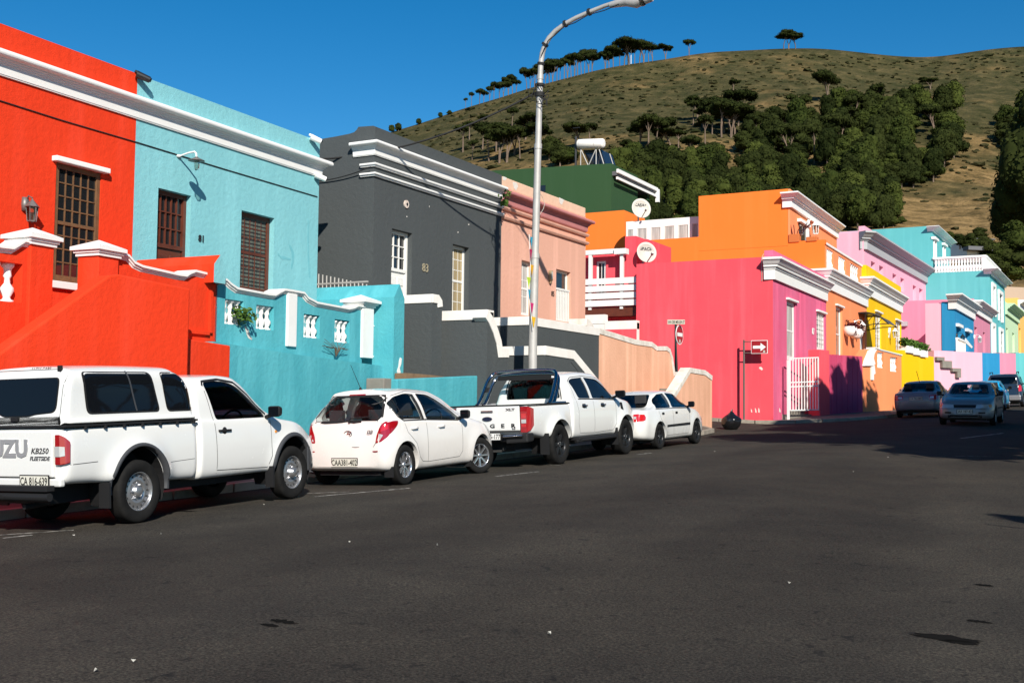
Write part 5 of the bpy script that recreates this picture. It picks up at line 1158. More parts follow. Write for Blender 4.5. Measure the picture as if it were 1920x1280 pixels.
# solar geyser
SH_ = PERP(61); z0 = zG; gy = root('solar_water_heater', SH_.P(SH_.u(1108,290), z0), 'white solar water tank on a steel frame on the green house roof', 'water heater')
q = MB(); a, za = SH_.uz(1083,270.5); c, zc = SH_.uz(1133,269); r_ = (SH_.uz(1108,261)[1]-SH_.uz(1108,279)[1])/2; A_, B_ = SH_.P(a,za), SH_.P(c,zc); dv_ = (B_-A_)
q.tube([A_, A_+dv_*.02, A_+dv_*.06, A_+dv_*.94, A_+dv_*.98, B_], [r_*.6, r_*.88, r_, r_, r_*.88, r_*.6], 18); q.build('tank', X['tank'], gy)
q = MB(); 
for f_ in (.12,.68): p = A_+dv_*f_; q.tube([p-dv_*.005, p+dv_*.005], r_*1.02, 16)
def lg(pa, pb): q.tube([pa, pb], .035, 5)
b0, b1 = A_+dv_*.12-Vector((0,0,r_)), A_+dv_*.7-Vector((0,0,r_)); g0_, g1_ = Vector((b0.x,b0.y,z0)), Vector((b1.x,b1.y,z0))
lg(b0,g0_); lg(b1,g1_); lg(b0,g1_+Vector((-.4,0,0))); lg(b1,g0_+Vector((.4,0,0))); off = Vector((.15,.9,0)); lg(b0+off,g0_+off); lg(b1+off,g1_+off)
pr = A_+dv_*.8-Vector((0,0,r_)); pe_ = Vector((SH_.P(SH_.u(1150,318),0).x, 60.6, zG-1.2)); lg(pr, pe_); lg(pr+Vector((0,1.6,0)), pe_+Vector((0,1.6,0))); q.build('frame', X['galv'], gy)
q = MB(); q.hexa([b0+Vector((0,.3,0)), pr+Vector((0,.3,0)), pe_+Vector((0,.3,.1)), g0_+Vector((.6,.3,.1)), b0+Vector((0,2,0)), pr+Vector((0,2,0)), pe_+Vector((0,2,.1)), g0_+Vector((.6,2,.1))]); q.build('collector', X['solar'], gy)
q = MB(); p = SH_.P(SH_.u(1079.5,300), z0); q.tube([p, Vector((p.x,p.y,SH_.uz(1080,256)[1]))], .07, 6); q.tube([p+Vector((-.2,0,2.6)),p+Vector((.25,0,2.6))], .03, 5); tag(q.build('roof_antenna', X['iron']), 'black vent pipe and aerial beside the white roof tank', 'antenna')
# satellite dishes
def dish(px, py, Y, rr, lab, txt):
    fr = PERP(Y); u, z = fr.uz(px, py); c = fr.P(u, z); o = root('satellite_dish', c-Vector((0,0,rr)), lab, 'satellite dish', 'satellite dishes')
    n_ = Vector((.62,-.76,.22)).normalized(); xx = Vector((0,0,1)).cross(n_).normalized(); yy = n_.cross(xx); vs_ = [c-n_*.1]; fs = []; K = 28
    for j in range(1,6):
        r_ = rr*j/5
        for k in range(K): a = 2*pi*k/K; vs_.append(c + xx*cos(a)*r_ + yy*sin(a)*r_*1.06 + n_*(.16*(j/5)**2-.1))
    fs += [(0,1+k,1+(k+1)%K) for k in range(K)]+[(1+(j-1)*K+k, 1+j*K+k, 1+j*K+(k+1)%K, 1+(j-1)*K+(k+1)%K) for j in range(1,5) for k in range(K)]
    q = MB(); q.add(vs_, fs, 0, True); s_ = q.build('reflector', X['dish'], o); sm = s_.modifiers.new('s','SOLIDIFY'); sm.thickness = .02
    q = MB(); q.tube([c-n_*.1, c-n_*.5, c-n_*.5-Vector((0,0,rr*1.1))], .04, 6); q.tube([c-yy*rr*1.0, c-yy*rr*.8+n_*.75], .025, 5); q.tube([c-yy*rr*.8+n_*.7, c-yy*rr*.75+n_*.85], [.06,.05], 8); q.build('arm', X['galv'], o)
    Mx = Matrix(((xx.x,yy.x,n_.x,0),(xx.y,yy.y,n_.y,0),(xx.z,yy.z,n_.z,0),(0,0,0,1)))
    text_mesh(txt, rr*.42, 'dish_lettering', X['letter'], o, Matrix.Translation(c+n_*-.02+yy*rr*.42)@Mx, .002, bold=.004)
dish(1202, 391, 54.0, .5, 'upper cream satellite dish by the green veranda', 'CASA+'); dish(1212, 473.5, 44.2, .42, 'lower cream satellite dish above the pink wall', 'SPACE')
# spikes on the alley wall
q = MB(); SA = Fr(FG.P(0,0).x, 21.6, R(90)); z0 = SA.uz(640,536)[1]
for k in range(14): u = SA.u(590+k*7.5, 520); z = SA.uz(590+k*7.5, 512)[1]-.02*k; q.tube([SA.P(u,z0-.3),SA.P(u,z)], .02, 5)
q.fbox(SA, SA.u(585,520), SA.u(690,520), z0+.05, z0+.09, -.02, .02); tag(q.build('spiked_fence', X['galv']), 'row of rusty steel spikes in the alley beside the grey house', 'fence')
# plants
u, z = FB.uz(445, 596); leafblob('small_plant', [(FB.P(u,z,.12),.16),(FB.P(u+.12,z+.05,.16),.14),(FB.P(u-.1,z+.1,.1),.12)], X['leaf'], None, .05, 150, 'leafy green plant growing through the first turquoise baluster opening', 'plant')
u, z = FG.uz(946, 368, .36); leafblob('small_plant', [(FG.P(u,z,.36),.2),(FG.P(u,z-.2,.36),.12)], X['leaf'], None, .06, 90, 'green weed hanging from the end of the white cornice', 'plant')
q = MB(); u, z = FB.uz(622, 660)
for k in range(16): a = random.uniform(-1,1); q.tube([FB.P(u,z-.1,.1), FB.P(u+a*.12,z+.08,.14), FB.P(u+a*.5,z+random.uniform(.05,.28),.1)], .006, 4)
tag(q.build('dry_weed', X['twig']), 'dry twiggy weed on the turquoise ledge', 'plant')
# ================================================================== VEHICLES
def pch(T):                            # monotone cubic through control points
    xs = [t[0] for t in T]; ys = [t[1] for t in T]; n = len(xs)
    d = [(ys[i+1]-ys[i])/(xs[i+1]-xs[i]) for i in range(n-1)]; m = [d[0]]+[0 if d[i-1]*d[i] <= 0 else 2*d[i-1]*d[i]/(d[i-1]+d[i]) for i in range(1,n-1)]+[d[-1]]
    def f(x):
        if x <= xs[0]: return ys[0]
        if x >= xs[-1]: return ys[-1]
        i = max(k for k in range(n-1) if xs[k] <= x); h = xs[i+1]-xs[i]; t = (x-xs[i])/h
        return (2*t**3-3*t*t+1)*ys[i]+(t**3-2*t*t+t)*h*m[i]+(-2*t**3+3*t*t)*ys[i+1]+(t**3-t*t)*h*m[i+1]
    return f
def chaikin(P, it=2):
    for _ in range(it):
        Q = [P[0]]
        for i in range(len(P)-1):
            a, b_ = P[i], P[i+1]
            Q += [(a[0]*.75+b_[0]*.25, a[1]*.75+b_[1]*.25), (a[0]*.25+b_[0]*.75, a[1]*.25+b_[1]*.75)]
        Q.append(P[-1]); P = Q
    return P
class Shell:
    """lofted vehicle body; y forward, x right, z up"""
    def __init__(s, y0, y1, zt, zb, w, zs, wr, rear=None, front=None, fall=.7, n=64, bulges=(), crown=.03, rnd=.07, endr=.06, tum=.5):
        s.y0, s.y1 = y0, y1; s.zt, s.zb, s.w, s.zs, s.wr = map(lambda a: pch(a) if isinstance(a, (list,tuple)) else (lambda y, a=a: a), (zt,zb,w,zs,wr))
        s.rear = pch(rear) if rear else None; s.front = pch(front) if front else None; s.fall = fall; s.bul = bulges; s.crown = crown; s.rnd = rnd
        ys = []; L_ = y1-y0
        for i in range(n+1):
            ys.append(y0+L_*i/n)
        for e in (.004,.012,.025,.045,.07): ys += [y0+e, y1-e]
        s.ys = sorted(set(round(v,4) for v in ys)); s.endr = endr; s.tum = tum
    def sec(s, y, ins=0, zfl=None):
        zt, zb, w, zs, wr = s.zt(y), s.zb(y), s.w(y), s.zs(y), s.wr(y); zs = min(zs, zt-.03)
        e = min(y-s.y0, s.y1-y); 
        if e < s.endr: k = s.endr-sqrt(max(0, s.endr**2-(s.endr-e)**2)); w -= k; wr = min(wr, w-.05) if wr > w-.05 else wr-k; zt -= k*.8; zb += k*.6; zs -= k*.5
        H = zt-zs; wsh = w-.025
        P = [(0,zb),(w*.6,zb),(w-.1,zb+.0),(w-.03,zb+.05),(w-.008,zb+(zs-zb)*.25),(w,zb+(zs-zb)*.5),(w-.004,zb+(zs-zb)*.78),(wsh,zs-.01)]
        if H > .3:
            P += [(wsh-.03,zs+.03),(wsh+(wr-wsh)*s.tum*.85,zs+H*.45),(wr+.03,zt-s.rnd*1.9),(wr-.02,zt-s.rnd*.75),(wr-s.rnd*1.6,zt-s.crown*.8),(wr*.5,zt-s.crown*.25),(0,zt)]
        else:
            t = H/.3; g = lambda a, b_: (a[0]+(b_[0]-a[0])*t, a[1]+(b_[1]-a[1])*t)
            P += [g((wsh-.015,zs+H*.15),(wsh-.03,zs+.03)), g((wsh-.035,zs+H*.5),(wsh+(wr-wsh)*s.tum*.85,zs+H*.45)), g((wsh-.07,zs+H*.75),(wr+.03,zt-s.rnd*1.9)), g((wsh-.14,zs+H*.88),(wr-.02,zt-s.rnd*.75)), g((wsh*.72,zs+H*.96),(wr-s.rnd*1.6,zt-s.crown*.8)), g((wsh*.4,zt-.004),(wr*.5,zt-s.crown*.25)), (0,zt)]
        if ins:
            P = [(max(0,a-ins) if a > 0 else 0, (b_-ins*.8 if b_ > zs else b_)) for a, b_ in P]
            P = [(a, max(b_, zfl)) for a, b_ in P]
        return chaikin(P)
    def X_(s, x, y, z):
        # side bulges (wheel flares)
        for (yc, zc, r_, amp) in s.bul:
            d = sqrt((y-yc)**2+(z-zc)**2); 
            if abs(x) > .4: x += (1 if x > 0 else -1)*amp*exp(-max(0, abs(d-r_*.9)-.03)**2/.02)*(1 if z < zc+r_*1.8 else 0)
        if s.rear:
            k = max(0, 1-(y-s.y0)/s.fall); k = k*k*(3-2*k); y += s.rear(z)*k
        if s.front:
            k = max(0, 1-(s.y1-y)/s.fall); k = k*k*(3-2*k); y -= s.front(z)*k
        return (x, y, z)
    def mesh(s, ya=None, yb=None, ins=0, zfl=None):
        ys = [y for y in s.ys if (ya is None or y >= ya) and (yb is None or y <= yb)]
        if ya is not None and ys[0] > ya: ys = [ya]+ys
        if yb is not None and ys[-1] < yb: ys = ys+[yb]
        b = MB(); vs_ = []; m = None
        for y in ys:
            P = s.sec(y, ins, zfl); ring = P + [(-a, c) for a, c in reversed(P[1:-1])]; m = len(ring)
            vs_ += [s.X_(a, y, c) for a, c in ring]
        n = len(ys)
        fs = [(i*m+k, i*m+(k+1)%m, (i+1)*m+(k+1)%m, (i+1)*m+k) for i in range(n-1) for k in range(m)]
        fs = [tuple(reversed(f)) for f in fs]
        b.add(vs_, fs, 0, True); b.add([vs_[k] for k in range(m)], [tuple(range(m))], 0); b.add(vs_[-m:], [tuple(reversed(range(m)))], 0)
        return b
def weld(o, d=1e-4):
    b = bmesh.new(); b.from_mesh(o.data); bmesh.ops.remove_doubles(b, verts=b.verts, dist=d); bmesh.ops.recalc_face_normals(b, faces=b.faces)
    b.to_mesh(o.data); b.free()
def bvh_of(o):
    b = bmesh.new(); b.from_mesh(o.data); t = BVHTree.FromBMesh(b); b.free(); return t
def cut(o, cutters):
    par_ = o.parent; o.parent = None
    for c in cutters:
        m = o.modifiers.new('c', 'BOOLEAN'); m.object = c; m.operation = 'DIFFERENCE'; m.solver = 'EXACT'
    bpy.context.view_layer.update(); dg = bpy.context.evaluated_depsgraph_get()
    me = bpy.data.meshes.new_from_object(o.evaluated_get(dg)); o.modifiers.clear(); old = o.data; o.data = me; bpy.data.meshes.remove(old)
    for c in cutters: d = c.data; bpy.data.objects.remove(c); bpy.data.meshes.remove(d)
    o.parent = par_
    # smooth shading with sharp edges by angle
    b = bmesh.new(); b.from_mesh(me)
    for f in b.faces: f.smooth = True
    for e in b.edges:
        if len(e.link_faces) == 2 and e.calc_face_angle(0) > R(32): e.smooth = False
    b.to_mesh(me); b.free()
_tm = mat('tmp', (1,1,1))
def prismX(poly, x0, x1):              # (y,z) polygon through x
    n = len(poly); vs_ = [(x0,a,b_) for a,b_ in poly]+[(x1,a,b_) for a,b_ in poly]; q = MB()
    q.add(vs_, [tuple(range(n)), tuple(reversed(range(n,2*n)))]+[(i,n+i,n+(i+1)%n,(i+1)%n) for i in range(n)]); o = q.build('cut', _tm); weld(o); return o
def prismY(poly, y0, y1):
    n = len(poly); vs_ = [(a,y0,b_) for a,b_ in poly]+[(a,y1,b_) for a,b_ in poly]; q = MB()
    q.add(vs_, [tuple(range(n)), tuple(reversed(range(n,2*n)))]+[(i,n+i,n+(i+1)%n,(i+1)%n) for i in range(n)]); o = q.build('cut', _tm); weld(o); return o
def cyl_cut(y, z, r_, x0, x1):
    q = MB(); q.tube([(x0,y,z),(x1,y,z)], r_, 40); o = q.build('cut', _tm); weld(o); return o
def rounded(poly, r_=.05, k=4):
    out = []; n = len(poly)
    rr = r_ if isinstance(r_, (list,tuple)) else [r_]*n
    for i in range(n):
        p = Vector(poly[i]); a = (Vector(poly[i-1])-p); c = (Vector(poly[(i+1)%n])-p); q_ = min(rr[i], a.length*.45, c.length*.45)
        A_, B_ = p+a.normalized()*q_, p+c.normalized()*q_
        for j in range(k+1): t = j/k; out.append(tuple(A_*(1-t)**2+p*2*t*(1-t)+B_*t*t))
    return out
def drape(bv, poly, axis, side, off, step=.07, back=3.0):
    """drape polygon on the shell. axis 'x': poly (y,z) from side x=side*; axis 'y': poly (x,z) from y=side*; axis 'z': poly (x,y) from above"""
    bm_ = bmesh.new(); vs_ = [bm_.verts.new((a,b_,0)) for a,b_ in poly]; bm_.faces.new(vs_)
    mn = [min(p[i] for p in poly) for i in (0,1)]; mx = [max(p[i] for p in poly) for i in (0,1)]
    for ax in (0,1):
        n = int((mx[ax]-mn[ax])/step)
        for k in range(1, n+1):
            co = [0,0,0]; co[ax] = mn[ax]+(mx[ax]-mn[ax])*k/(n+1); no = [0,0,0]; no[ax] = 1
            bmesh.ops.bisect_plane(bm_, geom=bm_.verts[:]+bm_.edges[:]+bm_.faces[:], plane_co=co, plane_no=no)
    bad = []
    for v in bm_.verts:
        a, b_ = v.co.x, v.co.y
        if axis == 'x': o_, d_ = Vector((side*back,a,b_)), Vector((-side,0,0))
        elif axis == 'y': o_, d_ = Vector((a,side*back+(0),b_)), Vector((0,-side,0))
        else: o_, d_ = Vector((a,b_,back)), Vector((0,0,-1))
        if axis == 'y': o_.y = side*8
        h_, n_, _, _ = bv.ray_cast(o_, d_)
        if h_ is None or (axis == 'x' and side*h_.x < .5): bad.append(v); v.co = o_; continue
        v.co = h_ - d_*off
    if bad: bmesh.ops.delete(bm_, geom=bad, context='VERTS')
    q = MB(); bm_.verts.index_update(); vl = [tuple(v.co) for v in bm_.verts]
    fs = []
    for f in bm_.faces:
        idx = [v.index for v in f.verts]; nn = f.normal.copy(); f.normal_update(); nn = f.normal
        want = {'x': Vector((side,0,0)), 'y': Vector((0,side,0)), 'z': Vector((0,0,1))}[axis]
        fs.append(tuple(idx) if nn.dot(want) > 0 else tuple(reversed(idx)))
    q.add(vl, fs, 0, True); bm_.free(); return q
def line_on(bv, pts, axis, side, w_=.009, off=.0015, step=.05):   # dark shut-line ribbon following the surface
    q = MB(); P = []
    for i in range(len(pts)-1):
        a, b_ = Vector(pts[i]), Vector(pts[i+1]); n = max(1, int((b_-a).length/step))
        for k in range(n+(i == len(pts)-2)): P.append(a.lerp(b_, k/n))
    vs_ = []
    for i, p in enumerate(P):
        t = (P[min(i+1,len(P)-1)]-P[max(i-1,0)]).normalized(); nrm = Vector((-t.y,t.x))*w_/2
        for e in (p-nrm, p+nrm):
            if axis == 'x': o_, d_ = Vector((side*3,e.x,e.y)), Vector((-side,0,0))
            elif axis == 'y': o_, d_ = Vector((e.x,side*8,e.y)), Vector((0,-side,0))
            else: o_, d_ = Vector((e.x,e.y,3)), Vector((0,0,-1))
            h_ = bv.ray_cast(o_, d_)[0]; vs_.append((h_ - d_*off) if h_ else (vs_[-1] if vs_ else o_))
    n = len(P); f1 = [(2*i,2*i+1,2*i+3,2*i+2) for i in range(n-1)]
    q.add(vs_, f1); return q
def merge(*mbs):
    q = MB()
    for m in mbs:
        n = len(q.v); q.v += m.v; q.f += [tuple(n+i for i in f) for f in m.f]; q.m += m.m; q.sm += m.sm
    return q
V = {}
V['white'] = mat('white_car_paint', (.7,.7,.68), .22, spec=.5, Coat_Weight=.6, Coat_Roughness=.04)
V['cream'] = mat('warm_white_car_paint', (.75,.72,.685), .2, spec=.5, Coat_Weight=.6, Coat_Roughness=.04)
def dusty(m, amt=.35):
    b = m.node_tree.nodes['Principled BSDF']; c = tuple(b.inputs['Base Color'].default_value)[:3]
    tc = N(m, 'ShaderNodeTexCoord'); sp = N(m, 'ShaderNodeSeparateXYZ'); L(m, tc.outputs['Object'], sp.inputs[0])
    mr = N(m, 'ShaderNodeMapRange'); L(m, sp.outputs[2], mr.inputs[0]); mr.inputs[1].default_value = .3; mr.inputs[2].default_value = .75; mr.inputs[3].default_value = amt; mr.inputs[4].default_value = 0
    n = noise_node(m, 3, 5, .65); ml = N(m, 'ShaderNodeMath', operation='MULTIPLY'); L(m, mr.outputs[0], ml.inputs[0]); L(m, n.outputs[0], ml.inputs[1])
    L(m, mix(m, ml.outputs[0], c, (.3,.25,.2)), b.inputs['Base Color'])
    r = ramp(m, n.outputs[0], [(.35, (.16,.16,.16)), (.7, (.32,.32,.32))]); L(m, r.outputs[0], b.inputs['Roughness'])
for k_ in ('white','cream'): dusty(V[k_])
V['silver'] = mat('silver_car_paint', (.22,.22,.23), .4, .25, Coat_Weight=.5)
V['silver2'] = mat('dark_silver_car_paint', (.17,.165,.18), .4, .25, Coat_Weight=.5)
V['blue'] = mat('sky_blue_car_paint', (.02,.33,.6), .3, Coat_Weight=.5)
V['navy'] = mat('dark_blue_car_paint', (.012,.02,.035), .2, Coat_Weight=.8)
V['tyre'] = rough_paint('tyre_rubber', (.009,.009,.009), .8, .5, 8, (.02,.019,.018), bump=.3, spec=.15)
V['rim'] = rough_paint('rim_steel', (.45,.45,.46), .3, .3, 10, (.22,.2,.18), metal=.8)
V['rimbright'] = mat('polished_alloy', (.62,.62,.64), .2, .9)
V['rimblack'] = mat('black_rim', (.012,.012,.013), .3)
V['chrome'] = mat('chrome', (.42,.42,.44), .1, 1.0)
V['plastic'] = mat('dark_plastic', (.014,.014,.015), .6, spec=.25)
V['grey_plastic'] = mat('grey_plastic', (.045,.047,.052), .6)
V['seam'] = mat('panel_gap', (.03,.03,.03), .9)
V['tint'] = tinted_glass('tinted_glass', (.32,.34,.36)); V['dark'] = mat('dark_car_glass', (.005,.006,.008), .03, spec=.3)
V['clear'] = tinted_glass('clear_car_glass', (.8,.86,.88), 1.33)
V['tail'] = mat('red_tail_lens', (.3,.004,.008), .12, spec=.8, Coat_Weight=1.0)
V['tail2'] = mat('bright_red_lens', (.5,.012,.015), .1, spec=.8, Coat_Weight=1.0)
V['lens'] = mat('clear_lens', (.55,.55,.55), .12, .3)
V['amber'] = mat('amber_lens', (.7,.25,.04), .2)
V['plate'] = mat('number_plate', (.62,.6,.52), .5)
V['ink'] = mat('plate_ink', (.01,.01,.01), .5)
V['badge'] = mat('badge_chrome', (.3,.3,.32), .18, .9)
V['seat'] = mat('seat_cloth', (.02,.02,.023), .9)
V['cabin'] = mat('cabin_plastic', (.03,.03,.032), .8)
def wheel(par, x, y, r_, wd, style, rz=0, rr=None, side=1):
    w = bpy.data.objects.new('wheel', None); C.objects.link(w); w.parent = par; w.location = (x, y, r_); w.rotation_euler = (0,0,rz); w.empty_display_size = .1
    rr = rr or r_*.62; q = MB(); h = wd/2
    prof = [(rr*.98,-h*.8),(rr*1.02,-h*.92),(r_*.86,-h),(r_*.95,-h*.93),(r_*.99,-h*.74),(r_,-h*.5),(r_,h*.5),(r_*.99,h*.74),(r_*.95,h*.93),(r_*.86,h),(rr*1.02,h*.92),(rr*.98,h*.8)]
    q.lathe(prof, (0,0,0), 'x', 40); q.build('tyre', V['tyre'], w)
    # tread blocks
    s = side; q = MB(); mr = {'steel':V['rim'],'alloy':V['rimbright'],'black':V['rimblack'],'hub':V['rim']}[style]
    o = h*.78*s
    q.lathe([(rr*1.0,o),(rr*.98,o+.008*s),(rr*.93,o-.004*s),(rr*.9,o-.05*s),(rr*.88,-h*.6*s)][::s], (0,0,0), 'x', 40)
    fy = []
    if style in ('steel','hub'):
        q.lathe([(rr*.9,o-.05*s),(rr*.84,o-.035*s),(rr*.74,o-.045*s),(rr*.62,o-.02*s),(rr*.5,o-.03*s),(rr*.42,o-.045*s),(rr*.3,o-.04*s),(rr*.27,o+(.005 if style=='steel' else .045)*s),(rr*.2,o+(.012 if style=='steel' else .055)*s),(.0,o+(.012 if style=='steel' else .058)*s)][::s], (0,0,0), 'x', 40)
        for k in range(16): a = 2*pi*k/16; cy, cz = rr*.79*cos(a), rr*.79*sin(a); q.tube([(o-.075*s,cy,cz),(o-.028*s,cy,cz)], rr*.052, 8, 1)
        q.build('rim', [mr, V['seam']], w)
        q = MB()
        for k in range(6): a = 2*pi*k/6; q.tube([(o-.05*s,rr*.37*cos(a),rr*.37*sin(a)),(o-.01*s,rr*.37*cos(a),rr*.37*sin(a))], rr*.045, 6)
        q.build('wheel_nuts', V['rimbright'], w)
    else:
        ns = 8 if style == 'alloy' else 6
        for k in range(ns):
            a = 2*pi*k/ns; c_, s_ = cos(a), sin(a); e = lambda r0, t, xx: (xx, r0*c_-t*s_, r0*s_+t*c_)
            for tw in ((-.0,) if style == 'alloy' else (-.06,.06)):
                q.hexa([e(rr*.18,-rr*.09+tw*rr,o-.055*s),e(rr*.93,-rr*.08+tw*1.6*rr,o-.05*s),e(rr*.93,rr*.08+tw*1.6*rr,o-.05*s),e(rr*.18,rr*.09+tw*rr,o-.055*s),e(rr*.18,-rr*.07+tw*rr,o-.02*s),e(rr*.93,-rr*.045+tw*1.6*rr,o-.012*s),e(rr*.93,rr*.045+tw*1.6*rr,o-.012*s),e(rr*.18,rr*.07+tw*rr,o-.02*s)])
        q.lathe([(rr*.24,o-.06*s),(rr*.23,o-.015*s),(rr*.14,o-.005*s),(0,o-.004*s)][::s], (0,0,0), 'x', 24); q.build('rim', mr, w)
        q = MB(); q.lathe([(rr*.9,o-.1*s),(0,o-.1*s)][::s], (0,0,0), 'x', 30); q.lathe([(rr*.55,o-.09*s),(rr*.55,o-.085*s),(0,o-.085*s)][::s], (0,0,0), 'x', 30); q.build('brake_disc', V['seam'] if style == 'black' else V['plastic'], w)
        q = MB()
        for k in range(5): a = 2*pi*k/5+.3; q.tube([(o-.03*s,rr*.16*cos(a),rr*.16*sin(a)),(o-.0*s,rr*.16*cos(a),rr*.16*sin(a))], rr*.035, 6)
        q.build('wheel_nuts', V['rimbright'], w)
    return w
def txt(par, s, size, x, y, z, m, name='lettering', face='rear', tilt=0, **k):
    if face == 'rear': M = Matrix(((1,0,0,x),(0,0,-1,y),(0,1,0,z),(0,0,0,1)))
    else: M = Matrix(((-1,0,0,x),(0,0,1,y),(0,1,0,z),(0,0,0,1)))
    if tilt: M = M @ Matrix.Rotation(tilt, 4, 'X')
    return text_mesh(s, size, name, m, par, M, k.pop('ext', .002), **k)
def plate(par, s, x, y, z, wd=.44, hh=.12, face='rear', size=.115, sx=.78, m=None):
    d = -1 if face == 'rear' else 1; q = MB(); q.box(x-wd/2-.012, x+wd/2+.012, min(y,y+.01*d), max(y,y+.01*d), z-hh/2-.012, z+hh/2+.012); b_ = q.build('plate_surround', V['plastic'], par)
    q = MB(); q.box(x-wd/2, x+wd/2, min(y+.01*d,y+.014*d), max(y+.01*d,y+.014*d), z-hh/2, z+hh/2); p_ = q.build('number_plate', m or V['plate'], par)
    txt(p_, s, size, x, y+.0165*d, z-.004, V['ink'], 'plate_lettering', face, ext=.001, sx=sx, bold=.0015)
def seats(par, ys, xs, zb=.55, bench=False):
    for y in ys:
        for x in xs:
            q = MB(); q.box(x-.24, x+.24, y-.05, y+.45, zb-.2, zb+.08); q.hexa([(x-.24,y-.12,zb),(x+.24,y-.12,zb),(x+.24,y+.02,zb),(x-.24,y+.02,zb),(x-.2,y-.3,zb+.58),(x+.2,y-.3,zb+.58),(x+.2,y-.2,zb+.58),(x-.2,y-.2,zb+.58)])
            q.build('seat', V['seat'], par, bevel=.05); q = MB(); q.box(x-.13, x+.13, y-.32, y-.22, zb+.6, zb+.8); q.tube([(x-.05,y-.27,zb+.5),(x-.05,y-.27,zb+.65)],.008,5); q.tube([(x+.05,y-.27,zb+.5),(x+.05,y-.27,zb+.65)],.008,5); q.build('headrest', V['seat'], par, bevel=.04)
def steering(par, x, y, z, r_=.19):
    q = MB(); n = 24; q.tube([(x+r_*cos(2*pi*k/n), y+.08*sin(2*pi*k/n), z+r_*.9*sin(2*pi*k/n)) for k in range(n+1)], .014, 6, cap=False); q.tube([(x-r_,y,z),(x+r_,y,z)], .016, 5); q.build('steering_wheel', V['seat'], par)
def mirror_(par, x, y, z, m, s=1, sx=1.0):
    q = MB(); w = .105*sx; q.hexa([(x-w*.9,y-.05,z-.075),(x+w*.9,y-.05,z-.07),(x+w*.7,y+.06,z-.05),(x-w*.7,y+.06,z-.05),(x-w,y-.05,z+.085),(x+w,y-.05,z+.085),(x+w*.75,y+.06,z+.06),(x-w*.75,y+.06,z+.06)])
    o = q.build('side_mirror', m, par, bevel=.03); q = MB(); q.box(x-w*.8,x+w*.8,y-.055,y-.051,z-.055,z+.065); q.build('mirror_glass', V['dark'], o)
    q = MB(); q.tube([(x-w*.8*s,y+.02,z-.04),(x-.2*s,y+.03,z-.07)], .028, 6); q.build('mirror_arm', V['plastic'], o); return o
def well(par, y, z, r_, s, x0, x1):      # dark inner liner of a wheel arch
    q = MB(); n = 24; vs_ = []
    for k in range(n+1):
        a = R(-25)+R(230)*k/n; vs_ += [(s*x0,y+r_*cos(a),z+r_*sin(a)),(s*x1,y+r_*cos(a),z+r_*sin(a))]
    q.add(vs_, [(2*k,2*k+1,2*k+3,2*k+2) for k in range(n)]); q.add([vs_[2*k] for k in range(n+1)], [tuple(range(n+1))]); q.build('wheel_well', V['plastic'], par)
def arch_trim(bv, yc, zc, r_, side, a0, a1, w_=.06, off=.012):
    n = 30; outer = [(yc+(r_+w_)*cos(a0+(a1-a0)*k/n), zc+(r_+w_)*sin(a0+(a1-a0)*k/n)) for k in range(n+1)]; inn = [(yc+(r_-.004)*cos(a0+(a1-a0)*k/n), zc+(r_-.004)*sin(a0+(a1-a0)*k/n)) for k in range(n+1)]
    q = MB(); vs_ = []
    for k in range(n+1):
        for (a,b_), o_ in ((outer[k],.002),(( (outer[k][0]+inn[k][0])/2,(outer[k][1]+inn[k][1])/2),off),(inn[k],off)):
            h_ = bv.ray_cast(Vector((side*3,a,b_)), Vector((-side,0,0)))[0]
            vs_.append((h_.x+side*o_, a, b_) if h_ else (side*.84,a,b_))
        vs_.append((vs_[-1][0]-side*.1, inn[k][0], inn[k][1]))
    fs = [(i*4+j,i*4+j+1,(i+1)*4+j+1,(i+1)*4+j) for i in range(n) for j in range(3)]; 
    q.add(vs_, fs, 0, True); return q
def car_root(name, label, cat, px, py, Z, theta, halfw, group=None, pitch=.031, sc_=1.0, zs_=1.0):
    """placed so that the outer face of the rear right wheel touches the road under (px,py)"""
    x, y = at(px, Z); a = R(28.5-theta); ux, uy = cos(a), sin(a)   # local +x in world
    cx, cy = x-ux*halfw*sc_, y-uy*halfw*sc_
    o = root(name, (cx, cy, 0), label, cat, group, rz=a, rx=math.atan(pitch)); o.location.z = ground(x, y)*.5+ground(x-2*ux*halfw, y-2*uy*halfw)*.5+.0
    roll = atan2(ground(x,y)-ground(x-2*ux*halfw,y-2*uy*halfw), 2*halfw); o.rotation_euler = (math.atan(pitch), -roll, a); o.scale = (sc_,sc_,sc_*zs_); return o
def undercar(par, w_, y0, y1, z0=.24, z1=.5):
    q = MB(); q.box(-w_, w_, y0, y1, z0, z1); q.build('underbody', V['plastic'], par)
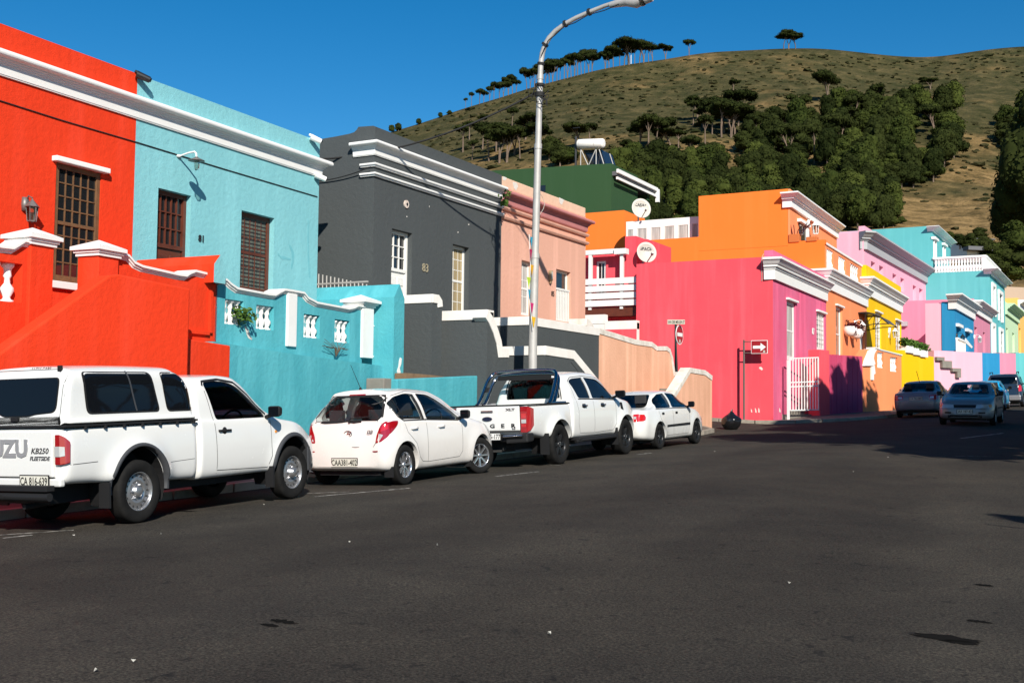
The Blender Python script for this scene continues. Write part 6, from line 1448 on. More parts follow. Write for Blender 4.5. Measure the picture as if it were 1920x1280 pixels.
# ------------------------------------------------------------------ canopy pickup
def canopy_pickup():
    r = car_root('pickup_truck', 'white single cab pickup with a canopy and steel wheels, parked at the left', 'pickup truck', 270, 974, 13.9, 26.0, .84, 'white vehicles parked along the kerb', zs_=1.06)
    W = V['white']; TR = .36; WB = 3.16; Y0 = .11; r.location -= Matrix.Rotation(r.rotation_euler.z,3,'Z') @ Vector((0,Y0,0))
    cab = Shell(1.20, 3.84, [(1.2,1.60),(1.26,1.665),(1.4,1.70),(1.8,1.715),(2.05,1.70),(2.2,1.64),(2.5,1.42),(2.86,1.15),(2.95,1.125),(3.2,1.09),(3.5,1.03),(3.7,.95),(3.84,.84)],
        [(1.2,.40),(3.3,.40),(3.84,.34)], [(1.2,.83),(2.6,.845),(3.2,.84),(3.55,.80),(3.75,.74),(3.84,.68)], [(1.2,1.12),(2.6,1.10),(3.0,1.06),(3.5,.98),(3.84,.80)],
        [(1.2,.655),(2.0,.65),(2.9,.7)], front=[(.3,.0),(.5,-.02),(.75,.0),(.85,.05),(1.0,.14)], bulges=((WB,TR,.43,.045),), rnd=.06)
    o = cab.mesh().build('cab', W, r); weld(o); bv = bvh_of(o)
    inn = cab.mesh(1.3, 2.72, .06, .62).build('cut', _tm); weld(inn)
    sw = rounded([(1.56,1.13),(1.47,1.45),(1.42,1.60),(1.72,1.625),(2.02,1.585),(2.28,1.42),(2.56,1.19),(2.60,1.13)], [.04,.1,.05,.2,.15,.2,.05,.03])
    ws = [(-.6,1.17),(.6,1.17),(.5,1.62),(-.5,1.62)]
    cut(o, [inn, prismX(sw,-2,2), prismY(rounded(ws,.05),2.0,4.5), prismY(rounded([(-.5,1.15),(.5,1.15),(.45,1.55),(-.45,1.55)],.05),.9,1.8), cyl_cut(WB,TR+.05,.45,.45,2), cyl_cut(WB,TR+.05,.45,-2,-.45)])
    for s in (1,-1):
        drape(bv, sw, 'x', s, -.02).build('side_window', V['tint'], o)
        line_on(bv, [(1.40,1.56),(1.42,1.615),(1.74,1.64),(2.04,1.60),(2.30,1.435),(2.6,1.17)], 'x', s, .03, .004).build('window_seal', V['plastic'], o)
        merge(line_on(bv, [(1.53,.46),(1.53,.60),(1.50,1.13),(1.42,1.5)], 'x', s), line_on(bv, [(1.53,.50),(2.58,.47),(2.66,.62),(2.66,1.10)], 'x', s)).build('door_seam', V['seam'], o)
        line_on(bv, [(1.5,.74),(2.6,.755)], 'x', s, .006, .001).build('crease', V['seam'] if False else W, o)
        h_ = bv.ray_cast(Vector((s*3,1.66,1.0)), Vector((-s,0,0)))[0]; q = MB(); q.box(h_.x-.02, h_.x+.03, 1.56, 1.8, .975, 1.005); q.lathe([(.0,-.004),(.05,0),(.04,.012),(0,.014)], (h_.x,1.68,.99), 'x', 14); q.build('door_handle', V['plastic'], o, bevel=.008)
        mirror_(r, s*1.0, 2.56, 1.2, V['plastic'], s, 1.05)
        q = arch_trim(bv, WB, TR+.05, .45, s, R(-10), R(190), .05, .02); q.build('wheel_arch_trim', V['grey_plastic'], r)
        q = MB(); q.box(s*.85-.09, s*.85+.05, 2.61, 2.64, .2, .48); q.build('mud_flap', V['plastic'], r)
        q = MB(); h2 = bv.ray_cast(Vector((s*3,2.76,.93)), Vector((-s,0,0)))[0]; q.box(h2.x-.01,h2.x+.01,2.74,2.78,.92,.95); q.build('side_repeater', V['amber'], r)
    drape(bv, rounded([(x*1.0,z) for x,z in ws],.05), 'y', 1, -.02).build('windscreen', V['clear'], o)
    q = MB(); q.box(-.72,.72,2.45,2.75,.8,1.06); q.build('dashboard', V['cabin'], o, bevel=.05); steering(o, .35, 2.38, 1.06); seats(o, (1.65,), (-.38,.38), .62)
    q = MB(); q.box(-.7,.7,3.6,3.86,.36,.6); q.build('front_bumper', V['grey_plastic'], r, bevel=.05)
    for s in (1,-1): q = MB(); q.hexa([(s*.66,3.86,.34),(s*.86,3.5,.36),(s*.86,3.48,.36),(s*.6,3.6,.34),(s*.66,3.86,.66),(s*.845,3.55,.7),(s*.84,3.5,.7),(s*.6,3.6,.66)]); q.build('bumper_corner', V['grey_plastic'], r, bevel=.02)
    # load bed with flared sides
    bed = Shell(-1.02, 1.16, [(-1.02,1.13),(1.16,1.13)], [(-1.02,.52),(-.5,.5),(.5,.44),(1.16,.42)], [(-1.02,.81),(-.9,.835),(.5,.84),(1.16,.835)], 1.11, .80, bulges=((Y0,TR,.46,.075),), endr=.07, crown=.005, rnd=.02, n=48,
        rear=[(.4,.05),(.6,.0),(1.1,0)])
    b = bed.mesh().build('load_bed', W, r); weld(b); bvb = bvh_of(b)
    cut(b, [cyl_cut(Y0,TR+.06,.46,.45,2), cyl_cut(Y0,TR+.06,.46,-2,-.45)])
    for s in (1,-1):
        arch_trim(bvb, Y0, TR+.06, .46, s, R(-8), R(188), .035, .008).build('wheel_arch_trim', V['grey_plastic'], r)
        line_on(bvb, [(-.95,.73),(-.55,.74)], 'x', s, .008, .001).build('crease_line', V['seam'], b); line_on(bvb, [(.62,.66),(1.14,.675)], 'x', s, .006, .001).build('crease_line', V['seam'], b)
        q = MB(); q.box(s*.84-.1, s*.84+.06, -.45,-.42,.22,.5); q.build('mud_flap', V['plastic'], r)
        well(r, Y0, TR+.06, .452, s, .46, .80); well(r, WB, TR+.05, .442, s, .46, .80)
        q = MB()
        vs_ = [(s*.70,-1.055,.73),(s*.78,-1.055,.73),(s*.835,-1.02,.74),(s*.85,-.975,.75),(s*.70,-1.055,1.06),(s*.76,-1.05,1.06),(s*.82,-1.015,1.03),(s*.845,-.965,.98)]
        fs = [(0,1,5,4),(1,2,6,5),(2,3,7,6),(4,5,6,7),(0,3,2,1)]; q.add(vs_, [f if s > 0 else tuple(reversed(f)) for f in fs], 0, False); t_ = q.build('tail_light', V['tail'], r, bevel=.012)
        q = MB(); q.add([(s*.70,-1.062,.82),(s*.775,-1.06,.82),(s*.828,-1.03,.83),(s*.70,-1.062,.93),(s*.77,-1.06,.93),(s*.82,-1.028,.925)], [f if s > 0 else tuple(reversed(f)) for f in ((0,1,4,3),(1,2,5,4))]); q.build('reverse_lens', V['lens'], t_)
    q = MB(); q.box(-.66,.66,-1.055,-1.02,.60,1.10); tg = q.build('tailgate', W, r, bevel=.015)
    q = MB(); q.box(-.665,.665,-1.045,-1.0,.585,.6); q.box(-.84,.84,-1.03,1.15,1.13,1.155); q.build('shut_lines', V['plastic'], r)
    for s in (1,-1):
        for k in range(7): y = -.75+.3*k; MB().box(s*.835-.012,s*.835+.025,y,y+.02,1.10,1.15).build('canopy_clamp', V['plastic'], r)
    q = MB(); q.box(-.78,.78,-1.06,-.98,.5,.59); q.build('rear_panel', W, r, bevel=.02)
    q = MB(); q.box(-.72,.72,-1.2,-1.08,.46,.52); q.tube([(-.72,-1.15,.40),(.72,-1.15,.40)], .045, 10); q.tube([(0,-1.0,.36),(0,-1.28,.40)], .03, 8); q.lathe([(0,.05),(.03,.03),(.025,0),(.02,-.05)], (0,-1.28,.46), 'z', 10); q.build('rear_bumper_step', V['plastic'], r, bevel=.008)
    plate(r, 'CA 816-639', .40, -1.075, .56, .44, .115, size=.12, sx=.72)
    txt(tg, 'ISUZU', .25, -.12, -1.06, .90, mat('silver_badge', (.42,.42,.43), .35, .5), 'maker_lettering', bold=.012, sx=1.15, ext=.006)
    txt(tg, 'KB250', .085, .46, -1.058, .88, V['badge'], bold=.002, sx=1.2, shear=.25); txt(tg, 'FLEETSIDE', .06, .46, -1.058, .80, V['badge'], bold=.002, sx=1.15, shear=.25)
    # canopy
    can = Shell(-1.0, 1.19, [(-1.0,1.76),(-.9,1.80),(0,1.82),(.9,1.81),(1.19,1.76)], 1.155, [(-1.0,.82),(1.19,.82)], 1.2, [(-1.0,.715),(1.19,.70)], rear=[(1.15,0),(1.8,.12)], front=[(1.15,.0),(1.5,.06),(1.8,.24)], fall=.5, endr=.09, crown=.03, rnd=.09, n=48, tum=.7)
    c = can.mesh().build('canopy', W, r); weld(c); bvc = bvh_of(c)
    for f in c.data.polygons: f.use_smooth = True
    cut(c, [])
    for s in (1,-1):
        w1 = rounded([(-.62,1.28),(.52,1.28),(.40,1.71),(-.66,1.71)], .07); w2 = rounded([(.68,1.28),(1.16,1.28),(1.08,1.58),(.92,1.71),(.60,1.71)], .06)
        for w_ in (w1, w2):
            big = [(a+(a-.1*0)*.0, b_) for a,b_ in w_]
            ca = sum(p[0] for p in w_)/len(w_); cb = sum(p[1] for p in w_)/len(w_); fr_ = drape(bvc, [(ca+(a-ca)*1.05, cb+(b_-cb)*1.1) for a,b_ in w_], 'x', s, .004).build('window_rubber', V['plastic'], c)
            drape(bvc, w_, 'x', s, .008).build('canopy_window', V['dark'], c)
        line_on(bvc, [(.02,1.74),(.14,1.28)], 'x', s, .025, .011).build('sliding_divider', V['grey_plastic'], c)
    rw = rounded([(-.66,1.30),(-.30,1.30),(-.2,1.26),(.2,1.26),(.3,1.28),(.62,1.30),(.61,1.66),(-.61,1.66)], [.05,.06,.05,.05,.06,.08,.06,.06])
    drape(bvc, [(a*1.03,1.48+(b_-1.48)*1.06) for a,b_ in rw], 'y', -1, .004).build('window_rubber', V['plastic'], c); drape(bvc, rw, 'y', -1, .008).build('rear_window', V['dark'], c)
    line_on(bvc, [(.70,1.17),(.69,1.74),(.62,1.76),(-.62,1.76),(-.69,1.74),(-.70,1.17)], 'y', -1, .008).build('hatch_seam', V['seam'], c)
    q = MB(); h_ = bvc.ray_cast(Vector((.56,-5,1.75)), Vector((0,1,0)))[0]; q.box(.53,.59,h_.y-.02,h_.y+.01,1.71,1.80); h_ = bvc.ray_cast(Vector((.0,-5,1.22)), Vector((0,1,0)))[0]; q.box(-.05,.06,h_.y-.035,h_.y+.01,1.2,1.245); q.build('hatch_hinges', V['plastic'], c, bevel=.005)
    h_ = bvc.ray_cast(Vector((.24,-5,1.78)), Vector((0,1,0)))[0]; txt(c, 'ANDY CABS', .06, .24, h_.y-.012, 1.765, V['ink'], 'canopy_lettering', shear=.35, ext=.001)
    undercar(r, .45, -.9, 3.4, .3, .5); q = MB(); q.tube([(-.7,0,TR),(.7,0,TR)], .06, 8); q.tube([(.2,-.3,.3),(.2,-1.05,.28)], .03, 8); q.lathe([(0,-.1),(.3,-.09),(.3,.09),(0,.1)], (0,-.6,.42), 'z', 16); q.build('axle_and_spare', V['plastic'], r)
    for s in (1,-1): wheel(r, s*.735, Y0, TR, .22, 'steel', 0, .225, s); wheel(r, s*.735, WB, TR, .22, 'hub', 0, .225, s)
canopy_pickup()
# ------------------------------------------------------------------ hatchback
def hatchback():
    r = car_root('hatchback_car', 'small cream white hatchback with roof aerial, parked behind the canopy pickup', 'car', 765, 912, 18.7, 28.0, .84, 'white vehicles parked along the kerb', zs_=1.07)
    W = V['cream']; TR = .305; WB = 2.525
    sh = Shell(-.57, 3.33, [(-.57,1.36),(-.45,1.42),(-.1,1.47),(.5,1.49),(1.1,1.47),(1.5,1.38),(2.0,1.16),(2.35,1.0),(2.6,.955),(2.95,.88),(3.2,.76),(3.33,.64)],
        [(-.57,.24),(.3,.2),(2.2,.2),(3.33,.22)], [(-.57,.80),(-.3,.845),(.4,.855),(2.4,.85),(2.9,.8),(3.2,.68),(3.33,.56)], [(-.57,.97),(.3,.96),(1.2,.92),(2.2,.88),(2.8,.8),(3.33,.58)],
        [(-.57,.52),(-.2,.57),(.6,.60),(1.3,.585),(2.2,.62)], rear=[(.2,.08),(.3,.02),(.5,.0),(.62,.02),(.7,.055),(.95,.09),(1.1,.19),(1.42,.40)], front=[(.2,.05),(.4,0),(.6,.03),(.9,.2)], fall=.6,
        bulges=((0,TR,.37,.02),(WB,TR,.37,.025)), rnd=.075, endr=.12, n=72, crown=.04)
    o = sh.mesh().build('body', W, r); weld(o); bv = bvh_of(o)
    inn = sh.mesh(-.38, 2.15, .06, .5).build('cut', _tm); weld(inn)
    w1 = rounded([(-.02,.99),(.06,1.0),(.62,.985),(.66,.985),(.60,1.38),(.36,1.40),(-.04,1.34),(-.22,1.23),(-.12,1.07)], [.02,.02,.02,.03,.03,.1,.1,.06,.06])
    w2 = rounded([(.72,.98),(1.72,.94),(1.86,.955),(1.66,1.09),(1.40,1.25),(1.05,1.37),(.68,1.39)], [.03,.03,.02,.1,.15,.1,.03])
    rwp = rounded([(-.62,.99),(.62,.99),(.66,1.05),(.52,1.36),(-.52,1.36),(-.66,1.05)], [.05,.05,.06,.08,.08,.06])
    ws = rounded([(-.6,1.0),(.6,1.0),(.5,1.38),(-.5,1.38)], .06)
    cut(o, [inn, prismX(w1,-2,2), prismX(w2,-2,2), prismY(rwp,-1.2,.2), prismY(ws,1.2,3.2), cyl_cut(0,TR+.01,.355,.5,2), cyl_cut(0,TR+.01,.355,-2,-.5), cyl_cut(WB,TR+.01,.36,.45,2), cyl_cut(WB,TR+.01,.36,-2,-.45)])
    for s in (1,-1):
        drape(bv, w1, 'x', s, -.018).build('rear_side_window', V['clear'], o); drape(bv, w2, 'x', s, -.018).build('front_side_window', V['clear'], o)
        drape(bv, [(.61,.985),(.76,.985),(.74,1.385),(.56,1.385)], 'x', s, -.008).build('centre_pillar', V['plastic'], o)
        line_on(bv, [(.04,1.0),(-.06,1.33)], 'x', s, .025, -.01).build('quarter_divider', V['plastic'], o)
        line_on(bv, [(-.24,1.23),(-.12,1.05),(0,.98),(.7,.975),(1.75,.935),(1.9,.95)], 'x', s, .02, .003).build('window_seal', V['plastic'], o)
        line_on(bv, [(-.28,1.24),(-.05,1.365),(.4,1.43),(1.05,1.40),(1.45,1.27),(1.9,.99)], 'x', s, .008, .001).build('door_frame_seam', V['seam'], o)
        merge(line_on(bv, [(.66,.97),(.67,.6),(.68,.32)], 'x', s, .008), line_on(bv, [(.0,.97),(.06,.8),(.30,.62),(.40,.40),(.50,.33),(.68,.315),(1.72,.335),(1.82,.42),(1.84,.9)], 'x', s, .008)).build('door_seam', V['seam'], o)
        for y in (.16, 1.02):
            h_ = bv.ray_cast(Vector((s*3,y+.4,.84)), Vector((-s,0,0)))[0] if False else bv.ray_cast(Vector((s*3,y+.12,.855)), Vector((-s,0,0)))[0]
            q = MB(); q.tube([(h_.x+s*.0,y,.85),(h_.x+s*.035,y+.03,.852),(h_.x+s*.035,y+.17,.856),(h_.x,y+.2,.857)], .016, 6); q.build('door_handle', W, o)
        mirror_(r, s*.95, 1.78, 1.02, V['plastic'], s, .95)
        # tail light
        tl = [(s*.60,.66),(s*.72,.68),(s*.80,.75),(s*.845,.9),(s*.84,.98),(s*.74,.985),(s*.69,.93),(s*.62,.78)]
        drape(bv, rounded(tl,.03), 'y', -1, .008, .03).build('tail_light', V['tail'], r)
        sd = [(-.52,.74),(-.40,.80),(-.20,.93),(-.16,.985),(-.30,.985),(-.52,.95),(-.6,.8)]
        drape(bv, rounded(sd,.03), 'x', s, .008, .03).build('tail_light', V['tail'], r)
        drape(bv, [(s*.63,.69),(s*.69,.70),(s*.74,.78),(s*.68,.80)], 'y', -1, .011, .03).build('reverse_lens', V['lens'], r); drape(bv, [(s*.69,.83),(s*.79,.86),(s*.81,.94),(s*.72,.93)], 'y', -1, .011, .03).build('brake_lens', V['tail2'], r)
        drape(bv, [(s*.42,.515),(s*.70,.535),(s*.72,.55),(s*.45,.54)], 'y', -1, .006).build('bumper_reflector', V['tail'], r)
        drape(bv, rounded([(2.86,.66),(3.12,.6),(3.05,.72),(2.78,.84),(2.70,.86)],.03), 'x', s, .006, .04).build('headlight', V['lens'], r)
        for a_ in ((s*.78-.1,s*.78+.06,-.40,-.37,.14,.3),(s*.78-.08,s*.78+.05,WB-.42,WB-.39,.14,.28)): MB().box(*a_).build('mud_flap', V['plastic'], r)
        for y in (0,WB): well(r, y, TR+.01, .345, s, .5, .79)
    drape(bv, rwp, 'y', -1, -.016).build('rear_window', V['clear'], o); drape(bv, ws, 'y', 1, -.018).build('windscreen', V['clear'], o)
    line_on(bv, [(-.62,.985),(.62,.985),(.665,1.05),(.53,1.37),(-.53,1.37),(-.665,1.05),(-.62,.985)], 'y', -1, .035, .003).build('rear_window_seal', V['plastic'], o)
    merge(line_on(bv, [(-.56,.60),(.54,.60),(.60,.66),(.64,.80),(.71,.95)], 'y', -1, .008), line_on(bv, [(-.56,.60),(-.60,.66),(-.64,.80),(-.71,.95)], 'y', -1, .008)).build('hatch_seam', V['seam'], o)
    drape(bv, rounded([(-.40,.27),(.36,.27),(.44,.43),(.40,.455),(-.40,.455),(-.44,.43)],.02), 'y', -1, -.0).build('plate_recess', W, o)
    drape(bv, [(-.66,.21),(.66,.21),(.6,.235),(-.6,.235)], 'y', -1, .004).build('lower_valance', V['plastic'], o)
    h_ = bv.ray_cast(Vector((0,-5,.37)), Vector((0,1,0)))[0]; plate(r, 'CAA381-402', 0, h_.y-.002, .37, .50, .12, size=.125, sx=.76)
    # oval badge with slanted letter, model lettering, wiper, third brake light, aerial
    hy = lambda x, z: bv.ray_cast(Vector((x,-5,z)), Vector((0,1,0)))[0].y
    q = MB(); n = 28; y = hy(0,.80)-.006; q.tube([(.075*cos(2*pi*k/n), y-.001, .80+.045*sin(2*pi*k/n)) for k in range(n+1)], .007, 6, cap=False); bd = q.build('badge', V['chrome'], r)
    txt(bd, 'H', .085, 0, y-.004, .80, V['chrome'], 'badge_letter', shear=.5, bold=.003, sx=1.2)
    txt(r, 'i20', .06, .47, hy(.54,.83)-.03, .83, V['badge'], 'model_lettering', shear=.2, bold=.002, sx=1.5); txt(r, 'FLUID', .022, .42, hy(.42,.65)-.006, .65, V['badge'], 'trim_lettering', sx=1.5, bold=.002)
    yb = hy(0,1.02); q = MB(); q.tube([(0,hy(0,.975)-.02,.97),(.02,yb-.03,1.03),(.46,hy(.46,1.07)-.02,1.06)], [.02,.014,.008], 6); q.build('rear_wiper', V['plastic'], r)
    drape(bv, rounded([(-.17,1.385),(.17,1.385),(.16,1.405),(-.16,1.405)],.008), 'y', -1, .01, .05).build('high_brake_light', V['tail'], r)
    q = MB(); q.lathe([(.03,0),(.02,.03),(.012,.05)], (-.02,-.02,1.465), 'z', 10); q.tube([(-.02,-.02,1.5),(-.02,-.28,1.86)], [.006,.003], 5); q.build('aerial', V['plastic'], r)
    q = MB(); q.box(-.7,.7,1.7,2.1,.7,.95); q.build('dashboard', V['cabin'], o, bevel=.05); steering(o, .35, 1.62, .95); seats(o, (1.0,), (-.36,.36), .44); seats(o, (.1,), (-.4,.4), .36)
    undercar(r, .6, -.4, 2.9, .17, .4)
    for s in (1,-1): wheel(r, s*.75, 0, TR, .18, 'alloy', 0, .2, s); wheel(r, s*.755, WB, TR, .18, 'alloy', R(-24), .2, s)
hatchback()
# ------------------------------------------------------------------ double cab pickup
def double_cab():
    r = car_root('pickup_truck', 'white double cab pickup with chrome roll bar and black wheels', 'pickup truck', 1055, 874.7, 22.8, 28.9, .93, 'white vehicles parked along the kerb', sc_=1.035)
    W = V['white']; TR = .385; WB = 3.22
    cab = Shell(.62, 4.12, [(.62,1.70),(.7,1.76),(.9,1.79),(1.5,1.82),(2.1,1.80),(2.4,1.72),(2.8,1.46),(3.15,1.27),(3.3,1.23),(3.7,1.18),(3.95,1.08),(4.12,.90)],
        [(.62,.46),(3.2,.46),(4.12,.42)], [(.62,.895),(2.6,.905),(3.3,.91),(3.7,.88),(3.95,.80),(4.12,.68)], [(.62,1.22),(1.5,1.21),(2.9,1.17),(3.4,1.12),(4.12,.85)],
        [(.62,.66),(2.0,.665),(3.2,.72)], rear=[(.4,0),(1.2,0),(1.8,.12)], front=[(.4,.04),(.6,0),(.9,.04),(1.1,.15)], bulges=((WB,TR,.46,.05),), rnd=.075, endr=.08, n=72)
    o = cab.mesh().build('cab', W, r); weld(o); bv = bvh_of(o)
    inn = cab.mesh(.74, 3.0, .06, .72).build('cut', _tm); weld(inn)
    w1 = rounded([(1.02,1.255),(1.60,1.245),(1.50,1.68),(1.0,1.655),(.82,1.60)], [.06,.03,.03,.1,.1]); w2 = rounded([(1.68,1.245),(2.78,1.21),(2.5,1.47),(2.18,1.64),(1.58,1.68)], [.03,.03,.12,.12,.03])
    bw = rounded([(-.62,1.27),(.62,1.27),(.55,1.66),(-.55,1.66)], .05); ws = rounded([(-.66,1.25),(.66,1.25),(.54,1.72),(-.54,1.72)], .06)
    cut(o, [inn, prismX(w1,-2,2), prismX(w2,-2,2), prismY(bw,.2,1.4), prismY(ws,2.2,4.5), cyl_cut(WB,TR+.03,.45,.5,2), cyl_cut(WB,TR+.03,.45,-2,-.5)])
    for s in (1,-1):
        drape(bv, w1, 'x', s, -.018).build('rear_side_window', V['dark'], o); drape(bv, w2, 'x', s, -.018).build('front_side_window', V['dark'] if s > 0 else V['tint'], o)
        drape(bv, [(1.60,1.245),(1.68,1.245),(1.585,1.68),(1.50,1.68)], 'x', s, -.008).build('centre_pillar', V['plastic'], o)
        line_on(bv, [(.98,1.24),(1.64,1.23),(2.84,1.195)], 'x', s, .022, .004).build('window_seal', V['plastic'], o); line_on(bv, [(.80,1.60),(.98,1.68),(1.54,1.71),(2.2,1.67),(2.55,1.49),(2.86,1.21)], 'x', s, .012, .002).build('window_seal', V['plastic'], o)
        merge(line_on(bv, [(1.64,1.22),(1.66,.56)], 'x', s, .008), line_on(bv, [(.80,1.6),(.86,1.2),(.92,1.0),(.90,.75),(.97,.56),(1.66,.54),(2.58,.56),(2.72,.7),(2.76,1.15)], 'x', s, .008)).build('door_seam', V['seam'], o)
        for y in (1.08, 1.98):
            h_ = bv.ray_cast(Vector((s*3,y+.1,1.1)), Vector((-s,0,0)))[0]; q = MB(); q.tube([(h_.x,y,1.1),(h_.x+s*.035,y+.03,1.1),(h_.x+s*.035,y+.17,1.1),(h_.x,y+.2,1.1)], .02, 6); q.build('door_handle', V['chrome'], o)
            drape(bv, rounded([(y+.01,1.06),(y+.18,1.06),(y+.18,1.14),(y+.01,1.14)],.03), 'x', s, .003, .05).build('handle_cup', V['seam'], o)
        mirror_(r, s*1.06, 2.66, 1.31, V['plastic'], s, 1.2)
        drape(bv, rounded([(2.98,1.0),(3.10,.96),(3.10,1.13),(2.98,1.14)],.02), 'x', s, .006, .05).build('wing_vent', V['plastic'], r)
        q = MB(); q.box(min(s*.74,s*.97), max(s*.74,s*.97), .75, 2.62, .42, .475); q.tube([(s*.9,.7,.40),(s*.96,.9,.42),(s*.96,2.5,.42),(s*.9,2.68,.40)], .035, 8); q.build('side_step', V['plastic'], r, bevel=.01)
        for a_ in ((s*.9-.12,s*.9+.06,-.60,-.57,.22,.62),(s*.9-.12,s*.9+.05,WB-.56,WB-.53,.24,.6)): MB().box(*a_).build('mud_flap', V['plastic'], r)
        for y in (0,WB): well(r, y, TR+.03, .445, s, .5, .85)
        drape(bv, rounded([(3.55,.98),(3.92,.9),(3.9,1.02),(3.5,1.12)],.03), 'x', s, .006, .05).build('headlight', V['lens'], r)
    drape(bv, bw, 'y', -1, -.016).build('rear_window', V['tint'], o); drape(bv, ws, 'y', 1, -.018).build('windscreen', V['tint'], o)
    line_on(bv, [(-.64,1.26),(.64,1.26),(.57,1.67),(-.57,1.67),(-.64,1.26)], 'y', -1, .03, .003).build('rear_window_seal', V['plastic'], o)
    # load bed: sides, floor, tailgate
    bed = Shell(-1.18, .58, [(-1.18,1.16),(.58,1.17)], [(-1.18,.62),(-.6,.54),(.3,.48),(.58,.46)], [(-1.18,.86),(-1.0,.895),(.58,.895)], 1.14, .86, bulges=((0,TR,.47,.065),), endr=.07, crown=.004, rnd=.02, n=44, rear=[(.5,.08),(.7,.0),(1.1,0)])
    b = bed.mesh().build('load_bed', W, r); weld(b); bvb = bvh_of(b)
    q = MB(); q.box(-.8,.8,-1.13,.54,.75,1.5); ic = q.build('cut', _tm); weld(ic)
    cut(b, [ic, cyl_cut(0,TR+.03,.455,.5,2), cyl_cut(0,TR+.03,.455,-2,-.5)])
    q = MB()
    for s in (1,-1): q.box(min(s*.78,s*.87), max(s*.78,s*.87), -1.15, .56, 1.155, 1.185)
    q.box(-.86,.86,-1.2,-1.14,1.155,1.185); q.box(-.795,.795,-1.12,.53,.751,.76); q.build('bed_liner', V['plastic'], r, bevel=.008)
    for s in (1,-1):
        q = MB(); vs_ = [(s*.70,-1.2,.66),(s*.83,-1.2,.66),(s*.885,-1.14,.70),(s*.905,-1.06,.78),(s*.70,-1.2,1.14),(s*.85,-1.2,1.14),(s*.89,-1.14,1.13),(s*.905,-1.05,1.1)]
        q.add(vs_, [f if s > 0 else tuple(reversed(f)) for f in ((0,1,5,4),(1,2,6,5),(2,3,7,6),(4,5,6,7),(0,3,2,1))]); t_ = q.build('tail_light', V['tail'], r, bevel=.01)
        for zz, zw, mm in ((.97,.1,V['tail2']),(.87,.075,V['lens']),(.79,.06,V['tail2'])):
            q = MB(); q.add([(s*.72,-1.208,zz-zw*.45),(s*.82,-1.208,zz-zw*.45),(s*.82,-1.208,zz+zw*.45),(s*.72,-1.208,zz+zw*.45)], [(0,1,2,3) if s > 0 else (3,2,1,0)]); q.build('light_lens', mm, t_)
    q = MB(); q.box(-.685,.685,-1.215,-1.18,.70,1.155); tg = q.build('tailgate', W, r, bevel=.02); q = MB(); q.box(-.695,-.687,-1.2,-1.19,.66,1.15); q.box(.687,.695,-1.2,-1.19,.66,1.15); q.box(-.685,.685,-1.2,-1.18,.67,.70); q.build('shut_lines', V['seam'], r)
    q = MB(); q.box(.0-.13,.13,-1.235,-1.21,1.04,1.085); q.build('tailgate_handle', V['chrome'], tg, bevel=.015)
    q = MB(); n = 24; q.prism(Fr(0,-1.217,R(90)), [(.11*cos(2*pi*k/n), .925+.045*sin(2*pi*k/n)) for k in range(n)], 0, .008); bd = q.build('badge', V['badge'], tg); q = MB(); q.prism(Fr(0,-1.226,R(90)), [(.095*cos(2*pi*k/n), .925+.035*sin(2*pi*k/n)) for k in range(n)], 0, .002); q.build('badge_field', mat('badge_blue', (.01,.015,.04), .2), bd)
    for i, ch in enumerate('RANGER'): txt(tg, ch, .1, -.56+i*.222, -1.219, .79, V['ink'], 'model_lettering', bold=.004, sx=1.45)
    txt(tg, 'XLT', .06, .5, -1.219, 1.09, V['badge'], 'trim_lettering', bold=.003, sx=1.7); txt(tg, '3.2', .035, .56, -1.219, .735, V['badge'], 'engine_lettering', bold=.003, sx=1.6)
    q = MB(); q.box(-.5,.5,-1.3,-1.17,.5,.62); q.build('bumper_step', V['plastic'], r, bevel=.02)
    for s in (1,-1): q = MB(); q.hexa([(s*.44,-1.33,.46),(s*.88,-1.28,.48),(s*.9,-1.05,.5),(s*.44,-1.1,.46),(s*.44,-1.33,.62),(s*.88,-1.28,.65),(s*.9,-1.05,.66),(s*.44,-1.1,.62)]); q.build('rear_bumper', V['plastic'], r, bevel=.03); q = MB(); q.tube([(s*.42,-1.36,.6),(s*.8,-1.32,.61)], .03, 8); q.build('bumper_trim', V['chrome'], r)
    plate(r, 'CA 235-177', .10, -1.32, .60, .46, .12, size=.125, sx=.74, m=mat('white_plate', (.7,.7,.68), .5))
    # roll bar
    q = MB()
    for yb, lean in ((-.12,.42),(.10,.32)):
        P_ = [(.80,yb-.12,1.17),(.80,yb,1.24),(.78,yb+lean*.7,1.66),(.72,yb+lean,1.79),(.60,yb+lean+.02,1.83),(0,yb+lean+.03,1.84),(-.60,yb+lean+.02,1.83),(-.72,yb+lean,1.79),(-.78,yb+lean*.7,1.66),(-.80,yb,1.24),(-.80,yb-.12,1.17)]
        if yb > 0: P_ = [(x*.97,y,z-.07 if z > 1.3 else z) for x,y,z in P_]
        q.tube(chaikin3(P_), .038, 12)
    for s in (1,-1): q.tube([(s*.795,-.2,1.19),(s*.795,.5,1.19)], .025, 8)
    q.build('roll_bar', V['chrome'], r)
    q = MB(); 
    for s in (1,-1): q.hexa([(s*.765,.0,1.42),(s*.78,.0,1.42),(s*.78,.3,1.46),(s*.765,.3,1.46),(s*.755,.05,1.52),(s*.77,.05,1.52),(s*.77,.32,1.54),(s*.755,.32,1.54)])
    q.box(-.6,.6,.30,.33,1.66,1.75); q.build('roll_bar_plate', V['plastic'], r)
    q = MB(); q.tube([(.45,1.9,1.80),(.45,1.55,2.0)], .006, 5); q.build('aerial', V['plastic'], r)
    seats(o, (2.0,), (-.38,.38), .72); seats(o, (1.15,), (-.45,0,.45), .72); q = MB(); q.box(-.75,.75,2.6,3.0,.95,1.2); q.build('dashboard', V['cabin'], o, bevel=.05)
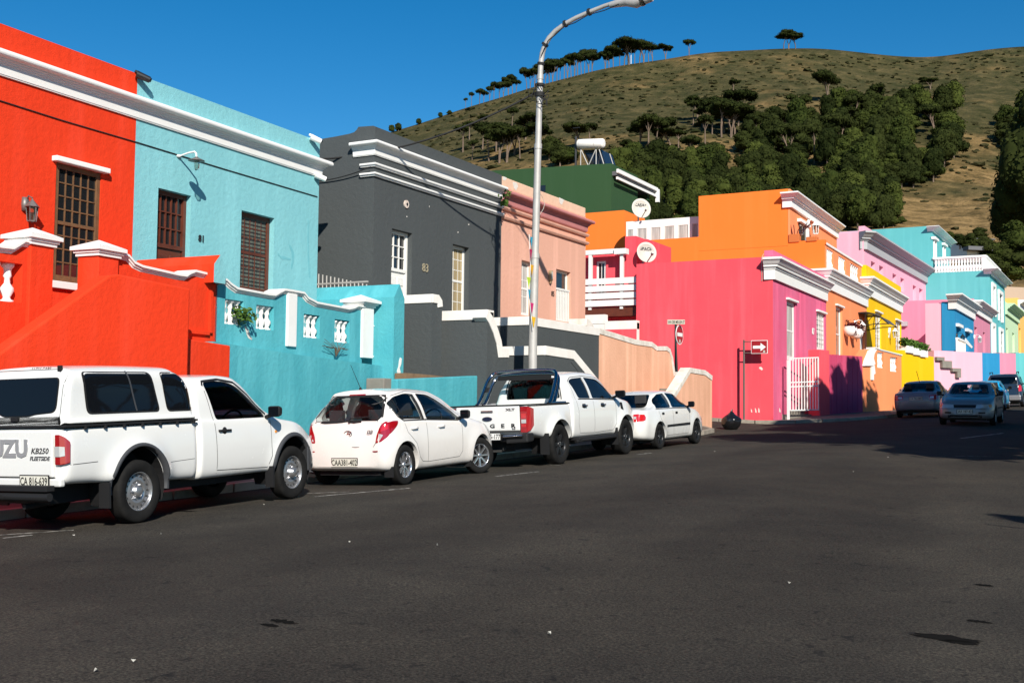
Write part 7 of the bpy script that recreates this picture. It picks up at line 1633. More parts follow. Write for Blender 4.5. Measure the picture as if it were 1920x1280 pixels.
    undercar(r, .5, -1.1, 3.8, .34, .56); q = MB(); q.tube([(-.75,0,TR),(.75,0,TR)], .07, 8); q.box(-.3,.3,-1.1,-.7,.3,.45); q.tube([(.3,-1.15,.36),(.3,-.2,.36)],.03,8); q.build('axle_and_exhaust', V['seam'], r)
    for s in (1,-1): wheel(r, s*.80, 0, TR, .26, 'black', 0, .235, s); wheel(r, s*.80, WB, TR, .26, 'black', 0, .235, s)
def chaikin3(P, it=2):
    P = [Vector(p) for p in P]
    for _ in range(it):
        Q = [P[0]]
        for i in range(len(P)-1): Q += [P[i].lerp(P[i+1],.25), P[i].lerp(P[i+1],.75)]
        Q.append(P[-1]); P = Q
    return P
double_cab()
# ------------------------------------------------------------------ generic saloon / hatch used for the four-door cars
def saloon(name, label, cat, place, W, L_=(-.97,3.32), H=1.385, hw=.84, WB=2.465, TR=.295, tail='sedan', group=None, glass='clear', rim='black', mould=True, face='rear', pl='CA 512-308', lights='tail', persons=False, mirrors=None, sc_=1.0):
    r = car_root(name, label, cat, *place, hw, group, sc_=sc_); y0, y1 = L_
    k = (y1-y0)/4.29
    f = lambda y: y0+(y+.97)*k
    if tail == 'sedan': zt = [(-.97,.86),(-.9,.93),(-.7,.965),(-.38,.985),(-.30,1.0),(.25,1.29),(.55,1.36),(1.0,1.385),(1.35,1.36),(1.6,1.28),(2.2,.98),(2.35,.94),(2.8,.87),(3.15,.76),(3.32,.62)]
    elif tail == 'hatch': zt = [(-.97,.92),(-.9,1.0),(-.72,1.2),(-.5,1.32),(-.1,1.37),(.6,1.39),(1.2,1.37),(1.5,1.29),(2.05,.99),(2.2,.95),(2.7,.88),(3.15,.77),(3.32,.64)]
    else: zt = [(-.97,1.55),(-.85,1.62),(-.3,1.68),(.8,1.70),(1.3,1.66),(1.6,1.55),(2.1,1.2),(2.25,1.15),(2.8,1.08),(3.15,.96),(3.32,.76)]
    zt = [(f(a), b_*H/(1.385 if tail != 'suv' else 1.70)) for a, b_ in zt]; belt = .93*H/1.385 if tail != 'suv' else 1.08
    sh = Shell(y0, y1, zt, [(y0,.26),(0,.2),(2.2,.2),(y1,.22)], [(y0,hw-.1),(y0+.3,hw-.02),(.5,hw),(2.4,hw-.01),(y1-.35,hw-.06),(y1-.1,hw-.16),(y1,hw-.28)], [(y0,belt-.03),(1.5,belt),(2.4,belt-.07),(y1,belt-.36)], [(y0,hw-.26),(.5,hw-.25),(2.2,hw-.2)], rear=[(.2,.08),(.35,.01),(.55,0),(.7,.03),(1.0,.08),(1.6,.16)], front=[(.2,.05),(.35,0),(.55,.02),(.8,.1)], fall=.4, bulges=((0,TR,.36,.018),(WB,TR,.36,.02)), rnd=.06, endr=.13, n=60)
    o = sh.mesh().build('body', W, r); weld(o); bv = bvh_of(o)
    z_ = lambda a: a*H/1.385 if tail != 'suv' else a*1.70/1.385*H/1.70
    ci = sh.mesh(f(-.1 if tail == 'sedan' else -.75), f(2.1), .055, .5).build('cut', _tm); weld(ci)
    if tail == 'sedan': side = [[(-.08,.95),(.84,.95),(.82,1.30),(.45,1.28),(.16,1.18)],[(.92,.95),(2.0,.93),(1.78,1.08),(1.45,1.27),(.9,1.31)]]; rwz = (.98,1.28)
    elif tail == 'hatch': side = [[(-.58,1.0),(-.14,.97),(-.14,1.3),(-.42,1.25)],[(-.06,.96),(.84,.95),(.82,1.32),(-.04,1.31)],[(.92,.95),(1.95,.93),(1.62,1.13),(1.35,1.27),(.9,1.32)]]; rwz = (1.0,1.27)
    else: side = [[(-.72,.93),(-.1,.92),(-.1,1.22),(-.62,1.22)],[(0,.92),(.84,.91),(.82,1.24),(.02,1.24)],[(.92,.91),(1.95,.9),(1.62,1.1),(1.35,1.22),(.9,1.25)]]; rwz = (.95,1.24)
    side = [rounded([(f(a), z_(b_)) for a,b_ in s_], .05) for s_ in side]
    g = hw-.30; rw = rounded([(-g-.06,z_(rwz[0])),(g+.06,z_(rwz[0])),(g-.04,z_(rwz[1])),(-g+.04,z_(rwz[1]))], .07); ws = rounded([(-g-.06,z_(.98)),(g+.06,z_(.98)),(g-.03,z_(1.29)),(-g+.03,z_(1.29))], .05)
    cut(o, [ci]+[prismX(s_,-2,2) for s_ in side]+[prismY(rw,y0-1,f(.6)), prismY(ws,f(1.3),y1+1)]+[cyl_cut(y,TR+.01,.35,a,b_) for y in (0,WB) for a,b_ in ((.48,2),(-2,-.48))])
    G = V[glass]
    for s in (1,-1):
        for s_ in side: drape(bv, s_, 'x', s, -.015).build('side_window', G, o)
        drape(bv, [(f(.83),z_(.95)),(f(.93),z_(.95)),(f(.91),z_(1.31)),(f(.81),z_(1.31))], 'x', s, -.008).build('centre_pillar', V['plastic'], o)
        line_on(bv, [(f(-.12),z_(.935)),(f(.9),z_(.935)),(f(2.05),z_(.915))], 'x', s, .016, .003).build('window_seal', V['plastic'], o)
        merge(line_on(bv, [(f(.88),z_(.93)),(f(.88),.3)], 'x', s, .008), line_on(bv, [(f(.02),z_(.93)),(f(.06),.7),(f(.32),.5),(f(.44),.3),(f(1.9),.3),(f(1.98),.6),(f(1.98),z_(.9))], 'x', s, .008)).build('door_seam', V['seam'], o)
        for y in (.16, 1.02): drape(bv, rounded([(f(y),z_(.8)),(f(y)+.14,z_(.8)),(f(y)+.14,z_(.85)),(f(y),z_(.85))],.015), 'x', s, .014, .05).build('door_handle', V['plastic'], o)
        if mould: drape(bv, [(f(.42),.50),(f(1.97),.50),(f(1.97),.56),(f(.42),.55)], 'x', s, .012).build('side_moulding', V['plastic'], o)
        mirror_(r, s*(hw+.1), f(1.86), z_(1.0), mirrors or V['plastic'], s, .85)
        if tail != 'suv':
            tl = rounded([(s*(hw-.38),z_(.66)),(s*(hw-.04),z_(.68)),(s*(hw-.04),z_(.80)),(s*(hw-.14),z_(.85)),(s*(hw-.38),z_(.83))] , .04)
            drape(bv, tl, 'y', -1, .008, .04).build('tail_light', V[lights], r); drape(bv, rounded([(y0+.02,z_(.68)),(y0+.2,z_(.7)),(y0+.2,z_(.83)),(y0+.05,z_(.84))],.03), 'x', s, .008, .04).build('tail_light', V[lights], r)
            drape(bv, rounded([(s*(hw-.34),z_(.73)),(s*(hw-.2),z_(.73)),(s*(hw-.2),z_(.79)),(s*(hw-.34),z_(.79))],.02), 'y', -1, .012, .05).build('reverse_lens', V['lens'], r)
        else:
            drape(bv, rounded([(s*(hw-.2),.8),(s*(hw-.03),.82),(s*(hw-.05),1.15),(s*(hw-.2),1.1)],.04), 'y', -1, .008, .05).build('tail_light', V['tail2'], r)
        hl_ = rounded([(s*(hw-.52),z_(.555)),(s*(hw-.13),z_(.56)),(s*(hw-.12),z_(.68)),(s*(hw-.5),z_(.67))],.025); drape(bv, hl_, 'y', 1, .006, .04).build('headlight', V['lens'], r)
        drape(bv, rounded([(y1-.34,z_(.58)),(y1-.18,z_(.57)),(y1-.2,z_(.66)),(y1-.36,z_(.68))],.02), 'x', s, .006, .04).build('indicator', V['amber'] if tail == 'hatch' else V['lens'], r)
        drape(bv, rounded([(s*(hw-.44),.38),(s*(hw-.24),.39),(s*(hw-.24),.44),(s*(hw-.44),.44)],.015), 'y', 1, .006).build('bumper_lamp', V['plastic'], r)
    drape(bv, rw, 'y', -1, -.014).build('rear_window', G, o); drape(bv, ws, 'y', 1, -.014).build('windscreen', V['clear'], o)
    drape(bv, rounded([(-.36,z_(.57)),(.36,z_(.57)),(.38,z_(.66)),(-.38,z_(.66))],.02), 'y', 1, .004).build('grille', V['plastic'], r)
    drape(bv, rounded([(-.5,.25),(.5,.25),(.5,.35),(-.5,.35)],.02), 'y', 1, .004).build('lower_grille', V['plastic'], r)
    line_on(bv, [(-hw+.1,z_(.58)),(hw-.1,z_(.58))], 'y', -1, .008).build('bumper_seam', V['seam'], o); line_on(bv, [(-hw+.2,z_(.545)),(hw-.2,z_(.545))], 'y', 1, .008).build('bumper_seam', V['seam'], o)
    h_ = bv.ray_cast(Vector((0,-9,z_(.72))), Vector((0,1,0)))[0]; plate(r, pl, 0, h_.y-.003, z_(.72), .46, .12, size=.12, sx=.74)
    if face == 'front': h_ = bv.ray_cast(Vector((0,9,.46)), Vector((0,-1,0)))[0]; plate(r, pl, 0, h_.y+.003, .45, .46, .12, 'front', size=.12, sx=.74)
    for s in (1,-1):
        for y in (0,WB): well(r, y, TR+.01, .34, s, .48, hw-.05)
    q = MB(); q.box(-hw+.15,hw-.15,f(1.75),f(2.05),.65,z_(.93)); q.build('dashboard', V['cabin'], o, bevel=.05); steering(o, .35, f(1.66), z_(.93)); seats(o, (f(1.0),), (-.36,.36), z_(.5)); seats(o, (f(.2),), (-.4,.4), z_(.48))
    undercar(r, hw-.25, y0+.3, y1-.4, .17, .4)
    for s in (1,-1):
        for y in (0, WB): wheel(r, s*(hw-.09), y, TR, .18, rim, 0, TR*.64, s)
    return r, o, bv
GV = 'white vehicles parked along the kerb'
saloon('saloon_car', 'small white saloon with black wheels and black door strip, nearest the corner', 'car', (1240,842.5,27.5,29.5), V['white'], group=GV, glass='tint', rim='black', pl='CA 640-215', lights='tail2', sc_=1.03)
# silver saloon parked before the yellow wall
r_, o_, bv_ = saloon('saloon_car', 'dark silver saloon seen from behind, parked by the yellow wall', 'car', (1770,776,45.6,28.0), V['silver2'], rim='steel', glass='clear', pl='CA 762-887', mould=False, sc_=1.06)
q = MB(); q.tube([(0,.2,1.3),(-.05,-.1,1.75)], .01, 5); q.build('aerial', V['plastic'], r_)
# light blue saloon and dark SUV further up
r_, o_, bv_ = saloon('saloon_car', 'light blue older saloon partly hidden behind the oncoming silver car', 'car', (1887,759,52.5,27.0), V['blue'], rim='hub', glass='clear', mould=False, pl='CA 190-334', lights='tail')
r_, o_, bv_ = saloon('suv_car', 'dark navy sport utility vehicle with roof rails, farthest up the street', 'car', (1921,758,58.0,27.0), V['navy'], L_=(-.85,3.5), H=1.72, hw=.9, WB=2.65, TR=.35, tail='suv', rim='alloy', glass='clear', mould=False, pl='CA 455-820')
q = MB()
for s in (1,-1): q.tube([(s*.62,-.5,1.69),(s*.63,-.35,1.78),(s*.63,1.3,1.8),(s*.62,1.45,1.71)], .022, 6)
q.build('roof_rails', V['plastic'], r_); q = MB(); q.box(-.8,.8,-.93,-.8,.35,.62); q.build('rear_bumper', V['silver'], r_, bevel=.05)
# oncoming silver hatch-saloon with two people inside
def oncoming():
    x, y = at(1757, 36.6)   # its right-hand picture side is the car's left
    xc, yc = at(1811, 36.2); a = R(180+28.5-28.0)
    r, o, bv = saloon('saloon_car', 'silver saloon driving towards the camera with two people inside', 'car', (1815,790,36.5,28.5), V['silver'], tail='hatch', rim='steel', glass='clear', mould=True, face='front', pl='CAA 187-421')
    r.location = (xc, yc, ground(xc, yc)); g1 = ground(xc-.8, yc); g2 = ground(xc+.8, yc)
    r.rotation_euler = (-math.atan(.031), 0.0, a); fw_ = Vector((-sin(a), cos(a), 0)); r.location -= fw_*3.0
    r.location.z = ground(r.location.x, r.location.y)
    return r
oc = oncoming()
def person(par_root, off, label, shirt, hands):
    """seated upper body, built as one skinned surface in the vehicle's frame"""
    M = Matrix.Translation(par_root.location) @ par_root.rotation_euler.to_matrix().to_4x4()
    ox, oy, oz = off
    V_ = [(0,0,.0,.15),(0,.0,.18,.145),(0,-.02,.36,.15),(0,-.03,.46,.10),(0,-.03,.53,.06),(0,-.01,.60,.075),(0,0,.68,.095),(0,0,.76,.08)]
    E = [(i,i+1) for i in range(7)]
    def limb(s, tgt):
        b = len(V_); V_.extend([(s*.19,-.03,.44,.065),(s*.26,.08,.22,.05),(tgt[0],tgt[1]-.1,tgt[2]-.02,.036),(tgt[0],tgt[1],tgt[2],.034)]); E.append((3,b)); E.extend([(b,b+1),(b+1,b+2),(b+2,b+3)])
        for k in range(4): c_ = len(V_); V_.append((tgt[0]+s*(-.03+.02*k), tgt[1]+.06+.01*(k%2), tgt[2]+.01*k, .011)); E.append((b+3,c_))
        c_ = len(V_); V_.append((tgt[0]-s*.05, tgt[1]+.03, tgt[2]+.02, .012)); E.append((b+3,c_))
    for s, t_ in zip((1,-1), hands): limb(s, t_)
    for s in (1,-1): b = len(V_); V_.extend([(s*.1,.05,-.02,.1),(s*.12,.42,.02,.075),(s*.12,.55,-.3,.055)]); E.append((0,b)); E.extend([(b,b+1),(b+1,b+2)])
    me = bpy.data.meshes.new('person'); me.from_pydata([(a+ox,b_+oy,c_+oz) for a,b_,c_,_ in V_], E, []); o = bpy.data.objects.new('person', me); C.objects.link(o)
    o.modifiers.new('k','SKIN'); sk = me.skin_vertices[0].data
    for i, v_ in enumerate(V_): sk[i].radius = (v_[3]*(1.25 if i < 4 else 1), v_[3]*(.8 if i < 4 else 1)) if False else (v_[3], v_[3])
    sk[0].use_root = True; ss = o.modifiers.new('s','SUBSURF'); ss.levels = ss.render_levels = 2
    bpy.context.view_layer.update(); dg = bpy.context.evaluated_depsgraph_get(); m2 = bpy.data.meshes.new_from_object(o.evaluated_get(dg)); o.modifiers.clear(); o.data = m2
    o.matrix_world = M; m2.materials.clear(); m2.materials.append(V['skin']); m2.materials.append(shirt)
    for f in m2.polygons:
        c_ = f.center; f.use_smooth = True; f.material_index = 1 if (c_.z-oz < .5 and (c_-Vector((ox,oy,oz))).y < .22) or c_.z-oz < .1 else 0
    q = MB(); hx, hy_, hz_ = ox, oy, oz+.7
    q.lathe([(.0,.15),(.07,.135),(.105,.08),(.115,.0),(.1,-.05),(.07,-.09)], (hx,hy_-.025,hz_), 'z', 14); h_ = q.build('hair', V['hair'], o)
    q = MB(); q.lathe([(0,.035),(.012,.0),(.016,-.03),(0,-.035)], (hx,hy_+.1,hz_-.02), 'z', 6); q.build('nose', V['skin'], o)
    for s in (1,-1): q = MB(); q.lathe([(0,.012),(.012,0),(0,-.012)], (hx+s*.034,hy_+.085,hz_+.015), 'z', 6); q.build('eye', V['ink'], o); q = MB(); q.lathe([(0,.03),(.02,0),(0,-.03)], (hx+s*.1,hy_,hz_), 'z', 6); q.build('ear', V['skin'], o)
    q = MB(); q.box(hx-.025,hx+.025,hy_+.078,hy_+.095,hz_-.062,hz_-.052); q.build('mouth', V['tail'], o)
    tag(o, label, 'person'); return o
V['skin'] = mat('skin', (.28,.14,.09), .6); V['hair'] = mat('dark_hair', (.012,.009,.008), .7)
person(oc, (.36,.95,.50), 'driver in a dark top holding the wheel of the silver car', mat('dark_top', (.03,.03,.04), .9), ((.2,.50,.42),(-.18,.50,.42)))
person(oc, (-.36,.92,.50), 'passenger in a dark jacket seated left of the driver', mat('dark_jacket', (.045,.03,.03), .9), ((.12,.34,.1),(-.12,.34,.1)))
# ================================================================== TREES
FOL = [leafmat('pine_foliage', (.008,.013,.003), (.029,.036,.009)), leafmat('olive_foliage', (.014,.023,.005), (.054,.066,.014))]
_ib = bmesh.new(); bmesh.ops.create_icosphere(_ib, subdivisions=2, radius=1); IV = [v.co.copy() for v in _ib.verts]; IF = [tuple(v.index for v in f.verts) for f in _ib.faces]; _ib.free()
BARK = rough_paint('pine_bark', (.17,.12,.085), .95, .6, 3, (.07,.05,.04)); 
def crown_mesh(name, clumps, nper, size, m, seed, flat=.75):
    rnd = random.Random(seed); vs_ = []; fs = []; nb = 0
    for (cx, cy, cz, rx, rz) in clumps:
        k = int(nper*rx*rx*.35)+30; i = len(vs_)
        for v in IV: g_ = .86+.3*noise.noise(v*1.7+Vector((cx*3+seed,cy,cz))); vs_.append(Vector((cx+v.x*rx*g_, cy+v.y*rx*g_, cz+v.z*rz*g_)))
        fs += [tuple(i+q for q in f) for f in IF]; nb += len(IF)
        for _ in range(k):
            d = Vector((rnd.gauss(0,1), rnd.gauss(0,1), rnd.gauss(0,1))).normalized(); rr = rnd.uniform(.8,1.08)*(1+.25*noise.noise(d*2.3+Vector((seed,cx,cz))))
            p = Vector((cx+d.x*rx*rr, cy+d.y*rx*rr, cz+d.z*rz*rr))
            s_ = size*rnd.uniform(.5,1.25); n = (d+Vector((rnd.gauss(0,.55),rnd.gauss(0,.55),rnd.gauss(0,.55)+.35))).normalized()
            a = n.cross(Vector((rnd.gauss(0,1),rnd.gauss(0,1),rnd.gauss(0,1)))).normalized()*s_; b_ = n.cross(a).normalized()*s_*rnd.uniform(.5,.9)
            i = len(vs_); vs_ += [p-a-b_*.5, p+a*.2-b_, p+a+b_*.3, p-a*.3+b_]; fs.append((i,i+1,i+2,i+3))
    me = bpy.data.meshes.new(name); me.from_pydata([tuple(v) for v in vs_], [], fs); me.materials.append(m)
    me.polygons.foreach_set('use_smooth', [len(f) == 3 for f in fs]); return me
def trunk_mesh(paths, name='trunk'):
    q = MB()
    for pts, r0, r1 in paths:
        n = len(pts); q.tube(pts, [r0+(r1-r0)*i/(n-1) for i in range(n)], 6)
    me = bpy.data.meshes.new(name); me.from_pydata(q.v, [], q.f); me.materials.append(BARK); me.polygons.foreach_set('use_smooth', [True]*len(q.f)); return me
def proto_umbrella(seed, h=12, sp=4.5, dense=1.0, forks=2, lean=0):
    r_ = random.Random(seed); cl = []; tr = []
    for k in range(forks):
        a = 2*pi*k/forks + r_.random()*2; fx, fy = cos(a)*sp*.45*(forks>1), sin(a)*sp*.45*(forks>1)
        hh = h*r_.uniform(.78,.9); base = (0+k*.15, 0, -.8)
        pts = [base, (lean*.2+fx*.1, fy*.1, h*.3), (lean*.6+fx*.5, fy*.5, h*.58), (lean+fx, fy, hh)]
        tr.append((pts, .30, .12))
        for j in range(4):
            b_ = 2*pi*j/4+r_.random(); rr = sp*r_.uniform(.35,.62); q = (lean+fx+cos(b_)*rr, fy+sin(b_)*rr, hh*r_.uniform(.9,1.04)); tr.append(([(lean*.6+fx*.5,fy*.5,h*.56), (lean+fx*.8+cos(b_)*rr*.5, fy*.8+sin(b_)*rr*.5, h*.75), q], .12, .04))
            cl.append((q[0], q[1], q[2]+h*.03, sp*r_.uniform(.32,.5), h*r_.uniform(.07,.12)))
        cl.append((lean+fx, fy, hh+h*.06, sp*.55, h*.11))
    return crown_mesh('crown', cl, 80*dense, .34, FOL[0], seed), trunk_mesh(tr)
def proto_bushy(seed, h=10, w_=4.2, m=0, sz=.3, dn=1):
    r_ = random.Random(seed); cl = []
    for k in range(13):
        t = r_.random(); a = r_.random()*6.28; rr = w_*.66*sqrt(r_.random())*(1-t*.5)
        cl.append((cos(a)*rr, sin(a)*rr, h*(.3+.52*t), w_*r_.uniform(.3,.5), h*r_.uniform(.12,.19)))
    cl.append((0,0,h*.82,w_*.42,h*.17)); cl.append((0,0,h*.5,w_*.7,h*.32))
    return crown_mesh('crown', cl, 90*dn, sz, FOL[m], seed), trunk_mesh([([(0,0,-1),(.1,0,h*.3),(.3,.2,h*.6)], .3, .12),([(0,0,h*.15),(w_*.3,0,h*.45)], .15,.06),([(0,0,h*.2),(-w_*.3,.2,h*.5)], .15,.05)])
UMB = [proto_umbrella(11, forks=1, sp=3.6), proto_umbrella(12, forks=2), proto_umbrella(13, forks=2, sp=5.2, lean=.8), proto_umbrella(14, forks=1, sp=4.2, lean=-1.0), proto_umbrella(15, forks=3, sp=6)]
BSH = [proto_bushy(21), proto_bushy(22, 11, 4.6, 1), proto_bushy(23, 8, 4.6, 1), proto_bushy(24, 9.5, 5.0)]
NEAR = []
def put_tree(kind, px, py, hpx, label, group, wk=1.0, name=None, base=None):
    P = base or hill_at(px, py); Z = -sin(HEAD)*P.x + cos(HEAD)*P.y; h = hpx*Z/F
    prs, h0, nm = (UMB, 12.5, 'umbrella_pine') if kind == 'u' else (BSH, 10.5, 'bushy_pine')
    if base and hpx > 120:
        if not NEAR: NEAR.extend([proto_bushy(71, 10.5, 3.6, 0, .15, 4.2), proto_bushy(72, 10.5, 3.2, 0, .15, 4.2)])
        prs = NEAR
    i = random.randrange(len(prs)); cr, tk = prs[i]; s = h/h0
    o = root(name or nm, P-Vector((0,0,.2)), label, 'tree', group, rz=random.random()*6.28); o['_w'] = 0
    o.scale = (s*wk*random.uniform(.9,1.1), s*wk*random.uniform(.9,1.1), s)
    for nme, me in (('crown', cr), ('trunk', tk)): c = bpy.data.objects.new(nme, me); C.objects.link(c); c.parent = o
    return o
random.seed(31)
L1 = 'slim dark pine in the line of trees down the left ridge against the sky'; G1 = 'pines along the left ridge'
for px, h in ((873,22),(884,30),(899,33),(907,26),(918,32),(926,36),(936,34),(944,32),(953,38),(961,40),(968,28),(988,42),(994,38),(1002,36),(1014,40),(1022,36),(1030,42),(1036,44),(1044,42),(1050,38),(1058,44),(1064,42),(1071,46),(1077,44),(1083,46),(1090,42),(1096,46),(1104,48),(1110,40)):
    put_tree('u', px, smoo(RID,px)+1, h, L1, G1, .85)
L2 = 'pine in the clump beside the mast on the ridge'; G2 = 'pines beside the ridge mast'
for px, h, w_ in ((1135,38,1.0),(1142,30,1.2),(1150,42,.9),(1162,30,1.3),(1170,44,1.1),(1180,50,1.35),(1190,40,1.0),(1199,44,.9),(1207,46,1.0),(1216,40,.9),(1224,34,1.1)):
    put_tree('u', px, smoo(RID,px)+1, h, L2, G2, w_)
put_tree('u', 1248, smoo(RID,1248)+1, 32, 'lone flat-topped pine on the skyline right of the mast clump', None, 1.3)
put_tree('u', 1292, smoo(RID,1292)+1, 35, 'lone fan-shaped pine on the skyline, right of the flat-topped one', None, .9)
put_tree('u', 1469, smoo(RID,1469)+1, 36, 'left of the three pines crowning the round hilltop', None, 1.1)
put_tree('u', 1479, smoo(RID,1479)+1, 34, 'middle of the three pines crowning the round hilltop', None, 1.2)
put_tree('u', 1492, smoo(RID,1492)+1, 28, 'right bent pine of the three crowning the round hilltop', None, 1.3)
for px, h in ((735,16),(747,18),(785,13),(826,11),(843,12)): put_tree('b', px, smoo(RID,px)+2, h, 'small round tree on the lower end of the ridge', 'small trees on the lower ridge', 1.3)
# umbrella pines standing on the slope
L3 = 'umbrella pine with bare trunk in the grove behind the grey house'; G3 = 'umbrella pines behind the grey house'
for px, py, h, w_ in ((868,285,55,1.2),(885,300,40,.9),(905,280,52,1.3),(917,302,70,1.0),(930,285,60,1.2),(936,306,72,1.1),(950,305,68,1.2),(965,290,55,1.3),(975,298,60,1.0),(880,262,38,1.4),(960,240,42,1.1),(985,262,50,1.4),(1002,290,60,1.0),(1090,282,52,1.6),(1105,275,48,1.5),(905,242,28,1.5)):
    put_tree('u', px, py, h, L3, G3, w_)
L4 = 'tall umbrella pine on the middle slope above the wood'; G4 = 'umbrella pines on the middle slope'
for px, py, h, w_ in ((1200,282,62,1.0),(1216,290,82,1.15),(1230,284,70,1.0),(1240,275,58,1.1),(1258,280,40,1.9),(1272,282,42,1.8),(1292,308,60,1.0),(1318,240,46,1.0),(1322,282,72,1.0),(1335,252,60,1.0),(1352,258,78,1.1),(1358,250,70,1.1),(1366,246,62,1.0),(1372,258,66,1.0),(1378,256,58,1.1),(1384,236,66,1.1),(1300,236,52,1.1),(1308,228,50,1.2),(1415,268,58,.8),(1428,260,56,.7),(1446,256,60,.9),(1453,260,62,.9),(1458,250,50,.9),(1484,228,56,.9),(1503,228,52,.9),(1552,196,68,.8),(1375,182,36,1.6),(1730,165,22,1.6),(1745,168,24,1.6),(1180,300,40,1.3)):
    put_tree('u', px, py, h, L4, G4, w_)
# wood on the lower slope
L5 = 'bushy dark green pine in the wood above the roofs'; G5 = 'pines in the wood'
poly = [(1150,330),(1165,300),(1210,318),(1260,330),(1300,318),(1340,300),(1390,285),(1430,275),(1470,262),(1500,250),(1545,225),(1590,215),(1640,200),(1690,190),(1740,185),(1790,205),(1800,250),(1770,265),(1795,300),(1785,330),(1700,345),(1640,345),(1600,330),(1610,380),(1700,400),(1680,430),(1560,430),(1400,400),(1200,420),(1150,400)]
def inpoly(x, y, P):
    c = False; j = len(P)-1
    for i in range(len(P)):
        if (P[i][1] > y) != (P[j][1] > y) and x < (P[j][0]-P[i][0])*(y-P[i][1])/(P[j][1]-P[i][1])+P[i][0]: c = not c
        j = i
    return c
cnt = 0; py = 222
while py < 470:
    sp = 19+(py-220)*.07; px = 1140+random.random()*sp
    while px < 1810:
        if inpoly(px, py, poly) or (inpoly(px, py-30, poly) and py < 440 and not (1640 < px < 1870 and py > 345 and py < 400)):
            x_, y_ = px+random.uniform(-5,5), py+random.uniform(-5,5); Z = None
            h = random.choice((46,56,64,72,80))*random.uniform(.85,1.1)*(1+(py-250)*.0012)
            if noise.noise(Vector((x_*.02,y_*.03,4))) > .17 and py < 365: px += sp*1.25; continue
            put_tree('b' if random.random() < .93 or py > 320 else 'u', x_, y_, h, L5, G5, random.uniform(.85,1.25)*58/max(50,h)*1.05); cnt += 1
        px += sp*1.25
    py += 12
L6 = 'bushy tree at the right edge of the picture on the hillside'; G6 = 'trees at the right edge'
for px, py, h, w_ in ((1885,240,62,.9),(1905,250,70,.9),(1925,245,80,1.0),(1895,275,70,1.0),(1915,285,74,1.0),(1940,290,80,1.0),(1955,260,90,1)): put_tree('b', px, py, h, L6, G6, w_)
for px, Z, y_, h, w_ in ((1905,165,455,190,.75),(1925,160,480,220,.9),(1888,175,470,140,.9),(1950,150,460,330,.9),(1915,170,395,200,.7)):
    put_tree('b', 0, 0, h, 'large dark tree at the right edge standing nearer than the wood', 'large dark trees at the right edge', w_, base=at(px, Z, y_))
for px, py, h, w_ in ((1885,500,58,1.2),(1868,490,52,1.2),(1845,480,46,1.2),(1820,470,40,1.3),(1800,462,30,1.3),(1905,480,70,1.2),(1930,510,80,1.3),(1780,455,24,1.3),(1860,520,60,1.2),(1895,535,70,1.2)):
    put_tree('b', 0, 0, h, 'leafy tree behind the teal building and its balcony', 'trees behind the teal building', w_, base=at(px, 150, py))
put_tree('b', 1835, 448, 26, 'rounded shrub tree beside the small white hillside house', None, 1.8)
for px, py, h in ((1595,430,36),(1620,425,42),(1650,428,38),(1675,425,30),(1690,420,22),(1605,400,34),(1640,402,30)): put_tree('b', px, py, h, L5, G5, 1.2)
for px, py, h in ((1640,345,44),(1668,350,50),(1690,352,55),(1712,352,50),(1735,340,48),(1755,335,44),(1700,330,50),(1672,330,45)): put_tree('b', px, py, h, L5, G5, 1.15)
for px, py, h in ((1030,300,52),(1050,312,50),(1066,308,46),(1045,290,40)): put_tree('b', px, py, h, 'dark rounded pine between the lamp post and the roof tank', 'pines by the roof tank', 1.2)
# scrub: too many to count
def scrub():
    r_ = random.Random(5); vs_ = []; fs = []
    ico = bmesh.new(); bmesh.ops.create_icosphere(ico, subdivisions=1, radius=1); iv = [v.co.copy() for v in ico.verts]; fi = [tuple(v.index for v in f.verts) for f in ico.faces]; ico.free()
    n = 0
    while n < 5500:
        px = r_.uniform(650, 2050); t = r_.random()**.7*.985+.0; P = hill_pt(px, t); dn = noise.noise(Vector((P.x*.012, P.y*.012, 3))) + .6*noise.noise(Vector((P.x*.05, P.y*.05, 9)))
        hi = t > .55
        if dn < (-.25 if hi else .08) and r_.random() > .12: n += 1; continue
        s_ = r_.uniform(.35,1.15)*(1.9 if r_.random() < .06 else 1); i = len(vs_); a = r_.random()*6.28; ex = r_.uniform(1,1.9)
        for v in iv:
            k = 1+.45*noise.noise(v*1.9+P*.3); x, y, z = v.x*ex*k*s_, v.y*k*s_, v.z*.5*k*s_
            vs_.append((P.x+x*cos(a)-y*sin(a), P.y+x*sin(a)+y*cos(a), P.z+z+.1*s_))
        fs += [tuple(i+q for q in f) for f in fi]; n += 1
    me = bpy.data.meshes.new('scrub'); me.from_pydata(vs_, [], fs)
    m = mat('fynbos_scrub', (.03,.036,.013), .95, spec=.1); b = m.node_tree.nodes['Principled BSDF']; nn = noise_node(m, .09, 3, .6); n2 = noise_node(m, 2.2, 4, .7)
    o_ = mix(m, 1.0, ramp(m, nn.outputs[0], [(.35, (.022,.027,.009)), (.55, (.044,.043,.017)), (.75, (.075,.062,.028))]).outputs[0], ramp(m, n2.outputs[0], [(.3,(.4,.4,.4)),(.7,(1.3,1.3,1.3))]).outputs[0], 'MULTIPLY'); L(m, o_, b.inputs['Base Color'])
    me.materials.append(m); o = bpy.data.objects.new('scrub', me); C.objects.link(o); tag(o, 'low dark scrub bushes covering the dry hillside', 'scrub', kind='stuff')
scrub()
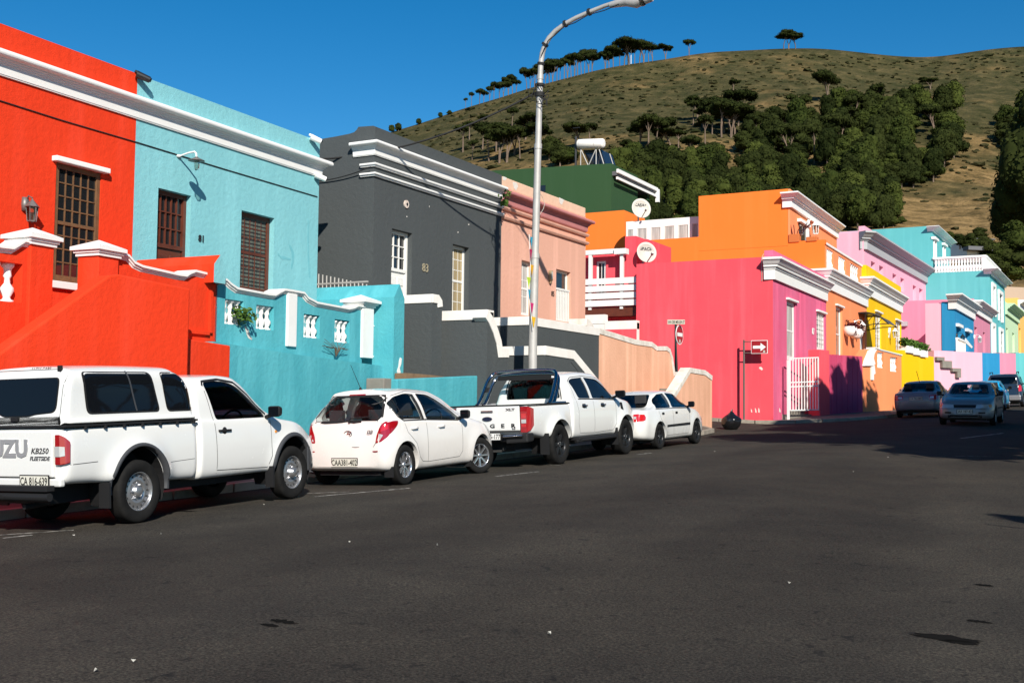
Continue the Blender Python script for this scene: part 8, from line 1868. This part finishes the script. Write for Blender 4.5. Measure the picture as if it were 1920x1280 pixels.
# mast, hill houses
P = hill_at(1180, 119); mt = root('radio_mast', P, 'small white lattice mast on the ridge behind the pines', 'mast'); q = MB()
for dx in (-.9,.9): q.tube([P+Vector((dx,0,0)), P+Vector((dx,0,12.0))], .18, 5)
for k in range(5): q.tube([P+Vector((-.9,0,8+k)), P+Vector((.9,0,8.6+k))], .1, 4)
q.build('lattice', X['trim'], mt)
hh = root('hillside_house', at(1840,150,462), 'small white flat-roofed house on the hillside beyond the teal building', 'house'); Fh = FP(1835, 150, 80)
q = MB(); u0, z0 = Fh.uz(1813, 462); u1, z1 = Fh.uz(1862, 450); q.fbox(Fh, u0, u1, z0-1.2, z1, -5, 0); q.build('wall', X['trim'], hh); q = MB(); q.fbox(Fh, u0-.2, u1+.2, z1, z1+.15, -5.2, .2); q.build('roof', X['roofsheet'], hh)
q = MB(); 
for a, c in ((1822,1832),(1840,1852)): q.fbox(Fh, Fh.u(a,456), Fh.u(c,456), Fh.uz(a,459)[1], Fh.uz(a,456)[1], 0, .05)
q.build('window', X['glass'], hh); q = MB(); a, z = Fh.uz(1803, 464); q.fbox(Fh, a, Fh.u(1856,462), z-.5, z, .3, 1.6); q.build('lower_roof', X['roofsheet'], hh)
# ================================================================== OUT-OF-FRAME TREES THAT SHADE THE ROAD
def street_tree(x, y, h, w_, seed, label, bare=False):
    z = ground(x, y); o = root('street_tree', (x, y, z), label, 'tree', rz=0)
    r_ = random.Random(seed); cl = []
    if not bare:
        for k in range(26):
            a = r_.random()*6.28; rr = w_*.8*sqrt(r_.random()); t = r_.random(); cl.append((cos(a)*rr, sin(a)*rr, h*(.68+.24*t), w_*r_.uniform(.3,.42), h*r_.uniform(.05,.075)))
        me = crown_mesh('crown', cl, 110, .2, X['leaf'], seed); c = bpy.data.objects.new('crown', me); C.objects.link(c); c.parent = o
    q = MB(); q.tube([(x,y,z-.2),(x+.1,y,z+h*.3),(x+.2,y+.1,z+h*.6)], [.25,.2,.1], 8)
    for k in range(5): a = 6.28*k/5; q.tube([(x+.1,y,z+h*.3),(x+cos(a)*w_*.4,y+sin(a)*w_*.4,z+h*.6)], [.1,.04], 6)
    q.build('trunk', BARK, o)

for i, (x, y, h, w_, t_) in enumerate(((4.8,19.5,11.5,4.8,'nearest'),(4.4,25.5,12.5,4.7,'second'),(3.8,31,12.5,4.6,'third'),(2.8,36.5,11.2,4.6,'fourth'),(4.2,43,10.8,4.2,'fifth'),(.3,38.8,12.7,2.0,'slim'),(12,19,10.5,5,'inner near'),(11,27,11,5,'inner far'),(10,35,11,5,'back'))):
    street_tree(x, y, h, w_, 40+i, t_+' tall leafy tree on the shady side of the street')
o = root('street_tree', (6.8,5.6,ground(6.8,5.6)), 'small tree with long sparse branches at the shady kerb', 'tree')
q = MB(); B0 = Vector((6.8,5.6,0)); q.tube([B0,(6.6,6,2.4),(5.8,6.8,4.2)], [.14,.1,.06], 7)
for e in ((3.6,8.9,5.0),(4.3,9.4,4.7),(3.9,7.6,5.3)): q.tube([(6.2,6.4,3.4),(5.0,7.6,4.9),e], [.06,.04,.015], 5)
q.build('trunk', BARK, o)
leafblob('crown', [((5.0-k*.17, 7.8+k*.14, 5.0), .16+.01*k) for k in range(8)]+[((4.9-k*.1, 8.3+k*.16, 4.8), .14) for k in range(7)], X['leaf'], o, .1, 900)
# peeled paint patches the photo shows on walls: part of each house or wall
def patch(par, fr, pts, m, d=.003, t=.003):
    P = pxuz(fr, pts); q = MB(); out = []
    for i in range(len(P)):
        a, b_ = Vector(P[i]), Vector(P[(i+1)%len(P)])
        for k in range(3):
            c = a.lerp(b_, k/3); out.append((c.x+.02*noise.noise(Vector((c.x*9,c.y*9,i))), c.y+.025*noise.noise(Vector((c.y*9,c.x*9,7)))))
    q.prism(fr, out, d, d+t); return q.build('peeled_patch', m, par)
def owner(lab): return next(o for o in C.objects if o.parent is None and str(o.get('label','')).startswith(lab))
sal, tq, gr, cw = owner('salmon pink house'), owner('turquoise stoep wall'), owner('dark charcoal grey house'), owner('long peach stoep wall')
wp = rough_paint('bare_whitewash', (.72,.68,.62), .9, .4, 9, (.5,.44,.36))
FGp = Fr(FG.P(0,0,-.01).x, 22.2, 0.0)
patch(sal, FGp, [(961,342),(969,343),(971,350),(967,357),(963,352)], wp); patch(sal, FGp, [(1048,370),(1058,375),(1053,384),(1049,381)], wp); patch(sal, FGp, [(943,330),(950,334),(947,339),(943,338)], wp)
patch(tq, FB, [(458,612),(462,611),(466,622),(472,634),(471,638),(465,634),(461,624)], wp)
for x, y in ((804,386),(878,420),(689,394),(670,420),(762,404),(858,434)):
    if x > 702: patch(gr, FG, [(x,y),(x+1.6,y+1),(x+1.2,y+3),(x-.3,y+2.4)], wp)
dk = rough_paint('damp_turquoise', (.14,.42,.47), .9, .6, 4, (.2,.48,.52)); th = owner('turquoise house')
for pts in ([(541,457),(546,462),(551,472),(551,490),(547,505),(545,500),(547,488),(546,472)],[(520,474),(526,480),(545,484),(545,487),(530,486),(521,479)],[(577,412),(580,416),(579,470),(582,520),(579,520),(576,470)]): patch(th, FA, pts, dk, .002, .002)
ph = owner('hot pink corner house'); patch(ph, SP, [(1423,689),(1428,688),(1431,691),(1429,694),(1424,692)], wp)
for x in (1408,1416,1422,1461): patch(ph, SP if x < 1450 else FK, [(x,764),(x+2,768),(x+2.5,773),(x,772)], wp)
bpy.context.view_layer.update()
